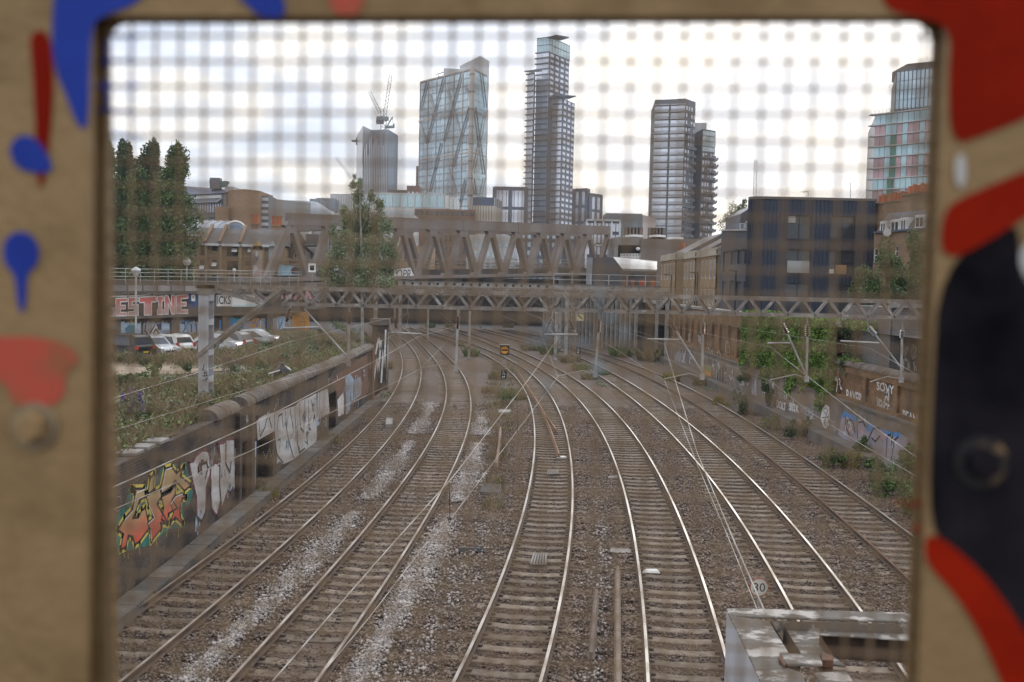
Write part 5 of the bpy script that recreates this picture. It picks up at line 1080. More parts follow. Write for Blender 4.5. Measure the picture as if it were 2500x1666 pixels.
b = MB(); b.poly([q for q in gb2(chaikin([(1420,1230),(1480,1200),(1540,1240),(1540,1300),(1440,1315),(1410,1280)]), -4)]); b.build('painted_patch', mat('hoarding_red', (0.17,0.06,0.07), (0.10,0.05,0.06), sc=2), bs)
# ---- walkway girder with round holes and railing
WY = 101.5
wg = thing('walkway_girder', 'grey steel walkway girder with round holes and a railing, in front of the brown bridge', 'walkway', tuple(aty(1300, 705, WY)))
x0, x1 = aty(972, 690, WY).x, aty(1612, 712, WY).x; zc = aty(1300, 699, WY).z; hh = .26
b = MB(); b.box(x0, x1, WY-.02, WY+.02, zc-hh, zc+hh); b.build('web_plate', M_GALV, wg)
for z_ in (zc-hh-.025, zc+hh+.001): b = MB(); b.box(x0, x1, WY-.15, WY+.15, z_, z_+.024); b.build('flange', M_GALV, wg)
b = MB(); b.box(x0, x1, WY+.9, WY+.95, zc-hh, zc+hh); b.build('web_plate', M_GALV, wg); b = MB(); b.box(x0, x1, WY+.16, WY+.9, zc+.02, zc+.06); b.build('tread', M_GALV, wg)
x = x0+.6; k = 0
while x < x0 + 15.2:
    if random.random() < .8: b = MB(); b.lathe((x, WY-.021, zc), [(.14, 0), (.14, .004)], 14, (0,-1,0)); b.build('hole_disc', M_DARK, wg)  # flat black discs on the web; the dark of the holes is colour
    x += .85
xr0 = aty(1352, 680, WY).x
for z_ in (zc+.72, zc+1.3): b = MB(); b.tube([(xr0, WY-.1, z_), (x1-.1, WY-.1, z_)], .035, 6); b.build('handrail', M_TUBE, wg)
x = xr0
while x < x1: b = MB(); b.bar((x, WY-.1, zc+hh), (x, WY-.1, zc+1.33), .08, .08); b.build('rail_post', M_TUBE, wg); x += 1.85
for xx in (x0+.2, x1-.2): b = MB(); b.box(xx-.15, xx+.15, WY+.3, WY+.6, -.4, zc-hh-.03); b.build('support_post', M_GALV, wg)
# ================================================================ buildings
Z3 = Vector((0,0,1))
_wm = {}; _wc = {}
def wins(parent, A, B, z0, z1, nc, nr, wf, hf, m, name='window', proud=.05, th=.12, skip=None, mx_=290):
    """a grid of window boxes standing in the face A->B (left to right as seen); the first mx_ of a building are parts"""
    A, B = Vector((A[0], A[1], 0)), Vector((B[0], B[1], 0)); U = (B-A); L = U.length; U /= L; nn = U.cross(Z3)
    w, h = L/nc*wf, (z1-z0)/nr*hf; key = (round(w, 3), round(h, 3), th, m.name)
    if key not in _wm: b = MB(); b.box(-w/2, w/2, -th/2, th/2, -h/2, h/2); _wm[key] = b.mesh(name, m)
    ang = math.atan2(U.y, U.x); bulk = MB()
    for r in range(nr):
        for c in range(nc):
            if skip and skip(c, r): continue
            p = A + U*(L*(c+.5)/nc) + nn*proud + Z3*(z0 + (z1-z0)*(r+.5)/nr)
            k = _wc.get(parent.name, 0)
            if k < mx_: _wc[parent.name] = k+1; link_copy(_wm[key], name, p, parent, (0, 0, ang))
            else: bulk.obox(p, U, nn, Z3, w/2, th/2, h/2)
    if bulk.v: tag(bulk.build('small_windows', m, parent), kind='stuff')
def bands(parent, A, B, z0, z1, n, h, m, name='floor_slab', proud=.15, th=.4, ext=.15, top=True):
    A, B = Vector((A[0], A[1], 0)), Vector((B[0], B[1], 0)); U = (B-A); L = U.length; U /= L; nn = U.cross(Z3)
    for r in range(n + (1 if top else 0)):
        b = MB(); b.obox((A+B)/2 + nn*(proud - th/2) + Z3*(z0 + (z1-z0)*r/n), U, nn, Z3, L/2+ext, th/2, h/2); b.build(name, m, parent)
def fins(parent, A, B, z0, z1, n, w, m, name='mullion', proud=.12, th=.2, ends=True):
    A, B = Vector((A[0], A[1], 0)), Vector((B[0], B[1], 0)); U = (B-A); L = U.length; U /= L; nn = U.cross(Z3)
    for c in range(n+1):
        if not ends and c in (0, n): continue
        b = MB(); b.obox(A + U*(L*c/n) + nn*(proud-th/2) + Z3*((z0+z1)/2), U, nn, Z3, w/2, th/2, (z1-z0)/2); b.build(name, m, parent)
def prism_body(parent, pts, z0, z1, m, name='body'):
    b = MB(); b.prism([(p[0], p[1], z0) for p in pts], (0,0,z1-z0)); return b.build(name, m, parent)
def at(px, py, D): p = aty(px, py, D); return (p.x, p.y)
def ztop(px, py, D): return aty(px, py, D).z
class Face:
    def __init__(s, A, B): s.A = Vector((A[0], A[1], 0)); s.U = Vector((B[0]-A[0], B[1]-A[1], 0)); s.L = s.U.length; s.U /= s.L; s.n = s.U.cross(Z3)
    def px(s, x, y): p = atplane(x, y, s.A, s.n) - s.A; return p.dot(s.U), p.z
    def rect(s, x0, y0, x1, y1): u0, v1 = s.px(x0, y0); u1, v0 = s.px(x1, y1); return (u0, u1, v0, v1)
    def p(s, u, v, o=0.0): return s.A + s.U*u + Z3*v + s.n*o
def window(parent, F, q, frame, pane, d=.12, fw=.07, bars=(1, 1), name='window', o=0.0):
    u0, u1, v0, v1 = q; b = MB(); pt = lambda u, v, dd: F.p(u, v, o-dd)
    def bar(a0, a1, b0, b1): b.obox(pt((a0+a1)/2, (b0+b1)/2, d), F.U, F.n, Z3, (a1-a0)/2, .035, (b1-b0)/2)
    bar(u0, u0+fw, v0, v1); bar(u1-fw, u1, v0, v1); bar(u0+fw, u1-fw, v0, v0+fw); bar(u0+fw, u1-fw, v1-fw, v1)
    for i in range(1, bars[0]): c = u0+(u1-u0)*i/bars[0]; bar(c-fw*.4, c+fw*.4, v0+fw, v1-fw)
    for i in range(1, bars[1]): c = v0+(v1-v0)*i/bars[1]; bar(u0+fw, u1-fw, c-fw*.4, c+fw*.4)
    w_ = b.build(name, frame, parent); b = MB(); b.obox(pt((u0+u1)/2, (v0+v1)/2, d+.03), F.U, F.n, Z3, (u1-u0)/2-.01, .015, (v1-v0)/2-.01); b.build('pane', pane, w_); return w_
def wallface(parent, F, z0, z1, ops, m, depth=.18, name='wall', frame=None, pane=None, bars=(1,1)):
    b = MB(); b.wall(F.A + Z3*z0, F.U, Z3, F.L, z1-z0, [(a, c, v0-z0, v1-z0) for a, c, v0, v1 in ops], depth); o = b.build(name, m, parent)
    for q in ops: window(parent, F, q, frame, pane, depth-.04, bars=bars)
    return o
GL_BLUE = glass('glass_blue_grey', (0.42,0.52,0.57), .10, .6, .14, c2=(0.29,0.37,0.42), sc=.05)
GL_TEAL = glass('glass_teal', (0.36,0.50,0.54), .10, .6, .12, c2=(0.28,0.40,0.43), sc=.06)
GL_PALE = glass('glass_pale', (0.60,0.625,0.69), .2, .45, .16)
GL_DARK = glass('glass_dark', (0.05,0.055,0.065), .08, .2, .2)
GL_NAVY = glass('glass_navy', (0.14,0.18,0.25), .1, .4, .2)
GL_WIN = glass('glass_window', (0.045,0.05,0.055), .06, .1, .3)
M_TAN = mat('tan_steel', (0.44,0.36,0.30), (0.37,0.31,0.26), sc=.1, rough=.5)
M_PSTEEL = mat('pale_steel', (0.46,0.45,0.45), (0.40,0.39,0.385), sc=.06, rough=.5)
M_CHAR = mat('charcoal_clad', (0.085,0.095,0.125), (0.068,0.075,0.10), sc=.2, rough=.5)
M_GREYC = mat('grey_clad', (0.115,0.113,0.122), (0.095,0.093,0.10), sc=.2, rough=.6)
M_BROWNC = mat('brown_clad', (0.16,0.125,0.105), (0.12,0.095,0.08), sc=.1, rough=.8)
M_YBRICK = brick('yellow_brick', (0.36,0.245,0.13), (0.29,0.19,0.10), (0.27,0.22,0.165), (0.16,0.115,0.075), dsc=.25, dlo=.48, dhi=.78)
M_BBRICK = brick('brown_brick', (0.27,0.165,0.095), (0.21,0.125,0.072), (0.20,0.165,0.13), (0.13,0.09,0.06), dsc=.3, dlo=.46, dhi=.76)
M_SLATE = mat('roof_slate', (0.125,0.115,0.11), (0.095,0.087,0.085), sc=1.2, rough=.8, bump=.3, bsc=6)
M_TERRA = mat('terracotta', (0.42,0.125,0.05), (0.33,0.10,0.045), sc=2, rough=.8, orand=.2)
M_LEADW = mat('white_trim', (0.55,0.545,0.535), rough=.6)
BACK = lambda a, b, d: (b[0]-(a[1]-b[1])*0, b[1]+d)
# ---- the leaning-braced glass tower
t = thing('glass_tower', 'broad blue glass tower with diagonal bracing and tan corner column', 'tower', (*at(1150, 470, 680), 0))
L0, C0, R0 = at(1025.5, 330, 729), at(1151.5, 330, 680), at(1185.5, 330, 702); zt_ = ztop(1156, 168, 680)
Bk = (L0[0]+R0[0]-C0[0], L0[1]+R0[1]-C0[1]); prism_body(t, [L0, C0, R0, Bk], 4, zt_, mat('tower_core_grey', (0.20,0.235,0.25), rough=.5))
NR = 29; wins(t, L0, C0, 12, zt_-1, 12, NR, .965, .88, GL_BLUE, proud=.15, th=.5, mx_=300); wins(t, C0, R0, 12, zt_-1, 5, NR, .97, .95, GL_TEAL, proud=.15, th=.5, mx_=300)
bands(t, L0, C0, 40, zt_, 4, .9, M_TAN, 'tier_band', .7, .9); bands(t, C0, R0, 40, zt_, 4, .9, M_TAN, 'tier_band', .7, .9); fins(t, L0, C0, 8, zt_, 6, .55, M_TAN, 'bay_mullion', .75, .8)
b = MB(); b.tube([(C0[0]-.3, C0[1]-1.4, 4), (C0[0]-.3, C0[1]-1.4, zt_+.5)], 1.7, 10); b.build('corner_column', M_TAN, t)
for q in range(12): b = MB(); b.tube([(C0[0]-.3, C0[1]-1.4, 20+q*11.5), (C0[0]-.3, C0[1]-1.4, 20.7+q*11.5)], 1.95, 10); b.build('column_joint', M_BROWNC, t)
def brace(F, pts, m, w=.8):
    for a, c in zip(pts, pts[1:]): p, q = F.p(*F.px(*a), 1.3), F.p(*F.px(*c), 1.3); b = MB(); b.bar(p, q, .6, w, up=F.n.cross((q-p).normalized())); b.build('brace', m, t)
FF = Face(L0, C0); FR = Face(C0, R0); cp_ = lambda x, y: (850+x*.2551, 120+y*.2551)
M_BRD = mat('brace_grey', (0.10,0.115,0.13), rough=.5)
for P in ([(765,320),(700,580)], [(925,275),(760,905)], [(1095,240),(925,880)], [(1170,555),(1010,1130)], [(900,900),(790,1370)], [(1130,1250),(1075,1500)]): brace(FF, [cp_(*p) for p in P], M_BRD)
for P in ([(790,440),(850,640)], [(960,400),(1090,830)], [(1130,360),(1180,480)], [(690,690),(760,900)], [(985,1150),(1030,1370)]): brace(FF, [cp_(*p) for p in P], M_TAN, .6)
for P in ([(1270,235),(1310,560)], [(1205,560),(1250,890),(1295,1200)], [(1190,1250),(1215,1390)]): brace(FR, [cp_(*p) for p in P], M_BRD)
for P in ([(1310,600),(1190,1190)], [(1300,1230),(1265,1390)]): brace(FR, [cp_(*p) for p in P], M_TAN, .6)
a, c, e_ = at(1122, 200, 740), at(1171, 200, 706), at(1193.5, 200, 722); prism_body(t, [a, c, e_, (a[0]+e_[0]-c[0], a[1]+e_[1]-c[1])], 5, ztop(1170, 136.5, 706), M_PSTEEL, 'lift_core')
a, c = at(1083, 180, 720), at(1122, 180, 722); prism_body(t, [a, c, (c[0], c[1]+15), (a[0], a[1]+15)], zt_-3, ztop(1098, 167, 720), M_PSTEEL, 'plant_room')
p = aty(1071, 185, 715); b = MB(); b.tube([(p.x, p.y, zt_), (p.x, p.y, p.z)], .5, 5); b.bar((p.x-2, p.y, p.z+.5), (p.x+3.5, p.y, p.z+2.5), .5, .5); b.build('roof_cradle', M_GREYC, t)
# ---- the tallest tower of three stepped slabs
t = thing('apartment_tower', 'tallest dark apartment tower in three steps with a clear glass crown', 'tower', (*at(1340, 530, 650), 0))
def slabvol(parent, L, C, R, ztp, floors, left, right, z0=6, crown=0.0):
    Bk = (L[0]+R[0]-C[0], L[1]+R[1]-C[1]); zc_ = ztp - crown
    prism_body(parent, [L, C, R, Bk], z0, zc_, M_CHAR, 'volume')
    if left: left(L, C, z0, zc_, floors)
    if right: right(C, R, z0, zc_, floors)
    if crown:
        q = [L, C, R, Bk]; b = MB(); b.prism([(p[0], p[1], zc_) for p in q], (0,0,crown)); b.build('glass_crown', mat('crown_glass', (0.42,0.56,0.58), (0.36,0.49,0.52), sc=.08, rough=.1, metal=.4), parent)
        bands(parent, L, C, zc_, ztp, 2, .35, M_CHAR, 'crown_rail', .25, .4); bands(parent, C, R, zc_, ztp, 2, .35, M_CHAR, 'crown_rail', .25, .4); fins(parent, L, C, zc_, ztp, 4, .25, M_PSTEEL, 'crown_mullion', .2, .3); fins(parent, C, R, zc_, ztp, 7, .25, M_PSTEEL, 'crown_mullion', .2, .3)
M_SLABC = mat('slab_edge_dark', (0.13,0.135,0.155), (0.11,0.113,0.13), sc=.1, rough=.5)
def lf(nc, wf=.94):
    def f(A, B, z0, z1, n): wins(t, A, B, z0, z1, nc, n, wf, .74, GL_PALE, proud=.2, th=.5, mx_=300); bands(t, A, B, z0, z1, n, .75, M_SLABC, 'floor_slab', 1.2, 1.3, .7)
    return f
def rf(nc):
    def f(A, B, z0, z1, n): wins(t, A, B, z0, z1, nc, n, .62, .5, GL_PALE, proud=.15, th=.5, mx_=300)
    return f
D2 = 650; L, C, R = at(1308, 250, 655), at(1338, 250, 650), at(1387.5, 250, 673); slabvol(t, L, C, R, ztop(1347, 90.5, 650), 43, lf(2, .97), rf(4), crown=9.5)
L, C, R = at(1286, 300, 645), at(1302, 300, 641), at(1305, 300, 652); slabvol(t, L, C, R, ztop(1296, 182.5, 645), 37, lf(1), None)
L, C, R = at(1346, 330, 637), at(1371.5, 330, 634), at(1401.5, 330, 652); slabvol(t, L, C, R, ztop(1376, 240, 634), 33, lf(2, .9), rf(3))
a = at(1342, 300, 633); b = MB(); b.box(a[0]-1.2, a[0]+1.2, a[1]-2, a[1]+2, 6, ztop(1346, 236, 633)); b.build('recess_shade_box', mat('recess_shade', (0.035,0.037,0.05), rough=.5), t)  # solid dark box; the shade of the recess is only its colour
for (xa, ya, xb, yb, D) in ((1346, 235, 1398, 238, 628), (1295, 173, 1309, 175, 640), (1347, 89.5, 1378, 95, 645)):
    p, q = aty(xa, ya, D), aty(xb, yb, D+6); b = MB(); b.bar(p, q, 9, .7); b.build('roof_canopy', M_CHAR, t)
# podium offices either side of the tallest tower
def office(name, label, L, C, R, zt_, nl, nr_, rows, pane, m, z0=6):
    o = thing(name, label, 'office block', (*C, 0)); Bk = (L[0]+R[0]-C[0], L[1]+R[1]-C[1]); prism_body(o, [L, C, R, Bk], z0, zt_, m)
    if nl: wins(o, L, C, z0+1, zt_-1, nl, rows, .86, .84, pane, proud=.1, th=.3, mx_=200); fins(o, L, C, z0, zt_, 2, 2.2, m, 'pier', .5, .6); bands(o, L, C, z0, zt_, rows, .5, m, 'floor_band', .3, .4)
    if nr_: wins(o, C, R, z0+1, zt_-1, nr_, rows, .86, .84, pane, proud=.1, th=.3, mx_=200); bands(o, C, R, z0, zt_, rows, .5, m, 'floor_band', .3, .4)
    return o
office('office_block', 'navy framed office block left of the tallest tower', at(1207, 500, 560), at(1284, 500, 560), at(1286, 500, 600), ztop(1245, 457.5, 560), 8, 0, 5, GL_PALE, M_CHAR)
office('office_block', 'navy framed office block right of the tallest tower, stepped roof', at(1402, 500, 590), at(1432, 500, 585), at(1440, 500, 588), ztop(1420, 460.5, 585), 8, 0, 6, GL_PALE, M_CHAR)
office('office_block', 'glazed end bay of the navy offices farthest right of the tallest tower', at(1441, 500, 580), at(1467, 500, 588), at(1468, 500, 610), ztop(1455, 473, 580), 7, 0, 6, GL_PALE, M_CHAR)
# ---- twin grey apartment towers
t = thing('apartment_tower', 'grey apartment tower with long balcony bands and a lower wing of small balconies', 'tower', (*at(1637, 570, 400), 4))
L, Mn, C, R = at(1597, 330, 404), at(1634, 330, 402), at(1671, 330, 400), at(1696, 330, 407); zt_ = ztop(1650, 240.5, 400); z0 = 4.0
prism_body(t, [L, Mn, C, R, (R[0]+4, R[1]+26), (L[0]+2, L[1]+26)], z0, zt_, M_GREYC, 'main_volume')
n = 26; zl, zh = z0+3, zt_-2.2
M_BALC = mat('balcony_glass', (0.40,0.42,0.46), (0.34,0.355,0.39), sc=.3, rough=.25, metal=.3, orand=.12)
Lm, Rm = (Mn[0]-.35, Mn[1]), (Mn[0]+.35, Mn[1])
for A, B in ((L, Lm), (Rm, C)):
    wins(t, A, B, zl, zh, 2, n, .97, .62, GL_PALE, proud=.12, th=.3, mx_=300)
    bands(t, A, B, zl, zh, n, .32, M_PSTEEL, 'balcony_slab', .9, 1.0, .05)
    U = Vector((B[0]-A[0], B[1]-A[1], 0)); LL = U.length; U /= LL; nn = U.cross(Z3)
    for r in range(n): b = MB(); b.obox(Vector(((A[0]+B[0])/2, (A[1]+B[1])/2, zl+(zh-zl)*(r+.22)/n)) + nn*.86, U, nn, Z3, LL/2-.15, .03, .42); b.build('balcony_screen', M_BALC, t)
def sk(c, r): return (c*7 + r*3 + (r*r) % 5) % 4 == 0
wins(t, C, R, zl, zh, 4, n, .45, .55, GL_PALE, proud=.08, th=.25, skip=sk, mx_=300)
def balconies(A, B, z0_, z1_, nc, nr_, m, dep=1.3, prob=.6, w=.75):
    A, B = Vector((A[0], A[1], 0)), Vector((B[0], B[1], 0)); U = (B-A); LL = U.length; U /= LL; nn = U.cross(Z3)
    for r in range(nr_):
        for c in range(nc):
            if random.random() > prob: continue
            p = A + U*(LL*(c+.5)/nc) + nn*(dep/2+.02) + Z3*(z0_+(z1_-z0_)*(r+.12)/nr_); b = MB(); b.obox(p, U, nn, Z3, LL/nc*w/2, dep/2, .12); b.obox(p + nn*(dep/2-.03) + Z3*.6, U, nn, Z3, LL/nc*w/2, .03, .45); b.build('balcony', m, t)
balconies(C, R, zl, zh-6, 2, n-3, M_GREYC, 1.3, .55)
L2, C2, R2 = at(1697, 400, 415), at(1713, 400, 406), at(1744.5, 400, 410); zt2 = ztop(1719, 315.5, 406); zm = ztop(1735, 372, 408)
prism_body(t, [L2, C2, R2, (R2[0]+2, R2[1]+24), (L2[0]+2, L2[1]+24)], z0, zm, M_GREYC, 'lower_volume')
prism_body(t, [L2, C2, R2, (R2[0]+2, R2[1]+24), (L2[0]+2, L2[1]+24)], zm+.01, zt2, M_CHAR, 'crown_volume')
wins(t, C2, R2, zm, zt2-.5, 4, 4, .97, .86, glass('crown_green_glass', (0.42,0.48,0.48), .15, .4), proud=.1, th=.3, mx_=400)
wins(t, C2, R2, zl, zm, 5, 19, .5, .55, GL_PALE, proud=.08, th=.25, skip=sk, mx_=400); balconies(C2, R2, zl, zm, 2, 19, M_GREYC, 1.3, .85)
Rr = (R2[0]+.3, R2[1]+7); balconies(R2, (R2[0]+.4, R2[1]+9), zl, zm, 1, 19, M_PSTEEL, 1.6, 1.0, .9)
a, c = at(1697, 305, 425), at(1725, 305, 425); prism_body(t, [a, c, (c[0], c[1]+10), (a[0], a[1]+10)], zt2-6, ztop(1710, 300, 425), M_PSTEEL, 'plant_room')
# ---- glass tower at the right edge
t = thing('apartment_tower', 'pink and teal glass apartment tower cut off by the right edge of the mesh window', 'tower', (*at(2140, 480, 252), 4))
M_PINKC = glass('pink_panel', (0.36,0.235,0.245), .25, .25, .16); M_GRNP = mat('green_panel', (0.02,0.22,0.17), rough=.4)
L, R = at(2134, 380, 253), at(2330, 380, 238); zt_ = ztop(2139, 281, 253)
prism_body(t, [L, R, (R[0]+6, R[1]+28), (L[0]+8, L[1]+28)], 4, zt_, mat('slab_grey', (0.26,0.245,0.25), rough=.4, metal=.3), 'lower_volume')
n = 17; fl = (zt_-6)/n
def pickg(c, r): return (c*5+r*7+c*r) % 3
wins(t, L, R, 6, zt_, 14, n, .93, .84, M_PINKC, proud=.1, th=.3, skip=lambda c, r: pickg(c, r) not in (0, 2) or c == 3, mx_=400); wins(t, L, R, 6, zt_, 14, n, .93, .84, GL_TEAL, proud=.1, th=.3, skip=lambda c, r: pickg(c, r) != 1 or c == 3, mx_=400)
F = Face(L, R)
for r in range(n): q = 3 if r > 10 else 2.6; b = MB(); b.obox(F.p(F.L*(q+.5)/14, 6+fl*(r+.5), .12), F.U, F.n, Z3, F.L/28*.93, .16, fl*.42); b.build('window', M_GRNP if r < 15 else GL_TEAL, t)
bands(t, L, R, 6, zt_, n, .28, M_PSTEEL, 'floor_slab', .8, .9, 0); bands(t, L, (L[0]+.5, L[1]), 6, zt_, n, .22, M_PSTEEL, 'balcony', .6, 2.0, 1.3)
L, R = at(2187.5, 220, 249), at(2330, 220, 240); zb2 = zt_; zt_ = ztop(2189, 175, 249)
prism_body(t, [L, R, (R[0]+6, R[1]+22), (L[0]+7, L[1]+22)], zb2, zt_, M_CHAR, 'upper_volume'); wins(t, L, R, zb2+.6, zt_-.2, 14, 4, .95, .93, GL_BLUE, proud=.1, th=.2, mx_=600); fins(t, L, R, zb2, zt_, 14, .14, M_CHAR, 'mullion', .35, .3)
a, c = at(2215, 160, 252), at(2330, 160, 246); prism_body(t, [a, c, (c[0], c[1]+10), (a[0], a[1]+10)], zt_, zt_+2.6, M_BROWNC, 'plant_room')
b = MB(); p = F.p(6.0, 0, -3); 
for q in range(10): x_ = F.p(q*1.0, zb2+.55, .4); b.bar(x_ + Vector((0,0,-.5)), x_ + Vector((0,0,.5)), .06, .06)
b.bar(F.p(0, zb2+1.05, .4), F.p(9, zb2+1.05, .4), .06, .06); tag(b.build('roof_railing', M_PSTEEL, t), kind='stuff')
# ---- folded tower under construction with crane
t = thing('tower_under_construction', 'pale folded stone tower under construction with a roofline dip', 'tower', (*at(908, 470, 620), 0))
M_FOLD = mat('fold_panel', (0.50,0.47,0.46), (0.40,0.39,0.41), sc=.05, rough=.3, metal=.3, stretch=(1,1,.2)); M_FOLD2 = mat('fold_panel_blue', (0.38,0.41,0.47), (0.29,0.32,0.37), sc=.05, rough=.25, metal=.4)
q = lambda x, y, D: aty(850+x*.2551, 120+y*.2551, D)
A0, A1 = q(82, 830, 640), q(68, 1400, 640); B0, B1 = q(140, 735, 620), q(128, 1400, 618); V0 = q(225, 775, 630); Cc0, Cc1 = q(385, 768, 622), q(372, 1400, 622)
zb_ = 4; dn = lambda p: Vector((p.x - (p.z-zb_)*math.tan(math.radians(0)), p.y, zb_))
b = MB(); b.poly([dn(A0), dn(B0), B0, A0]); b.build('left_face', M_FOLD, t)
b = MB(); m_ = Vector(((B0.x+Cc0.x)/2-3, 634, 30)); b.add([dn(B0), B0, V0, m_], [(0,3,2,1)]); b.build('fold_face', M_FOLD, t)
b = MB(); b.add([dn(B0), m_, V0, Cc0, dn(Cc0)], [(0,4,3,2,1)]); b.build('fold_face', M_FOLD2, t)
b = MB(); E0 = Vector((Cc0.x+3, Cc0.y+26, Cc0.z)); G0 = Vector((A0.x+6, A0.y+26, A0.z)); b.add([Cc0, E0, dn(E0), dn(Cc0), G0, dn(G0), A0, dn(A0), V0, B0], [(0,3,2,1),(1,2,5,4),(4,5,7,6),(6,9,8,0,1,4)]); b.build('rear_shell', M_FOLD2, t)
Fc = Face((B0.x, B0.y), (Cc0.x, Cc0.y))
for k in range(15): u = Fc.L*(k+.3)/15; zz = Cc0.z - 2 - (abs(k-6)*2.0 if k < 9 else 0) - (8 if k % 3 == 0 else 0); b = MB(); b.obox(Fc.p(u, (4+zz)/2, .6), Fc.U, Fc.n, Z3, .28, .4, (zz-4)/2); b.build('stone_rib', M_PSTEEL if k % 2 else M_FOLD, t)
b = MB(); P = [Fc.p(Fc.L*.45, 52, 1.2), Fc.p(Fc.L, 58, 1.2), Fc.p(Fc.L, 47, 1.2)]; b.poly(P); b.build('notch_glass', GL_BLUE, t)
b = MB(); b.bar(Fc.p(0, 49, 1.3), Fc.p(Fc.L, 46, 1.3), .5, .5); b.build('tier_line', M_PSTEEL, t)
b = MB(); b.bar(q(35, 880, 640), q(85, 880, 640), 1.2, 1.2); b.bar(q(80, 850, 640), q(80, 920, 640), .8, .8); b.build('hoist', M_GREYC, t)
def lattice(mb, p, q_, w, n, r=.16):
    p, q_ = Vector(p), Vector(q_); d = (q_-p).normalized(); s_ = d.cross(Vector((0,1,0))).normalized(); o = Vector((0,1,0))
    c = [p + s_*w/2, p - s_*w/2]; e2 = [q_ + s_*w/2, q_ - s_*w/2]
    for a, b_ in zip(c, e2): mb.bar(a, b_, r, r)
    for i in range(n): f0, f1 = i/n, (i+1)/n; mb.bar(c[i % 2].lerp(e2[i % 2], f0), c[(i+1) % 2].lerp(e2[(i+1) % 2], f1), r*.7, r*.7)
M_CRANE = mat('crane_grey', (0.20,0.225,0.235), rough=.6)
cr_ = thing('tower_crane', 'grey luffing tower crane with raised jib on the folded tower', 'crane', tuple(q(338, 770, 612)))
def cpart(name, pts, w, n, r=.3): b = MB(); lattice(b, q(*pts[0], 612), q(*pts[1], 612), w, n, r); b.build(name, M_CRANE, cr_)
cpart('mast', ((330,1230), (340,640)), 3.2, 34, .35); cpart('jib', ((350,640), (408,245)), 1.7, 22, .28); cpart('second_jib', ((305,610), (205,412)), 1.7, 14, .28); cpart('a_frame', ((330,650), (320,570)), 2.0, 4, .3)
b = MB(); p = q(330, 660, 612); b.box(p.x-3.5, p.x+3.5, p.y-2, p.y+2, p.z-1.4, p.z+.6); b.build('machinery_deck', M_CRANE, cr_); p = q(305, 685, 612); b = MB(); b.box(p.x-2.2, p.x+2.2, p.y-1.5, p.y+1.5, p.z-2, p.z+1); b.build('counterweight', M_GREYC, cr_)
cr2 = thing('tower_crane', 'small grey crane bracket with rope at the right of the folded tower roof', 'crane', tuple(q(400, 750, 615)))
b = MB(); b.bar(q(350, 750, 615), q(440, 745, 615), 1.2, 1.6); b.build('boom', M_CRANE, cr2); b = MB(); b.bar(q(375, 735, 615), q(425, 650, 615), .5, .7); b.build('strut', M_CRANE, cr2); b = MB(); b.bar(q(425, 650, 615), q(430, 740, 615), .25, .25); b.bar(q(436, 715, 615), q(436, 755, 615), 1.0, 1.0); b.build('rope', M_CRANE, cr2)
cr3 = thing('crane_jib', 'lone distant crane jib left of the folded tower, rising from behind the tree', 'crane', tuple(aty(850, 430, 700))); b = MB(); lattice(b, aty(858, 436, 700), aty(819, 384, 700), 1.4, 12, .2); b.build('jib', M_CRANE, cr3)
# ---- low glass block in front of the towers, with other mid-distance blocks
t = thing('office_block', 'low white framed teal glass block below the braced tower', 'office block', (*at(1085, 530, 420), 5)); L, C, R = at(905, 500, 420), at(1085, 500, 420), at(1116, 500, 440); zt_ = ztop(1085, 473.5, 420); zm = ztop(1000, 510, 420)
M_WFR = mat('white_frame', (0.52,0.515,0.50), rough=.6); prism_body(t, [L, C, R, (R[0], R[1]+20), (L[0], L[1]+40)], 5, zt_, M_WFR)
wins(t, L, C, zm+.5, zt_-.4, 10, 1, .84, .92, GL_TEAL, proud=.06, th=.2); wins(t, L, C, 8, zm-.6, 10, 2, .84, .86, GL_BLUE, proud=.06, th=.2); wins(t, C, R, zm+.5, zt_-.4, 3, 1, .84, .92, GL_BLUE, proud=.06, th=.2); fins(t, L, C, zm+.5, zt_-.4, 30, .18, M_WFR, 'mullion', .3, .3)
t = thing('office_block', 'pale ribbed office block with rounded corner behind the tree', 'office block', (*at(860, 530, 430), 5)); L, C = at(818, 500, 430), at(905, 500, 428); zt_ = ztop(840, 474, 430); pts = [L] + [(L[0]-2.5*math.sin(k*PI/10), L[1]+2.5-2.5*math.cos(k*PI/10)) for k in range(1, 6)]
prism_body(t, [C, (C[0], C[1]+20), (L[0]-2.5, L[1]+20)] + pts[::-1], 5, zt_, M_PSTEEL); fins(t, L, C, 8, zt_-.3, 14, .5, M_WFR, 'rib', .4, .5)
t = thing('office_block', 'beige block with a navy top storey in front of the navy offices', 'office block', (*at(1190, 530, 400), 5)); L, C, R = at(1154, 500, 398), at(1207, 500, 398), at(1225, 500, 415); zt_ = ztop(1180, 482, 398); zm = ztop(1180, 502.5, 398)
prism_body(t, [L, C, R, (L[0], L[1]+20)], 5, zm, mat('beige_panel', (0.47,0.42,0.34), (0.42,0.375,0.305), sc=.2, rough=.7), 'lower_volume'); prism_body(t, [L, C, R, (L[0], L[1]+20)], zm+.01, zt_, mat('navy_panel', (0.06,0.075,0.115), rough=.5), 'upper_volume'); fins(t, L, C, 6, zm, 8, .25, M_BROWNC, 'panel_joint', .05, .1); fins(t, C, R, 6, zt_, 4, .4, M_PSTEEL, 'pier', .2, .3)
def simple(name, label, x0, x1, yt, D, m, depth=14, z0=5, cat='building', side=None):
    o = thing(name, label, cat, (*at((x0+x1)/2, yt, D), z0)); L, R = at(x0, yt, D), at(x1, yt, D); prism_body(o, [L, R, (R[0], R[1]+depth), (L[0], L[1]+depth)], z0, ztop((x0+x1)/2, yt, D), m); return o, L, R, ztop((x0+x1)/2, yt, D)
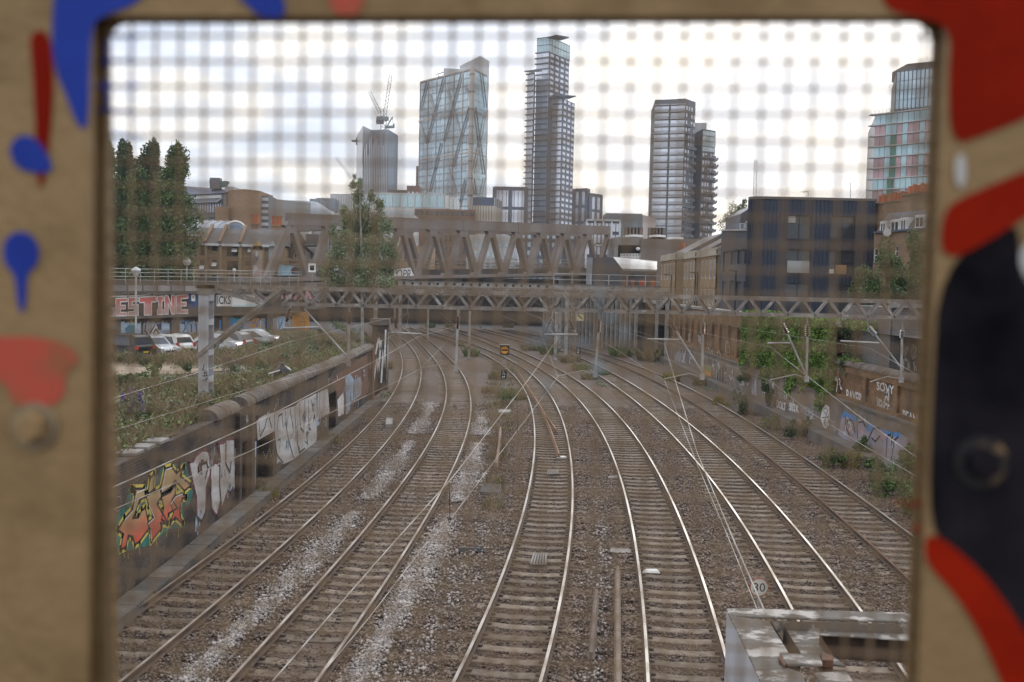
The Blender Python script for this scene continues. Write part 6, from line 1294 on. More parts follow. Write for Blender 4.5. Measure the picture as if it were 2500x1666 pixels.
o, L, R, z_ = simple('brick_block', 'reddish brown block beside the foot of the braced tower', 993, 1024, 454, 500, mat('red_brown', (0.19,0.095,0.075), (0.15,0.08,0.065), sc=.1, rough=.8)); wins(o, L, R, z_-16, z_-2, 3, 3, .5, .6, GL_PALE)
simple('brick_block', 'low dark brown block left of the reddish one', 948, 994, 464, 510, M_BROWNC); simple('brick_block', 'narrow red brown slab standing against the left side of the braced tower', 1016, 1024, 406, 735, mat('red_brown2', (0.17,0.085,0.07), rough=.8), depth=10)
o, L, R, z_ = simple('brick_block', 'long brown low block with dark shopfront bays above the bridge', 1012, 1160, 511, 330, mat('umber_clad', (0.22,0.13,0.08), (0.17,0.10,0.065), sc=.2)); wins(o, L, R, z_-2.3, z_-.4, 12, 1, .7, .8, GL_DARK)
o, L, R, z_ = simple('office_block', 'grey office block with blue glass corner left of the grey tower', 1480, 1568, 521.5, 360, mat('office_grey', (0.15,0.165,0.17), (0.13,0.14,0.145), sc=.1, rough=.5), cat='office block'); A, B = at(1533, 560, 359.5), at(1567, 560, 359.5); wins(o, A, B, 14, z_-6, 4, 4, .96, .8, GL_NAVY); a, c = at(1568, 560, 360), at(1600, 560, 372); prism_body(o, [a, c, (c[0], c[1]+10), (a[0], a[1]+14)], 5, z_-.4, mat('pale_pink_panel', (0.46,0.39,0.36), rough=.7), 'side_wall')
o, L, R, z_ = simple('apartment_block', 'white framed balcony block over the right end of the bridge', 1432, 1513, 538.5, 250, M_CHAR, cat='apartments'); wins(o, L, R, 6, z_-.3, 9, 6, .75, .7, GL_PALE, mx_=100); fins(o, L, R, 5, z_, 4, .45, M_WFR, 'frame_post', 1.2, .4); bands(o, L, R, 5, z_, 3, .4, M_WFR, 'frame_beam', 1.2, .5)
o, L, R, z_ = simple('grey_block', 'plain grey slab block left of the glass office', 772, 815, 484, 420, mat('slab_blue_grey', (0.21,0.22,0.24), rough=.6)); wins(o, L, R, 20, z_-4, 4, 4, .7, .4, GL_BLUE)
for k, (x0, x1, yt, D) in enumerate(((1050, 1140, 560, 300), (1140, 1260, 575, 280), (1270, 1420, 560, 310), (960, 1050, 600, 210))):
    o, L, R, z_ = simple('terrace', ('far brick terrace seen through the bridge left of centre', 'far pale block seen through the middle of the bridge', 'far blue glazed block seen through the right half of the bridge', 'low yellow house seen through the bridge beside the tree')[k], x0, x1, yt, D, (M_BBRICK, M_PSTEEL, M_CHAR, M_YBRICK)[k]); wins(o, L, R, 8, z_-1, (8, 8, 10, 4)[k], (4, 4, 6, 2)[k], .55, .55, (GL_WIN, GL_BLUE, GL_BLUE, GL_WIN)[k], mx_=80)
# thin masts and aerials on the skyline
t = thing('lattice_mast', 'thin lattice mast behind the navy building', 'mast', (*at(1842, 600, 210), 5)); b = MB(); p0, p1 = aty(1841, 560, 210), aty(1845, 390, 210); lattice(b, (p0.x, 210, 5), p1, .55, 60, .07); b.build('lattice', M_GREYC, t)
for k, (x, y0_, y1_, D) in enumerate(((1973, 468, 492, 88), (2076, 445, 492, 88))):
    t = thing('aerial', ('television aerial on the navy building roof', 'tall whip aerial on the navy building roof')[k], 'aerial', tuple(aty(x, y1_, D))); b = MB(); b.tube([aty(x, y1_, D), aty(x, y0_, D)], .025, 5); b.build('pole', M_GREYC, t)
    if k == 0:
        for q_ in range(4): b = MB(); c = aty(x-4, y0_+1, D); b.bar(c + Vector((-.4+.2*q_, -.25, .02*q_)), c + Vector((-.4+.2*q_, .25, .02*q_)), .03, .03); b.build('element', M_GREYC, t)
        b = MB(); b.bar(aty(x-12, y0_+2, D), aty(x, y0_, D), .04, .04); b.build('boom', M_GREYC, t)
# ================================================================ nearer buildings on the right
ZS = 5.2
# navy corner block
nb = thing('apartment_block', 'navy ribbed flat-roofed apartment block with a rounded left corner', 'apartments', (*at(1990, 700, 84), ZS))
A, B = at(1862, 600, 84), at(2134, 600, 84); zt_ = ztop(1990, 489, 84); F = Face(A, B)
M_NAVY = mat('navy_cladding', (0.024,0.034,0.058), (0.020,0.028,0.047), sc=.5, rough=.5)
rc = lambda x0, y0, x1, y1: F.rect(1600+x0*.34, 400+y0*.34, 1600+x1*.34, 400+y1*.34)
ops = [rc(955,370,1120,540), rc(1265,375,1430,543), rc(945,615,1112,790), rc(1250,620,1425,798), rc(935,858,1105,1100), rc(1245,866,1420,1100)]
ops = [(a, c, max(v0, ZS+.1), v1) for a, c, v0, v1 in ops]
b = MB(); b.wall(F.A + Z3*ZS, F.U, Z3, F.L, zt_-ZS, [(a, c, v0-ZS, v1-ZS) for a, c, v0, v1 in ops], .35); b.build('wall', M_NAVY, nb)
prism_body(nb, [(A[0]+.1, A[1]+.36), (B[0]-.02, B[1]+.36), (B[0]-.02, B[1]+9), (A[0]+1.6, A[1]+9)], ZS, zt_-.02, M_NAVY, 'rear_volume')
for i, q in enumerate(ops):
    w_ = window(nb, F, q, mat('frame_charcoal', (0.03,0.032,0.038), rough=.4), GL_WIN, .26, .07, (2, 1) if i % 2 == 0 else (2, 2))
    b = MB(); b.obox(F.p((q[0]+q[1])/2, q[2]-.04, .03), F.U, F.n, Z3, (q[1]-q[0])/2+.12, .16, .04); b.build('sill', M_NAVY, nb)
q = ops[2]; b = MB(); b.obox(F.p((q[0]+q[1])/2, q[2]+.55, -.08), F.U, F.n, Z3, (q[1]-q[0])/2-.08, .02, .5); b.build('balcony_screen', mat('frosted_glass', (0.30,0.31,0.30), rough=.25, metal=.2), nb)
q = ops[3]; b = MB(); b.obox(F.p(q[0]+1.1, q[2]+.42, -.22), F.U, F.n, Z3, .45, .02, .38); b.build('wooden_board', mat('board_wood', (0.30,0.17,0.08), rough=.7), nb); b = MB(); b.obox(F.p(q[0]+.28, q[2]+.25, -.1), F.U, F.n, Z3, .2, .02, .18); b.build('notice', M_WHITE, nb)
q = ops[0]; b = MB(); b.obox(F.p(q[0]+.35, q[3]-.32, -.2), F.U, F.n, Z3, .32, .02, .28); b.build('blind', M_GREYW, nb)
u = .12
while u < F.L:   # standing ribs of the cladding, broken at the windows
    segs = [(ZS, zt_)]
    for a, c, v0, v1 in ops:
        if a-.12 < u < c+.12: segs = [s2 for s in segs for s2 in ((s[0], min(s[1], v0-.12)), (max(s[0], v1+.04), s[1])) if s2[1]-s2[0] > .1]
    for s0, s1 in segs: b = MB(); b.obox(F.p(u, (s0+s1)/2, .025), F.U, F.n, Z3, .03, .025, (s1-s0)/2); b.build('cladding_rib', M_NAVY, nb)
    u += .33
cv = []
for k in range(11): a = PI/2*k/10; cv.append((A[0] - 1.0*math.sin(a), A[1] + 1.0 - 1.0*math.cos(a)))
b = MB(); b.prism([(x, y, ZS) for x, y in [(A[0], A[1]+.37)] + cv + [(A[0]+1.3, A[1]+9), (A[0]+1.5, A[1]+9)]][::-1], (0,0,zt_-ZS-.02)); b.build('curved_corner', M_NAVY, nb)
for k in range(1, 11): x, y = cv[k]; a = PI/2*k/10; n2 = Vector((-math.sin(a), -math.cos(a), 0)); b = MB(); b.obox(Vector((x, y, (ZS+zt_)/2)) + n2*.05, Vector((-n2.y, n2.x, 0)), n2, Z3, .035, .06, (zt_-ZS)/2-.03); b.build('cladding_fin', M_NAVY, nb)
b = MB(); b.prism([(x, y, zt_) for x, y in [(B[0]+.1, A[1]-.12), (B[0]+.1, A[1]+9), (A[0]+1.2, A[1]+9)] + [(A[0]-1.1*math.sin(PI/2*k/8), A[1]+1.0-1.12*math.cos(PI/2*k/8)) for k in range(8, -1, -1)]], (0,0,.22)); b.build('roof_edge', mat('roof_edge_grey', (0.115,0.11,0.105), rough=.7), nb)
# grey rendered house left of it
gb_ = thing('grey_building', 'plain grey rendered building with narrow windows between navy block and brick terrace', 'building', (*at(1800, 700, 88), ZS))
A, B = at(1761.5, 620, 88.5), at(1833, 620, 87); F = Face(A, B); zt_ = ztop(1800, 564, 88)
ops = [F.rect(1600+x0*.34, 400+y0*.34, 1600+x1*.34, 400+y1*.34) for x0, y0, x1, y1 in ((488,632,518,780),(544,626,571,725),(593,620,620,720),(642,615,672,718),(480,845,511,960),(534,842,565,960),(583,846,613,960),(635,846,667,960))]
ops = [(a, c, max(v0, ZS+.1), v1) for a, c, v0, v1 in ops]; M_REND = mat('grey_render', (0.115,0.115,0.125), (0.095,0.095,0.103), sc=.7, rough=.8)
wallface(gb_, F, ZS, zt_, ops, M_REND, .2, frame=mat('frame_grey', (0.06,0.06,0.065), rough=.5), pane=GL_WIN)
prism_body(gb_, [(A[0]-.02, A[1]+.21), (B[0]-.02, B[1]+.21), (B[0], B[1]+8), (A[0]+2.0, A[1]+8)], ZS, zt_, M_REND, 'rear_volume')
for q in ops[:4]: b = MB(); b.obox(F.p(q[1]+.12, q[3]+.03, .06), F.U, F.n, Z3, .05, .06, .08); b.build('wall_lamp', M_DARK, gb_)
b = MB(); b.obox(F.p(F.L/2, zt_+.05, .0), F.U, F.n, Z3, F.L/2+.05, .15, .06); b.build('parapet_coping', M_GREYW, gb_)
a, c = at(1803, 540, 92), at(1840, 540, 92); z1 = ztop(1815, 517, 92); b = MB(); b.prism([(a[0], a[1], zt_), (c[0], c[1], zt_), (c[0], c[1], z1+.6), (a[0]+.2, a[1], z1-.2)], (0,6,0)); b.build('roof_storey', M_CHAR, gb_)
for (x0, x1, y0_, y1_) in ((1806,1818,545,562), (1820,1834,540,558)): Fb = Face(at(1803, 540, 91.9), at(1840, 540, 91.9)); window(gb_, Fb, Fb.rect(x0, y0_, x1, y1_), M_WHITE, GL_PALE, .0, .08)
p = aty(1600+558*.34, 400+800*.34, 86); b = MB(); b.tube([(p.x+.2, 85.8, ZS), (p.x+.2, 85.8, p.z+.25)], .07, 6); b.bar((p.x+.25, 85.8, p.z+.3), (p.x-.45, 85.8, p.z+.42), .3, .14); lp = thing('street_lamp', 'black street lamp against the grey rendered building', 'street lamp', (p.x+.2, 85.8, ZS)); b.build('post', M_DARK, lp)
# staggered yellow brick terrace
bt = thing('brick_terrace', 'yellow brick terrace stepping back in three bays with tall narrow windows', 'terrace', (17.5, 107, ZS))
zt_ = 10.85; M_PAR = mat('parapet_stone', (0.36,0.315,0.245), (0.30,0.26,0.20), sc=.8, rough=.85)
secs = [(17.35, 107.0, 119.0), (18.05, 99.3, 107.0), (18.45, 91.0, 99.3)]
for k, (X, ya_, yb_) in enumerate(secs):
    F = Face((X, yb_), (X, ya_)); Lf = F.L; ops = []
    cnt = 5 if k == 0 else 4
    for i in range(cnt):
        u = Lf*(i+.6)/(cnt+.2)
        ops += [(u-.36, u+.36, 8.0, 9.75), (u-.36, u+.36, 5.5, 7.0)]
    wallface(bt, F, ZS, zt_-.75, ops, M_YBRICK, .07, frame=M_LEADW, pane=GL_WIN, bars=(1, 2))
    for q in ops: b = MB(); b.obox(F.p((q[0]+q[1])/2, q[3]+.1, .01), F.U, F.n, Z3, .45, .02, .1); b.build('brick_lintel', M_BBRICK, bt)
    XN = secs[k+1][0] if k < 2 else 19.6
    b = MB(); b.poly([(X, ya_, ZS), (XN, ya_, ZS), (XN, ya_, zt_-.75), (X, ya_, zt_-.75)]); b.build('return_wall', M_YBRICK, bt)
    prism_body(bt, [(X+.15, ya_+.01), (X+8, ya_+.01), (X+8, yb_), (X+.15, yb_)], ZS, zt_-.76, M_YBRICK, 'rear_volume')
    b = MB(); b.box(X-.12, XN+.1, ya_-.1, yb_-.12, zt_-.748, zt_-.62); b.build('cornice', M_PAR, bt); b = MB(); b.box(X-.03, XN, ya_-.02, yb_-.13, zt_-.618, zt_); b.build('parapet', M_PAR, bt)
    b = MB(); b.prism([(X+1.0, ya_+.5, zt_), (X+9, ya_+.5, zt_+.1), (X+5, ya_+.5, zt_+2.2)], (0, yb_-ya_-1, 0)); b.build('roof', M_SLATE, bt)
    b = MB(); b.tube([(X-.06, ya_+.1, ZS), (X-.06, ya_+.1, zt_-.2)], .06, 6); b.build('downpipe', M_DARK, bt)
for k, (x, y) in enumerate(((1600+115*.34, 672), (1600+305*.34, 667))):
    p = aty(x, y, 88); lp = thing('street_lamp', ('slim black lamp post before the far bay of the brick terrace', 'slim black lamp post before the near bay of the brick terrace')[k], 'street lamp', (p.x, 88, ZS)); b = MB(); b.tube([(p.x, 88, ZS), (p.x, 88, p.z)], .05, 6); b.bar((p.x+.03, 88, p.z), (p.x-.7, 88, p.z+.04), .1, .06); b.build('post', M_DARK, lp)
# metal shed with sloped roof and orange doors
sh = thing('metal_shed', 'dark grey shed with ribbed sloping metal roof and orange doors', 'shed', (*at(1500, 698, 121), 6.2)); s_ = lambda x, y, D=121: aty(1400+x*.1913, 460+y*.1913, D)
M_SHED = mat('shed_grey', (0.085,0.083,0.09), (0.068,0.066,0.072), sc=.3, rough=.6)
zb_ = s_(400, 1245).z - .5
g0 = [s_(237,890), s_(490,882), s_(620,1045), s_(620,1245), s_(237,1245)]
b = MB(); b.prism([(p.x, p.y-1.2, p.z) for p in g0][::-1], (0,10,0)); b.build('gable_block', M_SHED, sh)
a, c = s_(620,1050), s_(1060,1062); b = MB(); b.box(a.x, c.x, 121, 128, zb_, a.z-.02); b.build('side_wall', M_SHED, sh)
e0, e1, r0, r1 = s_(612,1035), s_(1060,1048), s_(495,885,126), s_(1060,940,126); sl_ = MB(); sl_.add([e0, e1, r1, r0, e0-Z3*.12, e1-Z3*.12, r1-Z3*.12, r0-Z3*.12], [(0,1,2,3),(4,7,6,5),(0,4,5,1),(2,6,7,3),(1,5,6,2),(0,3,7,4)]); M_ROOFM = mat('roof_metal', (0.36,0.37,0.38), (0.30,0.31,0.315), sc=.3, rough=.35, metal=.5); sl_.build('roof_sheet', M_ROOFM, sh)
for i in range(27): q = i/26; b = MB(); b.bar(e0.lerp(e1, q)+Z3*.05, r0.lerp(r1, q)+Z3*.05, .10, .1); b.build('roof_rib', M_ROOFM, sh)
b = MB(); p0, p1 = s_(168,890), s_(236,890); b.box(p0.x, p1.x-.01, 119.6, 121, zb_, p0.z); b.build('end_panel', mat('end_panel_blue', (0.21,0.225,0.245), rough=.6), sh)
for x0, x1 in ((632,668),(738,778),(838,925),(985,1050)):
    a, c = s_(x0,1168,120.9), s_(x1,1250,120.9); b = MB(); b.box(a.x, c.x, 120.9, 121.01, c.z, a.z); b.build('door', mat('door_orange', (0.40,0.10,0.04), (0.33,0.085,0.035), sc=1, rough=.6), sh)
for x in (740, 985): p = s_(x, 1105, 120.8); b = MB(); b.box(p.x-.25, p.x+.25, 120.6, 120.99, p.z-.12, p.z+.12); b.build('flood_lamp', M_DARK, sh)
# concrete station box behind
st = thing('station_building', 'brown grey concrete station box with a dark opening and pale wavy roofs', 'station', (*at(1560, 620, 160), 6)); k_ = lambda x, y, D=160: aty(1400+x*.1913, 460+y*.1913, D)
M_STN = mat('station_concrete', (0.20,0.165,0.14), (0.165,0.137,0.117), sc=.2, rough=.8); a, c = k_(525,620), k_(858,890); b = MB()
o0, o1 = k_(572,722), k_(852,880); F = Face((a.x, 160), (c.x, 160)); b.wall((a.x,160,5), (1,0,0), Z3, c.x-a.x, a.z-5, [(o0.x-a.x, c.x-a.x-.05, o1.z-5, o0.z-5)], 2.5); b.box(a.x, c.x, 162.5, 172, 5, a.z-.02); b.build('portal', M_CONC, st)
b = MB(); b.box(o0.x, c.x-.05, 162.4, 162.49, o1.z, o0.z); b.build('opening_shade_panel', M_DARK, st)  # black panel stands in for the shade inside the opening
a, c, e_ = k_(858,645), k_(1320,640), k_(1560,720); b = MB(); b.prism([(a.x,159.5,5),(c.x,159.5,5),(e_.x,156,5),(e_.x,170,5),(a.x,170,5)], (0,0,a.z-5)); b.build('brown_wall', M_STN, st)
for i, (x0, x1, y) in enumerate(((655,875,598),(960,1165,600),(1185,1390,628),(1385,1570,665))):
    pts = []; 
    for q in range(7): t_ = q/6; p = k_(x0+(x1-x0)*t_, y - 8*math.sin(t_*PI) + 4, 163); pts.append((p.x, p.z))
    b = MB(); b.prism([(x, 162, z) for x, z in pts] + [(x, 162, z-.35) for x, z in pts[::-1]], (0,4,0)); b.build('roof_wave', M_WHITE, st)
    if i < 2:
        for q in range(5): p = k_(x0+(x1-x0)*(q+.5)/5, y+30, 163); b = MB(); b.box(p.x-.4, p.x+.4, 163, 163.3, p.z-1.2, p.z+1.6); b.build('roof_stud', M_BROWNC, st)
for i in range(14): p = k_(605+i*19, 880, 159.8); b = MB(); b.box(p.x-.06, p.x+.06, 159.7, 159.9, p.z-.6, p.z+.6); b.build('rail_post', M_WHITE, st)
p = k_(605,872,159.8); p2 = k_(858,876,159.8); b = MB(); b.bar(p, p2, .1, .1); b.build('handrail', M_WHITE, st); p = k_(825,775,159.7); b = MB(); b.lathe(p, [(.05,-.3),(.3,-.15),(.36,0),(.3,.2),(.05,.3)], 12); b.build('globe_lamp', M_WHITE, st)
for i in range(3): p = k_(1352+i*30, 778, 150); b = MB(); b.lathe((p.x, 150, p.z-.1), [(.17,0),(.14,.8),(.17,.82),(.17,1.1)], 10); tag(b.build('chimney_pot', M_TERRA, loc=(p.x, 150, p.z)), ('orange chimney pot', 'orange chimney pot')[0] + (' nearest the station wall', ' in the middle of three behind the terrace roof', ' nearest the terrace roof slope')[i], 'chimney pot', 'orange chimney pots behind the terrace roof')
# brick house with mansard dormers and big chimneys, at the right edge
bh_ = thing('brick_house', 'brown brick house with slate mansard, dormers and two stacks of orange chimney pots', 'house', (*at(2190, 700, 77), ZS))
A, B = at(2136, 600, 80.0), at(2330, 600, 71.0); F = Face(A, B); ze = 11.35; c5 = lambda x, y: (2050+x*.3316, 130+y*.3316)
def r5(x0, y0, x1, y1): u0, v1 = F.px(*c5(x0, y0)); u1, v0 = F.px(*c5(x1, y1)); return (u0, u1, v0, v1)
ze = F.px(*c5(430,1315))[1]
ops = [r5(250,1435,275,1545), r5(347,1425,372,1510), r5(405,1418,428,1500), r5(537,1400,562,1460)]; ops = [(a, c, max(v0, ZS+.2), v1) for a, c, v0, v1 in ops]
wallface(bh_, F, ZS, ze, ops, M_BBRICK, .15, frame=M_LEADW, pane=GL_WIN, bars=(1, 2)); prism_body(bh_, [F.p(.02,0,-.16), F.p(F.L,0,-.16), F.p(F.L,0,-8), F.p(.02,0,-8)], ZS, ze-.01, M_BBRICK, 'rear_volume')
b = MB(); b.obox(F.p(F.L/2, ze+.07, .05), F.U, F.n, Z3, F.L/2, .16, .07); b.build('eaves_gutter', M_CHAR, bh_)
zr = F.px(*c5(460,1190))[1]; b = MB(); P = [F.p(0,ze+.14,-.1), F.p(F.L,ze+.14,-.1), F.p(F.L,zr+.35,-1.1), F.p(0,zr+.35,-1.1)]; b.poly(P); b.poly([P[3], P[2], P[2]-F.n*6, P[3]-F.n*6]); b.poly([P[0], P[3], P[3]-F.n*6, P[0]-F.n*7]); b.build('mansard_roof', M_SLATE, bh_)
for (x0, y0_, x1, y1_) in ((296,1250,332,1328), (372,1238,430,1318), (445,1225,482,1308), (553,1205,615,1285)):
    q = r5(x0, y0_, x1, y1_); b = MB(); b.obox(F.p((q[0]+q[1])/2, (q[2]+q[3])/2+.05, -.75), F.U, F.n, Z3, (q[1]-q[0])/2+.1, .65, (q[3]-q[2])/2+.08); d_ = b.build('dormer', M_LEADW, bh_); window(bh_, F, q, M_LEADW, GL_WIN, .06, .09, (2, 1))
dish = F.p(*F.px(*c5(380,1325)), .35); b = MB(); b.lathe(dish, [(.02,0),(.18,.03),(.3,.1),(.31,.11),(.29,.12)], 14, (-.4,-.9,.2)); b.build('satellite_dish', M_GREYW, bh_)
u, v = F.px(*c5(375,1350)); b = MB(); b.tube([F.p(u, ze-.1, .08), F.p(u, ZS, .08)], .06, 6); b.build('downpipe', M_DARK, bh_)
u, v = F.px(*c5(577,1330)); b = MB(); b.tube([F.p(u, ze-.1, .08), F.p(u, ZS, .08)], .06, 6); b.build('downpipe', M_DARK, bh_)
def stack(x0, y0_, x1, y1_, off, npot, pot_y, wid, label):
    def po(x, y): p_ = atplane(*c5(x, y), F.A - F.n*(off - wid), F.n) - F.A; return p_.dot(F.U), p_.z
    u0, v1 = po(x0, y0_); u1, v0 = po(x1, y1_)
    b = MB(); b.obox(F.p((u0+u1)/2, (v0+v1)/2-.6, -off), F.U, F.n, Z3, (u1-u0)/2, wid, (v1-v0)/2+.6); cst = b.build('chimney', M_BBRICK, bh_)
    b = MB(); b.obox(F.p((u0+u1)/2, v1+.06, -off), F.U, F.n, Z3, (u1-u0)/2+.07, wid+.07, .07); b.build('chimney_cap', M_BBRICK, cst)
    for i in range(npot): uu = u0 + (u1-u0)*(i+.5)/npot; hp = .62 + .12*(i % 2); b = MB(); b.lathe(F.p(uu, v1+.13, -off), [(.17,0),(.145,hp*.85),(.17,hp*.86),(.17,hp)], 12); b.build('chimney_pot', M_TERRA, cst)
stack(250,1118,325,1330,3.2,4,0,.5,''); stack(325,1105,450,1240,2.4,5,0,.55,''); stack(455,1052,597,1220,1.8,5,0,.6,''); stack(597,1108,640,1220,2.2,2,0,.5,'')
# grey brick lineside building with white graffiti
gl_ = thing('lineside_building', 'grey brick lineside building with white graffiti and a dark window at the right edge', 'building', (17.2, 45, 3.4))
Fg = Face(aty(2176, 850, 43.0).xy, aty(2330, 850, 43.0).xy); M_GBRICK = brick('grey_brick', (0.19,0.18,0.18), (0.15,0.142,0.142), (0.10,0.095,0.09), (0.11,0.10,0.098), dsc=.5)
z0_, z1_ = 3.3, aty(2220, 752, 43).z; o_ = Fg.rect(2204, 907, 2224, 938); o_ = (o_[0], o_[1], max(o_[2], z0_+.1), o_[3])
wallface(gl_, Fg, z0_, z1_, [o_], M_GBRICK, .2, frame=M_DARK, pane=GL_DARK); prism_body(gl_, [Fg.p(.02,0,-.22), Fg.p(Fg.L,0,-.22), Fg.p(Fg.L,0,-6), Fg.p(.02,0,-6)], z0_, z1_-.01, M_GBRICK, 'rear_volume')
b = MB(); b.obox(Fg.p(Fg.L/2, z1_+.1, 0), Fg.U, Fg.n, Z3, Fg.L/2+.1, .2, .1); b.build('roof_slab', M_CONC, gl_)
gw = lambda L, k=1: [Fg.p(*Fg.px(1740+x*.221, 700+y*.221), .004*k) for x, y in L]
for P, w_ in (([(2110,640),(2100,920)], .1), ([(2105,640),(2135,700),(2110,790),(2160,830),(2165,900)], .1), ([(2150,660),(2155,700)], .07), ([(2215,640),(2190,720),(2210,800),(2240,780),(2245,680),(2215,640)], .06), ([(2195,760),(2240,720)], .05), ([(2215,650),(2220,790)], .05), ([(2220,830),(2230,930)], .04), ([(2240,880),(2250,930)], .04)): b = MB(); ribbon(b, gw(P), w_, (0,-1,0)); b.build('graffiti_tag', G_WHT, gl_)
pl_ = thing('concrete_pillar', 'pale concrete pillar standing in ivy behind the brick wall', 'pillar', (16.9, 46, 3.0)); a, c = aty(2168, 860, 45), aty(2186, 860, 45); b = MB(); b.box(a.x, c.x, 45, 45.4, 3.0, aty(2180, 770, 45).z); b.build('shaft', mat('pillar_pale2', (0.34,0.33,0.33), (0.27,0.26,0.26), sc=1.2), pl_); b = MB(); b.box(a.x-.05, c.x+.05, 44.95, 45.45, 2.6, 3.2); b.build('base', M_CONC, pl_)
# ================================================================ buildings on the left beyond the viaduct
def c4(x, y): return (440+x*.1913, 420+y*.1913)
fl_ = thing('brick_flats', 'yellow brick flats with slate roofs, brick piers and a painted mural strip', 'flats', (*at(580, 680, 132), 2))
A, B = at(430, 640, 132), at(694, 640, 134); F = Face(A, B); ze = F.px(590, 600)[1]
def r4(x0, y0, x1, y1): u0, v1 = F.px(*c4(x0, y0)); u1, v0 = F.px(*c4(x1, y1)); return (u0, u1, v0, v1)
ops = [r4(255,938,315,1070), r4(405,945,470,1008), r4(590,950,735,1085), r4(835,955,905,1018), r4(932,950,970,985), r4(1015,955,1050,990), r4(1145,960,1190,1000), r4(250,1120,312,1262), r4(405,1122,465,1195), r4(595,1132,735,1272), r4(832,1138,900,1196), r4(250,1310,310,1345), r4(400,1320,460,1345), r4(595,1310,735,1340)]
wallface(fl_, F, 2, ze, ops, M_YBRICK, .2, frame=mat('frame_dark', (0.045,0.043,0.042), rough=.5), pane=GL_WIN, bars=(2, 2)); prism_body(fl_, [F.p(.02,0,-.24), F.p(F.L,0,-.24), F.p(F.L,0,-9), F.p(.02,0,-9)], 2, ze-.02, M_YBRICK, 'rear_volume')
for (x0, y0_, x1, y1_) in ((660,985,730,1012), (405,1170,465,1195), (250,1205,308,1230), (865,990,905,1010)): q = r4(x0, y0_, x1, y1_); b = MB(); p0 = F.p((q[0]+q[1])/2, q[3], -.1); b.obox(p0 + F.n*.35 + Z3*(-(q[3]-q[2])*.5), F.U, (F.n*.8 - Z3*.6).normalized(), (F.n*.6 + Z3*.8).normalized(), (q[1]-q[0])/2, .4, .03); b.build('open_casement', M_LEADW, fl_)
for x0, x1 in ((318,345), (500,540), (750,790), (905,922), (1056,1072)): q = r4(x0, 930, x1, 1345); b = MB(); b.obox(F.p((q[0]+q[1])/2, (2+ze)/2, .18), F.U, F.n, Z3, (q[1]-q[0])/2, .18, (ze-2)/2); b.build('brick_pier', M_YBRICK, fl_)
q = r4(330,1088,1080,1110); b = MB(); b.obox(F.p(F.L*.55, (q[2]+q[3])/2, .05), F.U, F.n, Z3, F.L*.4, .06, (q[3]-q[2])/2); b.build('brick_course', M_BBRICK, fl_)
zr = F.px(*c4(500,812))[1]; b = MB(); P = [F.p(-.5,ze+.1,.55), F.p(F.L+.3,ze+.1,.55), F.p(F.L+.3,zr+1.2,-4.5), F.p(-.5,zr+1.2,-4.5)]; b.poly(P); b.poly([P[3],P[2],P[2]-F.n*5-Z3*2,P[3]-F.n*5-Z3*2]); b.poly([P[1], P[1]-F.n*9, P[2]]); b.build('roof', M_SLATE, fl_)
for x0, x1 in ((325,500), (540,762), (795,935), (1050,1140)): q = r4(x0, 915, x1, 940); b = MB(); b.obox(F.p((q[0]+q[1])/2, ze+.02, .56), F.U, F.n, Z3, (q[1]-q[0])/2, .05, .16); b.build('fascia', M_LEADW, fl_)
for (xa, ya_, xb, yb_) in ((505,930,625,822), (765,940,865,853), (320,915,215,850)):
    u0, _ = F.px(*c4(xa, ya_)); 
    b = MB(); p0 = F.p(u0, ze+.15, .6); p1 = F.p(u0+.25, zr+1.4, -4.5); b.bar(p0+Z3*.15, p1+Z3*.15, .35, .4); b.build('party_wall', M_BBRICK, fl_)
q = r4(925,880,1050,940); b = MB(); b.prism([F.p(q[0], ze, .6), F.p(q[1], ze, .6), F.p((q[0]+q[1])/2, q[3], .6)], -F.n*2.5); b.build('gablet', mat('gablet_yellow', (0.46,0.30,0.12), rough=.8), fl_)
q = r4(1130,890,1235,940); b = MB(); b.prism([F.p(q[0], ze, .6), F.p(q[1], ze, .6), F.p((q[0]+q[1])/2, q[3], .6)], -F.n*2.5); b.build('gablet', mat('gablet_pale_blue', (0.40,0.46,0.47), rough=.8), fl_)
m4 = lambda L, k=1: [F.p(*F.px(*c4(x, y)), .22 + .01*k) for x, y in L]
b = MB(); q = r4(920,1000,1055,1345); b.obox(F.p((q[0]+q[1])/2, (q[2]+q[3])/2, .11), F.U, F.n, Z3, (q[1]-q[0])/2, .11, (q[3]-q[2])/2); b.build('mural_panel', mat('mural_cream', (0.44,0.37,0.31), (0.46,0.33,0.28), sc=.5), fl_)
for P, m_ in (([(925,1060),(950,1020),(965,1040),(970,1090),(1000,1060),(1005,1110),(970,1180),(925,1190)], G_GREY), ([(960,1090),(1005,1060),(1000,1120),(965,1130)], mat('mural_charcoal', (0.10,0.10,0.11), rough=.8)), ([(930,1200),(975,1190),(985,1240),(950,1300),(930,1340)], G_WHT), ([(960,1030),(985,1010),(990,1090),(965,1120)], G_WHT), ([(1000,1200),(1050,1190),(1052,1340),(985,1340)], mat('mural_blush', (0.46,0.31,0.28), rough=.8)), ([(1005,1010),(1050,1000),(1050,1090),(1010,1100)], mat('mural_sand', (0.45,0.33,0.20), rough=.8))): b = MB(); b.poly(m4(P[::-1])); b.build('mural_patch', m_, fl_)
b = MB(); q = r4(1130,960,1200,1345); b.obox(F.p((q[0]+q[1])/2, (q[2]+q[3])/2, .11), F.U, F.n, Z3, (q[1]-q[0])/2, .11, (q[3]-q[2])/2); b.build('mural_panel', mat('mural_ice', (0.36,0.39,0.40), (0.30,0.33,0.35), sc=.8), fl_)
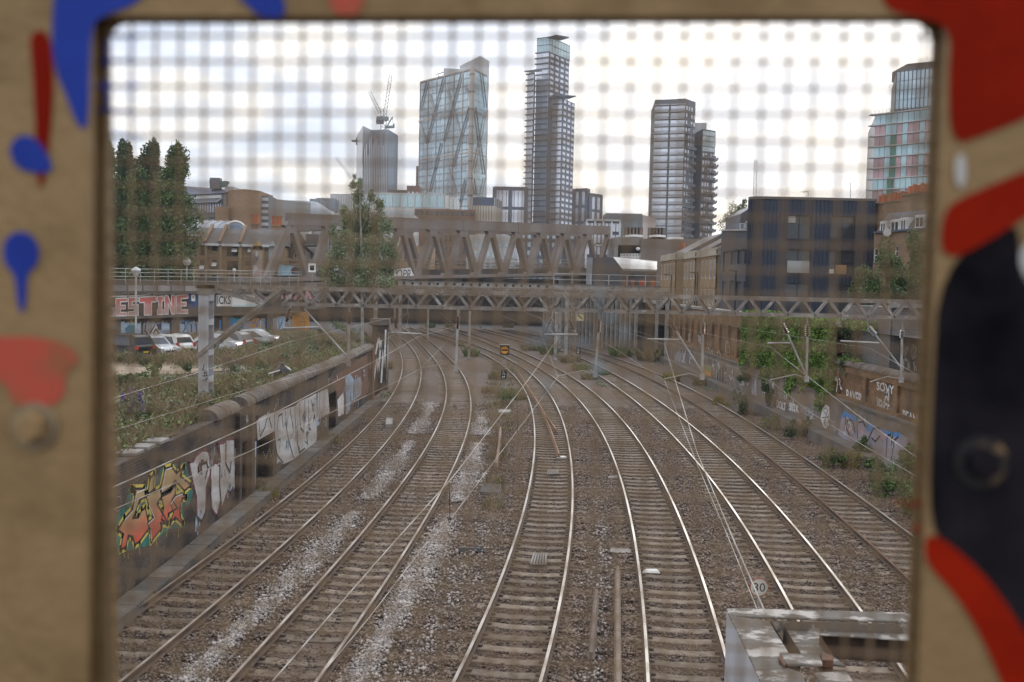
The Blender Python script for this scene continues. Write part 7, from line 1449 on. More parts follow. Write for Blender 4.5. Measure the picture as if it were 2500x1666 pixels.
# row behind with chimneys and barrel dormer
rb = thing('terrace_row', 'slate roofed terrace behind the flats with brick chimneys and a glazed barrel vault', 'terrace', (*at(600, 640, 150), 4)); A, B = at(470, 560, 150), at(790, 560, 154); Fb = Face(A, B); zeb = Fb.px(600, 585)[1]; zrb = Fb.px(600, 553)[1]
prism_body(rb, [Fb.p(0,0,0), Fb.p(Fb.L,0,0), Fb.p(Fb.L,0,-9), Fb.p(0,0,-9)], 3, zeb, M_BBRICK, 'wall'); b = MB(); P = [Fb.p(-.3,zeb,.4), Fb.p(Fb.L,zeb,.4), Fb.p(Fb.L,zrb,-4), Fb.p(-.3,zrb,-4)]; b.poly(P); b.poly([P[3],P[2],P[2]-Fb.n*5-Z3*3,P[3]-Fb.n*5-Z3*3]); b.build('roof', M_SLATE, rb)
for x in (200, 715, 885, 1130, 1420, 1625):
    u, _ = Fb.px(*c4(x, 800)); b = MB(); b.bar(Fb.p(u, zeb+.2, .5), Fb.p(u+.8, zrb+.25, -4), .4, .45); b.build('party_wall', M_BBRICK if x != 1625 else M_CONC, rb)
for (x0, y0_, x1, y1_, n_p, m_) in ((895,660,988,800,5,M_BBRICK), (1165,680,1290,800,5,M_YBRICK)):
    u0, v1 = Fb.px(*c4(x0, y0_)); u1, v0 = Fb.px(*c4(x1, y1_)); b = MB(); b.obox(Fb.p((u0+u1)/2, (v0+v1)/2, -3), Fb.U, Fb.n, Z3, (u1-u0)/2, .6, (v1-v0)/2); cst = b.build('chimney', m_, rb); b = MB(); b.obox(Fb.p((u0+u1)/2, v1+.1, -3), Fb.U, Fb.n, Z3, (u1-u0)/2+.15, .75, .12); b.build('chimney_cap', m_, cst)
    for i in range(n_p): uu = u0+(u1-u0)*(i+.5)/n_p; b = MB(); b.lathe(Fb.p(uu, v1+.22, -3), [(.22,0),(.18,1.1),(.22,1.15),(.22,1.4)], 10); b.build('chimney_pot', M_TERRA, cst)
u0, v0 = Fb.px(*c4(358,800)); u1, v1 = Fb.px(*c4(610,635)); uc = u1+1.2; rr = 1.55; vb = v1-rr; prof = [(uc-rr, vb-2.4)] + [(uc + rr*math.cos(PI - PI*k/12), vb + rr*math.sin(PI*k/12)) for k in range(13)] + [(uc+rr, vb-2.4)]
ax = (Fb.U*-1*1.0 + Fb.n*-.35).normalized(); b = MB(); off0 = 1.2; b.prism([Fb.p(u, v, off0) for u, v in prof], ax*7.2); vt = b.build('barrel_vault', mat('vault_glass', (0.40,0.42,0.45), (0.33,0.35,0.385), sc=.6, rough=.3, metal=.4), rb)
for k in range(7): b = MB(); o_ = ax*(k*1.15+.03); b.tube([Fb.p(u, v, off0) + o_ + Z3*.02 + (Fb.p(u, v, 0)-Fb.p(uc, vb, 0))*.02 for u, v in prof[1:-1]], .07, 5); b.build('vault_rib', M_PSTEEL, vt)
b = MB(); b.tube([Fb.p(u, v, off0+.06) for u, v in prof[1:-1]], .17, 6); b.build('vault_arch', M_WHITE, vt); b = MB(); b.prism([Fb.p(uc + (u-uc)*.72, vb + (v-vb)*.72, off0+.03) for u, v in prof[1:-1]], Fb.n*.03); b.build('vault_window', GL_NAVY, vt)
for k in range(5): uu = uc-rr+.2+k*.68; b = MB(); b.bar(Fb.p(uu, vb-2.4, off0+.05), Fb.p(uu, vb, off0+.05), .16, .08); b.build('vault_post', M_WHITE, vt)
wr = thing('rendered_house', 'white rendered house end with a fire stair behind the bridge end', 'house', (*at(765, 640, 140), 3)); A, B = at(745, 620, 141), at(776, 620, 141); Fw = Face(A, B); zt_ = Fw.px(760, 598)[1]; q = Fw.rect(*c4(1660,1040), *c4(1705,1110)); wallface(wr, Fw, 3, zt_, [q], mat('cream_render', (0.40,0.38,0.345), (0.33,0.31,0.285), sc=.5), .15, frame=M_DARK, pane=GL_WIN, bars=(2,2)); prism_body(wr, [Fw.p(.02,0,-.2), Fw.p(Fw.L,0,-.2), Fw.p(Fw.L,0,-7), Fw.p(.02,0,-7)], 3, zt_+1.5, M_SLATE, 'rear_volume')
b = MB(); b.bar(Fw.p(*Fw.px(*c4(1595,955)), 1.0), Fw.p(*Fw.px(*c4(1720,1060)), 1.0), .8, .3); b.bar(Fw.p(*Fw.px(*c4(1580,950)), 1.0), Fw.p(*Fw.px(*c4(1790,950)), 1.0), .8, .2); b.build('fire_stair', M_DARK, wr)
gh = thing('gabled_house', 'grey brick gabled house end with two small white windows behind the bridge', 'house', (*at(715, 640, 143), 3)); A, B = at(692, 620, 143), at(748, 620, 143); Fh = Face(A, B); zt_ = Fh.px(715, 592)[1]; ops = [Fh.rect(*c4(1370,1090), *c4(1400,1125)), Fh.rect(*c4(1450,1045), *c4(1490,1105)), Fh.rect(*c4(1400,900), *c4(1425,920))]; wallface(gh, Fh, 3, zt_, ops, M_BBRICK, .12, frame=M_WHITE, pane=GL_WIN); prism_body(gh, [Fh.p(.02,0,-.2), Fh.p(Fh.L,0,-.2), Fh.p(Fh.L,0,-7), Fh.p(.02,0,-7)], 3, zt_-.02, M_BBRICK, 'rear_volume'); b = MB(); b.prism([Fh.p(0,zt_,.2), Fh.p(Fh.L,zt_,.2), Fh.p(Fh.L*.5,zt_+2.5,.2)], -Fh.n*7); b.build('roof', M_SLATE, gh)
sg = thing('hanging_sign', 'small white framed square sign at the viaduct end', 'sign', tuple(aty(*c4(1680,1225), 115))); b = MB(); p = aty(*c4(1682,1225), 115); b.box(p.x-.42, p.x+.42, 115, 115.05, p.z-.5, p.z+.5); b.build('board', M_WHITE, sg); b = MB(); b.box(p.x-.24, p.x+.24, 114.97, 114.995, p.z-.28, p.z+.28); b.build('panel', M_DARK, sg); b = MB(); b.box(p.x-.05, p.x+.05, 115.06, 115.1, p.z-3, p.z-.5); b.build('post', M_GALV, sg)
# big office with banded glazing and brick stair tower
of = thing('office_building', 'long office with navy fascia, sloped glazing bands and a brick stair tower', 'office block', (*at(560, 560, 262), 4)); D = 262
A, B = at(440, 470, 268), at(552, 470, 258); Fo = Face(A, B); v = lambda x, y: Fo.px(*c4(x, y))[1]
prism_body(of, [Fo.p(0,0,0), Fo.p(Fo.L,0,0), Fo.p(Fo.L,0,-30), Fo.p(0,0,-30)], 4, v(300,290), mat('office_body', (0.25,0.245,0.235), rough=.7))
b = MB(); zf0, zf1 = v(300,290), v(300,190); b.prism([Fo.p(-2,zf0,1.2), Fo.p(Fo.L+.2,zf0,1.2), Fo.p(Fo.L+.2,zf1-1.0,-2.5), Fo.p(-2,zf1+.9,-2.5)], -Fo.n*8); b.build('navy_fascia', mat('fascia_navy', (0.055,0.06,0.095), (0.045,0.047,0.075), sc=.1, rough=.5), of)
for (ya_, yb_, nm, m_) in ((300,340,'white_band',M_WHITE), (405,520,'window_band',GL_PALE), (590,720,'window_band',GL_PALE)):
    z0_, z1_ = v(350,yb_), v(350,ya_); b = MB(); b.obox(Fo.p(Fo.L*.42, (z0_+z1_)/2, .15), Fo.U, Fo.n, Z3, Fo.L*.5, .2, (z1_-z0_)/2); b.build(nm, m_, of)
    if nm == 'window_band':
        for k in range(18): b = MB(); u = Fo.L*k/18; b.obox(Fo.p(u, (z0_+z1_)/2, .4), Fo.U, Fo.n, Z3, .09, .1, (z1_-z0_)/2); b.build('mullion', M_CHAR, of)
for (ya_, yb_) in ((345,405), (540,590)):
    z0_, z1_ = v(350,yb_), v(350,ya_); b = MB(); P = [Fo.p(-1,z0_,2.4), Fo.p(Fo.L*.95,z0_,2.4), Fo.p(Fo.L*.95,z1_,.4), Fo.p(-1,z1_,.4)]; b.prism(P, Fo.n*-.2); b.build('sloped_glazing', mat('slope_glass', (0.36,0.37,0.36), (0.30,0.31,0.31), sc=.2, rough=.3, metal=.3), of)
    for k in range(18): q_ = k/18; b = MB(); b.bar(P[0].lerp(P[1], q_)+Fo.n*.1, P[3].lerp(P[2], q_)+Fo.n*.1, .2, .15); b.build('glazing_bar', M_CHAR, of)
a, m2, c = at(557, 500, 256), at(596, 500, 251), at(634, 500, 255); zt_ = ztop(600, 462, 251); M_TBR = brick('stair_brick', (0.30,0.185,0.10), (0.24,0.145,0.08), (0.22,0.17,0.12), (0.20,0.125,0.075), bw=.9, bh=.35, ms=.03, dsc=.1)
prism_body(of, [a, m2, c, (c[0], c[1]+14), (a[0], a[1]+14)], 4, zt_, M_TBR, 'brick_tower'); a, c = at(525, 540, 254), at(558, 540, 254); prism_body(of, [a, c, (c[0], c[1]+10), (a[0], a[1]+10)], 4, ztop(540, 505, 254), M_TBR, 'brick_wing')
a, c = at(549, 470, 259), at(571, 470, 259); prism_body(of, [a, c, (c[0], c[1]+6), (a[0], a[1]+6)], 20, ztop(560, 456, 259), M_PSTEEL, 'plant_louvre'); a, c = at(634, 500, 257), at(656, 500, 257); prism_body(of, [a, c, (c[0], c[1]+8), (a[0], a[1]+8)], 4, ztop(645, 478, 257), M_GREYC, 'louvre_block'); wins(of, a, c, 14, ztop(645, 479, 257), 1, 9, .94, .5, M_PSTEEL, 'louvre')
ar = thing('rooftop_crane', 'dark green cradle crane lying on the office roof', 'rooftop crane', tuple(aty(*c4(500,165), 262))); p = [aty(*c4(x, y), 262) for x, y in ((385,155),(430,150),(600,155),(620,125))]; b = MB(); b.bar(p[1]-Z3*.3, p[2], 1.2, 1.5); b.bar(p[2], p[3], .5, .5); b.bar(p[0], p[1], 1.5, 1.7); b.build('boom', mat('crane_green', (0.06,0.13,0.12), rough=.6), ar); b = MB(); q = aty(*c4(455,180), 262); b.box(q.x-1.3, q.x+1.3, 261, 263, q.z-.8, q.z+2); b.build('mount', M_GREYC, ar)
dm = thing('domed_building', 'low glass building with tiered silver dome roof', 'domed building', (*at(730, 560, 330), 4)); c0 = aty(730, 530, 345); k = 345/FPX
zs = lambda y: aty(730, y, 330).z
b = MB(); b.lathe((c0.x, 345, 0), [(13.2, 4), (13.2, zs(528))], 40); b.build('glass_drum', GL_NAVY, dm)
for (r0, y0_, r1, y1_) in ((14.6, 528, 13.4, 516), (12.8, 515.5, 11.6, 507), (10.8, 506.5, 7.0, 487)):
    b = MB(); b.lathe((c0.x, 345, 0), [(r0-.2, zs(y0_)), (r0, zs(y0_)+.1), (r1, zs(y1_)), (r1-.4, zs(y1_)+.1)], 44); b.build('dome_tier', mat('dome_silver', (0.24,0.26,0.285), (0.20,0.22,0.245), sc=.1, rough=.6, metal=.1), dm)
b = MB(); b.lathe((c0.x, 345, 0), [(6.9, zs(487)+.02), (6.2, zs(484.5))], 40); b.build('dome_cap', MATS['dome_silver'], dm)
for i in range(26): a_ = PI + PI*(i+.5)/26; b = MB(); b.box(c0.x+13.3*math.cos(a_)-.1, c0.x+13.3*math.cos(a_)+.1, 345+13.3*math.sin(a_)-.1, 345+13.3*math.sin(a_)+.1, 8, zs(529)); b.build('drum_mullion', M_PSTEEL, dm)
simple('white_block', 'long white low roof between the brick tower and the bridge', 633, 760, 532, 300, M_WHITE, z0=4); simple('grey_block', 'blue grey stepped blocks right of the dome', 756, 782, 486, 400, mat('block_blue', (0.20,0.225,0.25), rough=.5))
simple('grey_block', 'flat brown roofed block behind the left part of the bridge truss', 815, 1010, 522, 250, M_PSTEEL, z0=4)
# lamps on the viaduct side
for k, (x, yt, D, kind) in enumerate(((456, 640, 112, 'globe'), (332, 664, 74, 'lantern'), (572, 660, 110, 'globe'))):
    lab = ('street lamp with a pale round disc head in front of the poplars', 'white lantern lamp post in front of the pink lettering', 'small globe lamp on the viaduct before the flats')[k]; p = aty(x, yt, D); zb_ = (6.0, 1.5, 6.4)[k]
    l = thing('street_lamp', lab, 'street lamp', (p.x, D, zb_)); b = MB(); b.tube([(p.x, D, zb_), (p.x, D, p.z-.2)], (.07, .075, .05)[k], 8); b.build('post', M_GREYW, l)
    b = MB()
    if kind == 'globe': r_ = (.48, 0, .22)[k]; b.lathe((p.x, D, p.z), [(.05,-r_),(r_*.7,-r_*.7),(r_,0),(r_*.7,r_*.7),(.05,r_)], 14)
    else: b.lathe((p.x, D, p.z-.35), [(.12,0),(.34,.42),(.38,.45),(.30,.55),(.06,.72)], 10)
    b.build('lamp_head', M_GREYW if k != 1 else mat('lantern_glass', (0.45,0.45,0.46), rough=.3), l)
# ================================================================ cars
def car(name, label, loc, ang, kind, paint, L=3.9, Wd=1.68, H=1.46, group='cars parked in front of the graffiti viaduct'):
    """built nose towards +x"""
    t = thing(name, label, 'car', (0, 0, 0), group); X = lambda f: (f-.5)*L; hw = Wd/2; belt = H*.60
    prof = {'hatch': [(0.0,.30),(0.005,.55),(.03,.62),(.10,.93),(.16,1.0),(.55,1.0),(.62,.96),(.74,.63),(.90,.55),(.98,.45),(1.0,.30)],
            'suv': [(0.0,.32),(0.0,.56),(.02,.64),(.07,.95),(.12,1.0),(.56,1.0),(.63,.95),(.73,.66),(.93,.60),(.99,.48),(1.0,.32)],
            'saloon': [(0.0,.30),(.0,.55),(.03,.64),(.16,.67),(.30,.96),(.36,1.0),(.52,1.0),(.60,.95),(.72,.64),(.92,.54),(.98,.44),(1.0,.28)]}[kind]
    zb = .20; top = [(X(f), max(zb+.02, h*H)) for f, h in prof]; n = len(top)
    w_at = lambda z: hw if z <= belt else hw*(1 - .24*(z-belt)/(H-belt))
    vs = []; 
    for x, z in top: vs += [(x, -w_at(z), z), (x, w_at(z), z)]
    bl = [(X(1.0)-.05, zb), (X(0)+.05, zb)]
    for x, z in bl: vs += [(x, -hw*.96, z), (x, hw*.96, z)]
    m = n+2; fs = [(2*i, 2*((i+1) % m), 2*((i+1) % m)+1, 2*i+1) for i in range(m)]
    # sides split at the belt so that the tumblehome bends there
    side = [top[i] for i in range(n)] + bl
    b = MB(); b.add(vs, fs)
    for sgn, o in ((-1, 0), (1, 1)):
        idx = [2*i+o for i in range(m)]; b.f.append(idx if sgn < 0 else idx[::-1]); b.mi.append(0)
    b.build('body', paint, t, bevel=.05)
    up = [(x, z) for x, z in top if z > belt]
    def side_glass(pts, sgn):
        mb_ = MB(); P = [(x, sgn*(w_at(z)+.012), z) for x, z in pts]; mb_.prism(P if sgn > 0 else P[::-1], (0, sgn*.006, 0)); mb_.build('side_window', GL_DARK, t)
    i_r = min(range(n), key=lambda i: abs(top[i][1]-H) + (0 if top[i][0] < 0 else 9)); xr0, xr1 = [x for x, z in top if z >= H*.995][0], [x for x, z in top if z >= H*.995][-1]
    bx0 = [x for x, z in top if z >= belt*.98][0]+.14; bx1 = [x for x, z in top if z >= belt*1.02][-1]
    bx1 = X(.72) if kind != 'saloon' else X(.70); bx0 = X(.09) if kind != 'saloon' else X(.20); ztop_ = H*.93
    for sgn in (-1, 1):
        mid = (bx0+bx1)/2; side_glass([(bx0, belt+.03), (mid-.03, belt+.03), (mid-.03, ztop_), (xr0+.12, ztop_)], sgn); side_glass([(mid+.03, belt+.03), (bx1-.12, belt+.03), (xr1+.05, ztop_), (mid+.03, ztop_)], sgn)
    def screen(nm, pa, pb, m_):   # sloped glass across the car between two profile points
        (xa, za), (xb, zb_) = pa, pb; d = Vector((xb-xa, 0, zb_-za)); nn_ = Vector((-d.z, 0, d.x)).normalized();
        if nn_.z < 0: nn_ = -nn_
        P = []
        for f in (.10, .90): q = Vector((xa, 0, za)) + d*f + nn_*.012; w = w_at(q.z)-.12; P.append((q.x, w, q.z)); P.append((q.x, -w, q.z))
        b = MB(); b.prism([P[0], P[1], P[3], P[2]], nn_*.008); b.build(nm, m_, t)
    ws = [(top[i], top[i+1]) for i in range(n-1) if top[i][0] > 0 and top[i][1]-top[i+1][1] > H*.2]; screen('windscreen', ws[0][0], ws[0][1], GL_WIN)
    rs = [(top[i], top[i+1]) for i in range(n-1) if top[i][0] < X(.35) and top[i+1][1]-top[i][1] > H*.2]; screen('rear_window', rs[-1][0], rs[-1][1], GL_DARK)
    r_ = .31 if kind != 'suv' else .37
    for fx in (.17, .83):
        for sgn in (-1, 1):
            c = (X(fx), sgn*(hw-.02), r_); b = MB(); b.lathe((c[0], c[1]-sgn*.16, c[2]), [(r_*1.14, 0), (r_*1.14, .165)], 18, (0, sgn, 0)); b.build('wheel_arch', M_DARK, t)
            b = MB(); b.lathe((c[0], c[1]-sgn*.18, c[2]), [(r_*.7, 0), (r_, .02), (r_, .19), (r_*.72, .215)], 18, (0, sgn, 0)); w_ = b.build('wheel', mat('tyre', (0.02,0.02,0.02), rough=.9), t)
            b = MB(); b.lathe((c[0], c[1]+sgn*.03, c[2]), [(r_*.66, 0), (r_*.6, .012), (r_*.15, .02)], 12, (0, sgn, 0)); b.build('rim', mat('alloy', (0.40,0.40,0.41), rough=.4, metal=.5), w_)
    for sgn in (-1, 1):
        b = MB(); b.obox((X(.955), sgn*hw*.72, H*.475), Vector((.85, sgn*.4, -.3)).normalized(), Vector((-sgn*.4, .85, 0)).normalized(), Z3, .17, .10, .075); b.build('headlight', mat('lamp_clear', (0.60,0.60,0.60), rough=.2, metal=.3), t)
        b = MB(); b.box(X(0)-.015, X(0)+.10, min(sgn*hw*.72, sgn*hw*.99), max(sgn*hw*.72, sgn*hw*.99), H*.46, H*(.66 if kind == 'hatch' else .6)); b.build('tail_light', mat('tail_red', (0.42,0.05,0.03), rough=.3), t)
        b = MB(); b.obox((X(.66), sgn*(hw+.07), belt+.03), (1,0,0), (0,1,0), Z3, .07, .08, .055); b.build('mirror', paint, t)
    b = MB(); b.box(X(1)-.02, X(1)+.012, -.42, .42, H*.24, H*.40); b.build('grille', M_DARK, t); b = MB(); b.box(X(1)+.013, X(1)+.02, -.26, .26, .33, .44); b.build('number_plate', M_WHITE, t)
    b = MB(); b.box(X(0)-.012, X(0)+.02, -hw*.6, hw*.6, H*.22, H*.37); b.build('rear_bumper_panel', M_DARK, t); b = MB(); b.box(X(0)-.02, X(0)-.013, -.26, .26, H*.33, H*.33+.11); b.build('number_plate', mat('plate_yellow', (0.50,0.36,0.04), rough=.5), t)
    t.location = loc; t.rotation_euler = (0, 0, ang); return t
P_WHITE = mat('car_white', (0.70,0.70,0.68), rough=.25, spec=.5); P_SILV = mat('car_silver', (0.42,0.43,0.44), rough=.28, metal=.4); P_BLK = mat('car_black', (0.016,0.015,0.017), rough=.3, spec=.5); P_GREY = mat('car_grey', (0.24,0.235,0.235), rough=.3, metal=.4)
CPZ = 1.545
def carat(px, D): p = aty(px, 850, D); return (p.x, D, CPZ)
car('parked_car', 'black off-roader with its tail towards the fence of weeds, leftmost of the parked cars', carat(290, 65.5), PI - .36, 'suv', P_BLK, 4.4, 1.84, 1.68)
car('parked_car', 'silver hatchback with its nose towards the camera, between the black off-roader and the white hatchback', carat(371, 68), -.55, 'hatch', P_SILV, 3.9, 1.66, 1.46)
car('parked_car', 'white hatchback seen from the rear with red tail lights and yellow plate', carat(414, 70.5), PI*.82, 'hatch', P_WHITE, 3.55, 1.66, 1.46)
car('parked_car', 'silver saloon seen side on behind the pale gantry post', carat(512, 72), PI - .08, 'saloon', P_SILV, 4.5, 1.74, 1.43)
car('parked_car', 'dark grey car with a red tail light right of the pale gantry post', carat(552, 75), PI - .3, 'hatch', P_GREY, 4.1, 1.72, 1.5)
car('parked_car', 'pale grey car behind the tall dry weeds, rightmost of the parked cars', carat(610, 80), PI - .05, 'saloon', P_SILV, 4.5, 1.74, 1.45)
# ================================================================ plants
def leaf_quads(name, P, size, m, parent=None, off=Vector(), up=0.0, aspect=1.7):
    """leaf-sized four-sided faces at points P"""
    n = len(P); d = RNG.normal(0, 1, (n, 3)); d[:, 2] = d[:, 2]*(1-up) + up*1.5; d /= np.linalg.norm(d, axis=1)[:, None]
    r = RNG.normal(0, 1, (n, 3)); s = np.cross(d, r); s /= (np.linalg.norm(s, axis=1)[:, None] + 1e-9)
    L = size*RNG.uniform(.6, 1.4, n)[:, None]; w = L/aspect
    V = np.stack([P - d*L*.5, P + s*w*.5, P + d*L*.5, P - s*w*.5], 1).reshape(-1, 3)
    return np_mesh(name, V, np.arange(4*n).reshape(-1, 4), m, off, parent)
def blades(name, P, h, w, m, lean=.35, parent=None, off=Vector()):
    n = len(P); H = h*RNG.uniform(.5, 1.35, n)[:, None]; a = RNG.uniform(0, 2*PI, n); s = np.stack([np.cos(a), np.sin(a), np.zeros(n)], 1)*w
    l = RNG.normal(0, lean, (n, 3))*H; l[:, 2] = 0; up = np.array([0, 0, 1.0])
    V = np.stack([P - s, P + s, P + l*.4 + up*H*.6 + s*.7, P + l + up*H], 1).reshape(-1, 3)
    return np_mesh(name, V, np.arange(4*n).reshape(-1, 4), m, off, parent)
def blob(c, r, n, fill=.35):
    """points through an ellipsoid, denser near its skin"""
    d = RNG.normal(0, 1, (n, 3)); d /= np.linalg.norm(d, axis=1)[:, None]; q = (fill + (1-fill)*RNG.random(n))**.6
    return np.array(c) + d*np.array(r)*(q*RNG.uniform(.75, 1.12, n))[:, None]
def poplar(px, ptop, D, wpx, label, seed, m):
    g = np.random.default_rng(seed); p = aty(px, 640, D); zt_ = aty(px, ptop, D).z; z0 = 2.0; w = wpx/FPX*D/2; H = zt_-z0
    t = thing('poplar_tree', label, 'tree', (p.x, D, z0), 'tall poplars at the left edge'); b = MB(); b.tube([(p.x, D, z0), (p.x+.1, D, z0+H*.5), (p.x, D, zt_-1)], [.3, .18, .03], 7); b.build('trunk', M_BARK, t)
    b = MB()
    for k in range(16): z_ = z0+H*(.12+.05*k); a = k*2.4; b.tube([(p.x, D, z_), (p.x+.5*w*math.cos(a), D+.5*w*math.sin(a), z_+1.6), (p.x+.6*w*math.cos(a), D+.6*w*math.sin(a), z_+3.2)], [.07, .04, .015], 5)
    tag(b.build('branches', M_BARK, t), kind='stuff')
    pts = []
    for k in range(76):
        f = k/76; rr = 1.65*w*(min(1, .35+f*3.0) if f < .25 else 1.0)*(1-max(0, f-.66)/.36)**.5*g.uniform(.55, 1.3)+.3
        a = g.uniform(0, 2*PI); o = rr*.55*g.random()**.5; cl = g.uniform(.55, 1.0); pts.append(blob((p.x+o*math.cos(a)*1.15, D+o*math.sin(a), z0+H*(.06+.93*f)), (rr*.72*cl, rr*.72*cl, .85+.6*cl), 330))
    leaf_quads('crown', np.concatenate(pts), .34, m, t, WL[t.name])
poplar(258, 350, 113, 46, 'poplar cut off by the left side of the mesh window', 1, M_LEAF); poplar(303, 354, 122, 52, 'dark poplar, second from the left', 2, M_LEADF if 0 else M_LEAFD)
poplar(373, 356, 117, 62, 'broad poplar, second from the right of the row', 3, M_LEAFD); poplar(427, 361, 113, 62, 'poplar next to the navy fascia, rightmost of the row', 4, M_LEAF); poplar(336, 420, 112, 50, 'shorter poplar between the two dark ones', 5, M_LEAF)
# slender birch-like tree before the bridge
g = np.random.default_rng(9); D = 73; p = aty(888, 690, D); z0 = 1.2; tb = thing('young_tree', 'bushy pale green young tree standing in front of the left half of the bridge', 'tree', (p.x, D, z0))
Q = lambda px, py, dd=0: aty(px, py, D+dd)
b = MB(); b.tube([(p.x, D, z0), Q(884, 640), Q(880, 540), Q(878, 440)], [.13, .10, .06, .012], 7); b.build('trunk', mat('birch_bark', (0.34,0.33,0.29), (0.22,0.20,0.17), sc=3, rough=.9), tb)
lim = [((886,700),(830,640),(815,560)),((885,680),(925,620),(945,540)),((884,650),(845,590),(838,520)),((882,620),(915,560),(925,500)),((886,710),(812,690),(800,640)),((886,700),(950,680),(962,620)),((880,560),(862,500),(866,450)),((880,570),(900,520),(905,470))]
b = MB()
for L_ in lim: b.tube([Q(*q, dd) for q, dd in zip(L_, (0, g.uniform(-.8,.8), g.uniform(-1.2,1.2)))], [.05, .03, .01], 5)
tag(b.build('branches', M_BARK, tb), kind='stuff')
pts = []
for (x, y, rx, ry, n) in ((880,450,6,14,150),(876,480,12,16,380),(884,520,20,22,700),(870,560,22,20,650),(905,560,22,24,650),(845,545,14,22,420),(838,590,24,24,750),(815,570,10,20,220),(925,540,16,22,480),(945,555,14,18,330),(880,605,30,22,850),(920,605,26,24,800),(952,605,16,22,420),(820,630,22,24,650),(860,650,28,24,800),(905,650,28,24,800),(945,655,22,22,550),(800,665,16,20,380),(830,688,26,18,600),(885,690,30,16,650),(935,692,26,16,550),(866,452,8,10,130),(905,480,8,14,170),(925,500,10,14,220),(962,630,10,16,200),(838,515,8,12,160),(855,530,10,12,200),(868,432,4,8,40)):
    c = Q(x + g.uniform(-4, 4), y, g.uniform(-1.6, 1.6)); s = D/FPX
    pts.append(blob(c, (rx*s*1.45, rx*s*1.5, ry*s*1.4), int(n*2.8), 0.0))
leaf_quads('crown', np.concatenate(pts), .125, M_LEAFB, tb, WL[tb.name])
# trees and bushes on the right
def bush(name, label, c, r, n, size, m, cat='bush', trunk=True, grp=None, nb=7, seed=1):
    g = np.random.default_rng(seed); c = Vector(c); t = thing(name, label, cat, (c.x, c.y, c.z-r[2]), grp)
    if trunk:
        b = MB()
        for k in range(4): a = k*1.7+.4; b.tube([(c.x, c.y, c.z-r[2]-.1), (c.x+r[0]*.25*math.cos(a), c.y+r[1]*.25*math.sin(a), c.z-.2*r[2]), (c.x+r[0]*.5*math.cos(a), c.y+r[1]*.5*math.sin(a), c.z+.5*r[2])], [max(.02, r[0]*.05), r[0]*.03, .008], 5)
        b.build('stems', M_BARK, t)
    pts = []
    for k in range(nb):
        o = g.normal(0, .42, 3); o = np.clip(o, -.75, .75); sc = g.uniform(.35, .62); pts.append(blob((c.x+o[0]*r[0], c.y+o[1]*r[1], c.z+o[2]*r[2]), (r[0]*sc, r[1]*sc, r[2]*sc), n//nb, .2))
    leaf_quads('foliage', np.concatenate(pts), size, m, t, WL[t.name]); return t
p = aty(1797, 535, 118); bush('roadside_tree', 'rounded green tree showing above the roof of the grey rendered building', p, (1.7, 1.7, 1.6), 3200, .17, M_LEAF, 'tree', True, None, 10, 3); p = aty(1822, 510, 120); bush('roadside_tree', 'small tree top rising beside the navy block roof', p, (1.0, 1.0, 1.2), 1400, .16, M_LEAFD, 'tree', True, None, 7, 4)
for k, (x, y, rx, rz, m_, lab) in enumerate(((2120,690,1.0,1.0,M_LEAF,'leafy bush low against the navy block, leftmost of the wall-top bushes'), (2180,655,.95,1.5,M_LEAF,'tall leafy bush in front of the brick house'), (2235,640,.9,1.5,M_LEAF,'leafy bush at the right end of the wall top'), (2150,720,1.5,.75,M_LEAFD,'dark low bush spreading behind the lattice gantry'), (2225,715,1.2,.8,M_LEAFD,'dark bush above the grey lineside building'))):
    p = aty(x, y, 55); bush('wall_top_bush', lab, p, (rx, rx, rz), 3400, .135, m_, 'bush', True, 'bushes on top of the right-hand wall', 11, 20+k)
# ivy on the right wall
def ivy(name, label, X, ya_, yb_, zt_, zb_fn, n, thick=.28, size=.15, m=M_IVY):
    g = RNG; y = g.uniform(ya_, yb_, n*2); z = zb_fn(y) + (zt_ - zb_fn(y))*g.random(n*2)**.8
    k = (np.sin(y*2.3+1)+np.sin(y*5.1)+np.sin(z*2.1+y)*1.0 + g.normal(0, .8, n*2)) > -2.3; y, z = y[k][:n], z[k][:n]
    clump = .5+.5*np.sin(y*3.3+z*1.7)*np.sin(z*2.9-y*1.2); x = X - g.random(len(y))*thick*(.35+clump)
    t = thing(name, label, 'ivy', (X, (ya_+yb_)/2, zt_)); b = MB()
    for q in range(16): yy = ya_+(yb_-ya_)*(q+.5)/16; b.tube([(X-.04, yy, zt_), (X-.05, yy+.2*math.sin(q), zt_-1.2), (X-.04, yy-.2, zt_-2.2)], .02, 4)
    tag(b.build('vines', M_BARK, t), kind='stuff'); leaf_quads('leaves', np.stack([x, y, z], 1), size, m, t, WL[t.name], up=-.25, aspect=1.3); return t
ivy('ivy_curtain', 'bright green ivy curtain hanging over the tall brick wall', XR+.18, 47.6, 66.5, 5.65, lambda y: 1.75 + .7*np.sin(y*1.7)*np.sin(y*.6) + np.clip((y-58)*.05, 0, 1), 56000, .36, .125)
pts = []; 
for k in range(26): yy = random.uniform(45, 67); pts.append(blob((XR+.7+random.uniform(-.3,.5), yy, 5.5), (.5,.6,.28), 130))
t = thing('ivy_heap', 'low heap of ivy lying along the top of the tall brick wall', 'ivy', (XR+.6, 56, 5.4)); leaf_quads('leaves', np.concatenate(pts), .14, M_IVY, t, WL[t.name]); b = MB(); b.tube([(XR+.6, 46, 5.52), (XR+.7, 55, 5.54), (XR+.6, 66, 5.52)], .03, 5); b.build('stem', M_BARK, t)
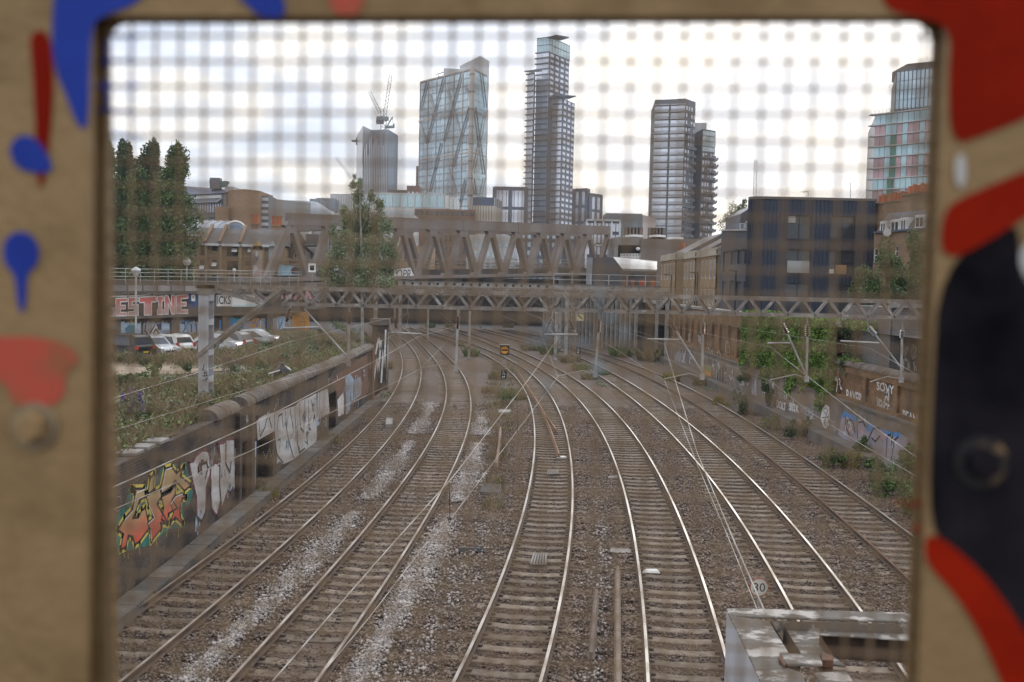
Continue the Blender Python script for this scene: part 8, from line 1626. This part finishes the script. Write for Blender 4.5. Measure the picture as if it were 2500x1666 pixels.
pts = [blob((aty(x, 840, 47).x, 47+random.uniform(-.6,.6), 7-(y-712)/FPX*47), (.45,.4,.55), 420) for x, y in ((2070,800),(2085,850),(2060,890),(2100,800),(2140,810),(2150,850),(2145,890),(2095,880),(2120,770))]
t = thing('ivy_clump', 'dark green ivy clump behind the wall step left of the pale pillar', 'ivy', (16.5, 47, 3.5)); leaf_quads('leaves', np.concatenate(pts), .12, M_LEAFD, t, WL[t.name]); b = MB(); b.tube([(16.6,47,3.2),(16.7,47,5.5)], .05, 5); b.build('stem', M_BARK, t)
pts = [blob((XR+.5, y, 3.85), (.35,.35,.16), 190) for y in (47.6, 46.9, 46.1, 45.4)]; t = thing('moss_tuft', 'yellow green growth on the coping at the step of the right-hand wall', 'plant', (XR+.5, 46.5, 3.7)); leaf_quads('foliage', np.concatenate(pts), .09, M_IVY, t, WL[t.name])
# ---- the overgrown bank
def bank_pts(n, y0, y1, d0, d1, p=1.0):
    y = RNG.uniform(y0, y1, n); d = d0 + (d1-d0)*RNG.random(n)**p; x = np.array([bank_right(a) for a in y]) - d
    z = np.array([bank_z(a, b_) for a, b_ in zip(x, y)]); return np.stack([x, y, z], 1)
def patch(P, f, th): v = np.sin(P[:,0]*f+1.3*np.sin(P[:,1]*f*.7)) + np.sin(P[:,1]*f*1.3+P[:,0]*.5); return P[v > th]
visible = lambda P: P[(P[:,0] > -P[:,1]*.43-1.0)]
incar = lambda P: P[~((P[:,0] < -14.8) & (P[:,1] > 55.0 + 1.2*np.sin(P[:,0])) & (P[:,1] < 90))]
P = incar(visible(bank_pts(52000, 15, 66, .15, 24, 1.3))); tag(blades('bank_grass', P, .34, .011, M_DRY), kind='stuff')
P = incar(visible(patch(bank_pts(70000, 15, 72, .1, 22, 1.3), .55, -.2))); P[:,2] += RNG.random(len(P))*.35; tag(leaf_quads('bank_weeds', P, .10, M_WEED, up=.3), kind='stuff')
P = incar(visible(patch(bank_pts(52000, 20, 74, .3, 20, 1.2), .8, .3))); P[:,2] += RNG.random(len(P))*.5; tag(leaf_quads('sage_weeds', P, .085, M_SAGE, up=.4), kind='stuff')
P = visible(bank_pts(26000, 60, 92, .2, 12, 1.0)); P[:,2] += RNG.random(len(P))*.8*np.clip((P[:,1]-58)/12, 0, 1); tag(leaf_quads('slope_weeds', P, .12, M_SAGE, up=.4), kind='stuff')
P = visible(bank_pts(14000, 62, 95, .2, 16, 1.0)); tag(blades('slope_grass', P, .7, .014, M_DRY), kind='stuff')
k_ = 0
PLACE = ['at the extreme left of the bank above the red graffiti', 'a little up the bank from the leftmost clump', 'above the tip of the red graffiti', 'above the gap between red and silver graffiti', 'above the first silver graffiti letter', 'just left of the first rounded coping block', 'high on the bank at the left edge of the mesh window', 'left of the pale gantry post, midway down the bank', 'close to the left foot of the pale gantry post', 'at the right foot of the pale gantry post', 'below the purple buddleia', 'below the bent pale pipe', 'at the left edge, in front of the black off-roader', 'in front of the silver hatchback', 'in front of the white hatchback', 'directly left of the gantry post and below the saloon', 'left of the black rubbish bag', 'right of the black rubbish bag', 'behind the middle of the long coping', 'behind the coping above the wall recess', 'behind the far part of the coping', 'up the bank above the rubbish bag', 'above the bent pale pipe at the car park edge', 'between rubbish bag and orange painted panel', 'below the orange painted panel', 'left of the brick pier, before the viaduct', 'on the slope just left of the brick pier', 'at the left foot of the brick pier', 'behind the dark grey car', 'below the dark grey car', 'right of the gantry post at the car park edge', 'behind the top of the brick pier', 'halfway between the orange panel and the brick pier']
BX = [(300,1040,26),(330,985,24),(375,1010,28),(435,1000,26),(495,995,22),(545,985,20),(310,930,30),(360,915,26),(420,935,28),(480,940,20),(560,950,20),(600,940,18),(300,875,24),(345,880,20),(390,890,22),(450,895,18),(640,900,18),(690,880,20),(730,870,18),(760,855,18),(800,845,18),(700,835,20),(660,850,16),(740,835,20),(790,815,18),(830,800,22),(860,800,20),(880,830,14),(640,815,20),(610,850,14),(585,870,14),(905,790,14),(850,770,18)]
def onbank(px, py):
    lo, hi = 10.0, 110.0; d = ray(px, py)
    for _ in range(40):
        mid = (lo+hi)/2; t_ = mid/d.y; q = Vector((d.x*t_, mid, EYE+d.z*t_))
        if q.z > bank_z(q.x, q.y): lo = mid
        else: hi = mid
    return Vector((q.x, q.y, bank_z(q.x, q.y)))
for k, (x, y, r) in enumerate(BX):
    p = onbank(x, y+r*.8); rr = r/FPX*p.y*1.1; m_ = (M_WEED, M_SAGE, M_LEAFD)[(k*7+k//3) % 3]
    lab = ('green', 'sage green', 'dark green')[(k*7+k//3) % 3] + ' weed clump ' + PLACE[k]
    bush('weed_clump', lab, (p.x, p.y, p.z+rr*.75), (rr, rr, rr*.85), 520, .10 if p.y < 45 else .13, m_, 'weed clump', False, {0: 'leafy weed clumps on the bank', 1: 'sage weed clumps on the bank', 2: 'dark weed clumps on the bank'}[(k*7+k//3) % 3], 6, 40+k)
for k, (x, y, lab) in enumerate(((560,905,'purple flowering buddleia beside the bent pale pipe'), (310,1030,'purple flowering plant at the left end of the bank'))):
    p = onbank(x, y+14); t = bush('buddleia', lab, (p.x, p.y, p.z+.45), (.55,.55,.5), 420, .10, M_SAGE, 'plant', True, None, 6, 90+k); tag(leaf_quads('flower_spikes', np.concatenate([blob((p.x+random.uniform(-.5,.5), p.y+random.uniform(-.4,.4), p.z+random.uniform(.4,1.0)), (.07,.07,.17), 40) for _ in range(9)]), .06, M_PURPLE, t, WL[t.name]), kind='stuff')
# tall rusty weeds and dry grass by the car park
pts = []
for k in range(50): p = onbank(random.uniform(545, 720), random.uniform(800, 860)); pts.append(blob((p.x, p.y, p.z+.5), (.25,.25,.55), 60))
tag(leaf_quads('rusty_weeds', np.concatenate(pts), .09, mat('weed_rust', (0.20,0.115,0.065), (0.26,0.18,0.10), sc=1.5, rough=.9, island=.4), up=.6), kind='stuff')
# things lying on the bank
p = onbank(607, 915); b = MB(); b.tube([aty(588,893,p.y), aty(600,905,p.y), aty(612,905,p.y), aty(626,904,p.y)], .022, 8); b.tube([aty(618,905,p.y), aty(614,918,p.y)], .018, 6); tag(b.build('bent_pipe', M_GREYW, loc=tuple(p)), 'bent pale grey pipe sticking out of the weeds', 'pipe')
p = onbank(690, 925); b = MB(); rad = [(.05,-.02),(.34,.0),(.42,.18),(.36,.38),(.16,.52),(.06,.60),(.10,.66)]; b.lathe(p, rad, 14); o = b.build('rubbish_bag', mat('bag_black', (0.012,0.013,0.017), rough=.35, bump=.6, bsc=7), loc=tuple(p), smooth=True); tag(o, 'black rubbish bag dumped in the weeds behind the coping', 'rubbish bag')
t = thing('pipe_rail', 'long grey pipe rail on short posts along the bank edge behind the coping', 'rail', tuple(onbank(660, 935))); A_, B_ = onbank(655, 945) + Z3*.5, onbank(858, 862) + Z3*.45; b = MB(); b.tube([A_, B_], .03, 6); b.build('pipe', M_TUBE, t)
for q in (0.02, .35, .68, .98): c = A_.lerp(B_, q); b = MB(); b.bar(c - Z3*.7, c, .06, .06); b.build('short_post', M_TUBE, t)
# ---- weeds on the track bed
TW = [((1240,972),.75,.55,M_WEED,'big weed tuft with dry heads at the foot of the orange disc signal'),((1212,925),.6,.5,M_WEED,'green weed tuft behind the orange disc signal post'),((1195,958),.5,.35,M_DRY,'dry grass tuft left of the big weed tuft'),((1270,975),.35,.35,M_WEED,'small weed at the right edge of the big tuft'),((1150,870),.7,.7,M_WEED,'weed patch around the slim mast left of the orange disc'),((1120,845),.6,.5,M_SAGE,'sage weed patch left of the slim mast'),((1050,800),.8,.7,M_SAGE,'sage weed patch at the bend of the left tracks'),((1300,855),1.3,.8,M_SAGE,'wide sage weed patch between the middle tracks'),((1340,865),1.0,.8,M_WEED,'green weed patch beside the laddered mast'),((1390,885),.9,.6,M_SAGE,'sage weed patch at the foot of the laddered mast'),((1420,905),.9,.5,M_WEED,'low weeds around the foot of the yellow disc signal'),((1440,925),.7,.35,M_DRY,'dry weeds right of the yellow disc signal'),((1515,870),1.2,1.0,M_WEED,'green bush by the far right-hand track'),((1590,880),1.4,1.1,M_LEAFD,'dark green bush at the far end of the right wall'),((1640,930),.6,.6,M_YWEED,'yellowish weed beside the far end of the rusty-railed track'),((1715,940),.7,.6,M_LEAFD,'dark weed by the black graffiti panel'),((1470,915),.6,.3,M_WEED,'small weeds beside the registration arm foot'),((940,900),.6,.5,M_WEED,'weeds between the brick pier and the leftmost track'),((915,930),.5,.45,M_WEED,'weeds at the foot of the brick pier'),((790,1040),.7,.6,M_WEED,'bright weed in front of the silver graffiti recess'),((800,1080),.6,.35,M_DRY,'brownish weed at the wall foot below the recess'),((620,1200),.45,.35,M_WEED,'low weed at the foot of the narrow painted pier'),((652,1215),.3,.3,M_YWEED,'yellow weed by the cable trough'),((1225,990),.5,.25,M_DRY,'dry grass before the concrete slab'),((1100,800),.8,.6,M_DRY,'dry weeds under the far gantry'),((1480,800),1.0,.9,M_SAGE,'sage weeds by the abutment wall'),((1240,800),1.0,.7,M_DRY,'dry brown weeds before the dark bridge opening')]
for k, ((x, y), r, h, m_, lab) in enumerate(TW):
    p = atz(x, y, -.2); t = thing('weed_tuft', lab, 'weeds', tuple(p), 'weed tufts growing on the track bed'); n = 420
    a = RNG.uniform(0, 2*PI, n); q = r*np.sqrt(RNG.random(n)); G = np.stack([p.x+q*np.cos(a), p.y+q*np.sin(a)*1.5, np.full(n, -.2)], 1)
    blades('stalks', G, h*.95, .013, M_DRY if k % 2 else m_, .3, t, WL[t.name]); G2 = G.copy(); G2[:, 2] += RNG.random(n)*h*.8*(1-(q/r)**2*.7); leaf_quads('foliage', np.repeat(G2, 2, 0) + RNG.normal(0, .05, (2*n, 3)), .085, m_, t, WL[t.name], up=.4)
# low grass and dead weeds over the wide ballast
def gp(n, x0, x1, y0, y1): x = RNG.uniform(x0, x1, n); y = RNG.uniform(y0, y1, n); return np.stack([x, y, np.full(n, -.2)], 1)
P = np.concatenate([gp(5200, -1.7, .2, 48, 92), gp(1800, -.9, -.1, 30, 48)]); P = patch(P, 1.1, -.2); tag(blades('track_grass', P, .22, .012, M_DRY), kind='stuff')
P = np.concatenate([gp(2600, -1.9, .4, 52, 90), gp(2600, 6.2, 6.9, 70, 110), gp(3200, 12.9, 15, 60, 100), gp(1500, -8.3, -7.7, 50, 68)]); P = patch(P, .9, .2); P[:,2] += RNG.random(len(P))*.22; tag(leaf_quads('track_weeds', P, .09, M_SAGE, up=.4), kind='stuff')
# ---- shrubs along the foot of the right wall
RW = [((2200,1185),.75,1.0,M_LEAF,'leafy shrub at the foot of the blue graffiti, near the right edge'),((2140,1165),.55,.5,M_LEAF,'leafy shrub below the mauve graffiti'),((2075,1130),.45,.5,M_YWEED,'yellow flowering weed below the mauve graffiti'),((2105,1100),.3,.45,M_LEAF,'slim shrub growing in front of the mauve graffiti'),((2030,1130),.5,.5,M_LEAF,'leafy shrub under the white painted figure'),((1950,1055),.6,.6,M_LEAFD,'dark shrub on the ledge before the white painted figure'),((1885,1035),.6,.5,M_WEED,'weed patch on the ledge below the scrawled words'),((1820,1000),.6,.8,M_LEAFD,'dark shrub on the ledge beside the white lettering'),((1760,975),.5,.35,M_YWEED,'small yellowish weed at the ledge'),((1875,980),.4,.8,M_LEAFD,'slim dark shrub against the scrawled words'),((1820,925),.5,.7,M_LEAFD,'dark shrub in front of the pale graffiti'),((2224,1130),.4,.6,M_LEAF,'tall shrub at the right end of the blue graffiti'),((2215,1240),.8,.7,M_LEAF,'green shrub nearest the camera on the right'),((2160,1200),.5,.5,M_LEAF,'low leafy shrub before the ledge end')]
for k, ((x, y), r, h, m_, lab) in enumerate(RW):
    p = atz(x, y+14, -.2)
    if p.x > XR-.35: p = atx(x, y, XR-.4); p.z = max(p.z-.2, -.2)
    bush('wall_foot_shrub', lab, (p.x, p.y, p.z+h*.7), (r, r, h), 1500, .105, m_, 'shrub', True, 'shrubs along the foot of the right-hand wall', 9, 130+k)
# ================================================================ thin city haze
mb = MB(); mb.box(-1560, 1560, -160, 1750, -2.0, 215.0)
hm = bpy.data.materials.new('haze'); hm.use_nodes = True; t = hm.node_tree; t.nodes.clear()
pv = N('ShaderNodeVolumePrincipled', t, i_Density=0.00022); pv.inputs['Color'].default_value = (0.86, 0.91, 1.0, 1); pv.inputs['Anisotropy'].default_value = 0.2
ho = N('ShaderNodeOutputMaterial', t); t.links.new(pv.outputs[0], ho.inputs['Volume'])
tag(mb.build('haze', hm), kind='stuff')
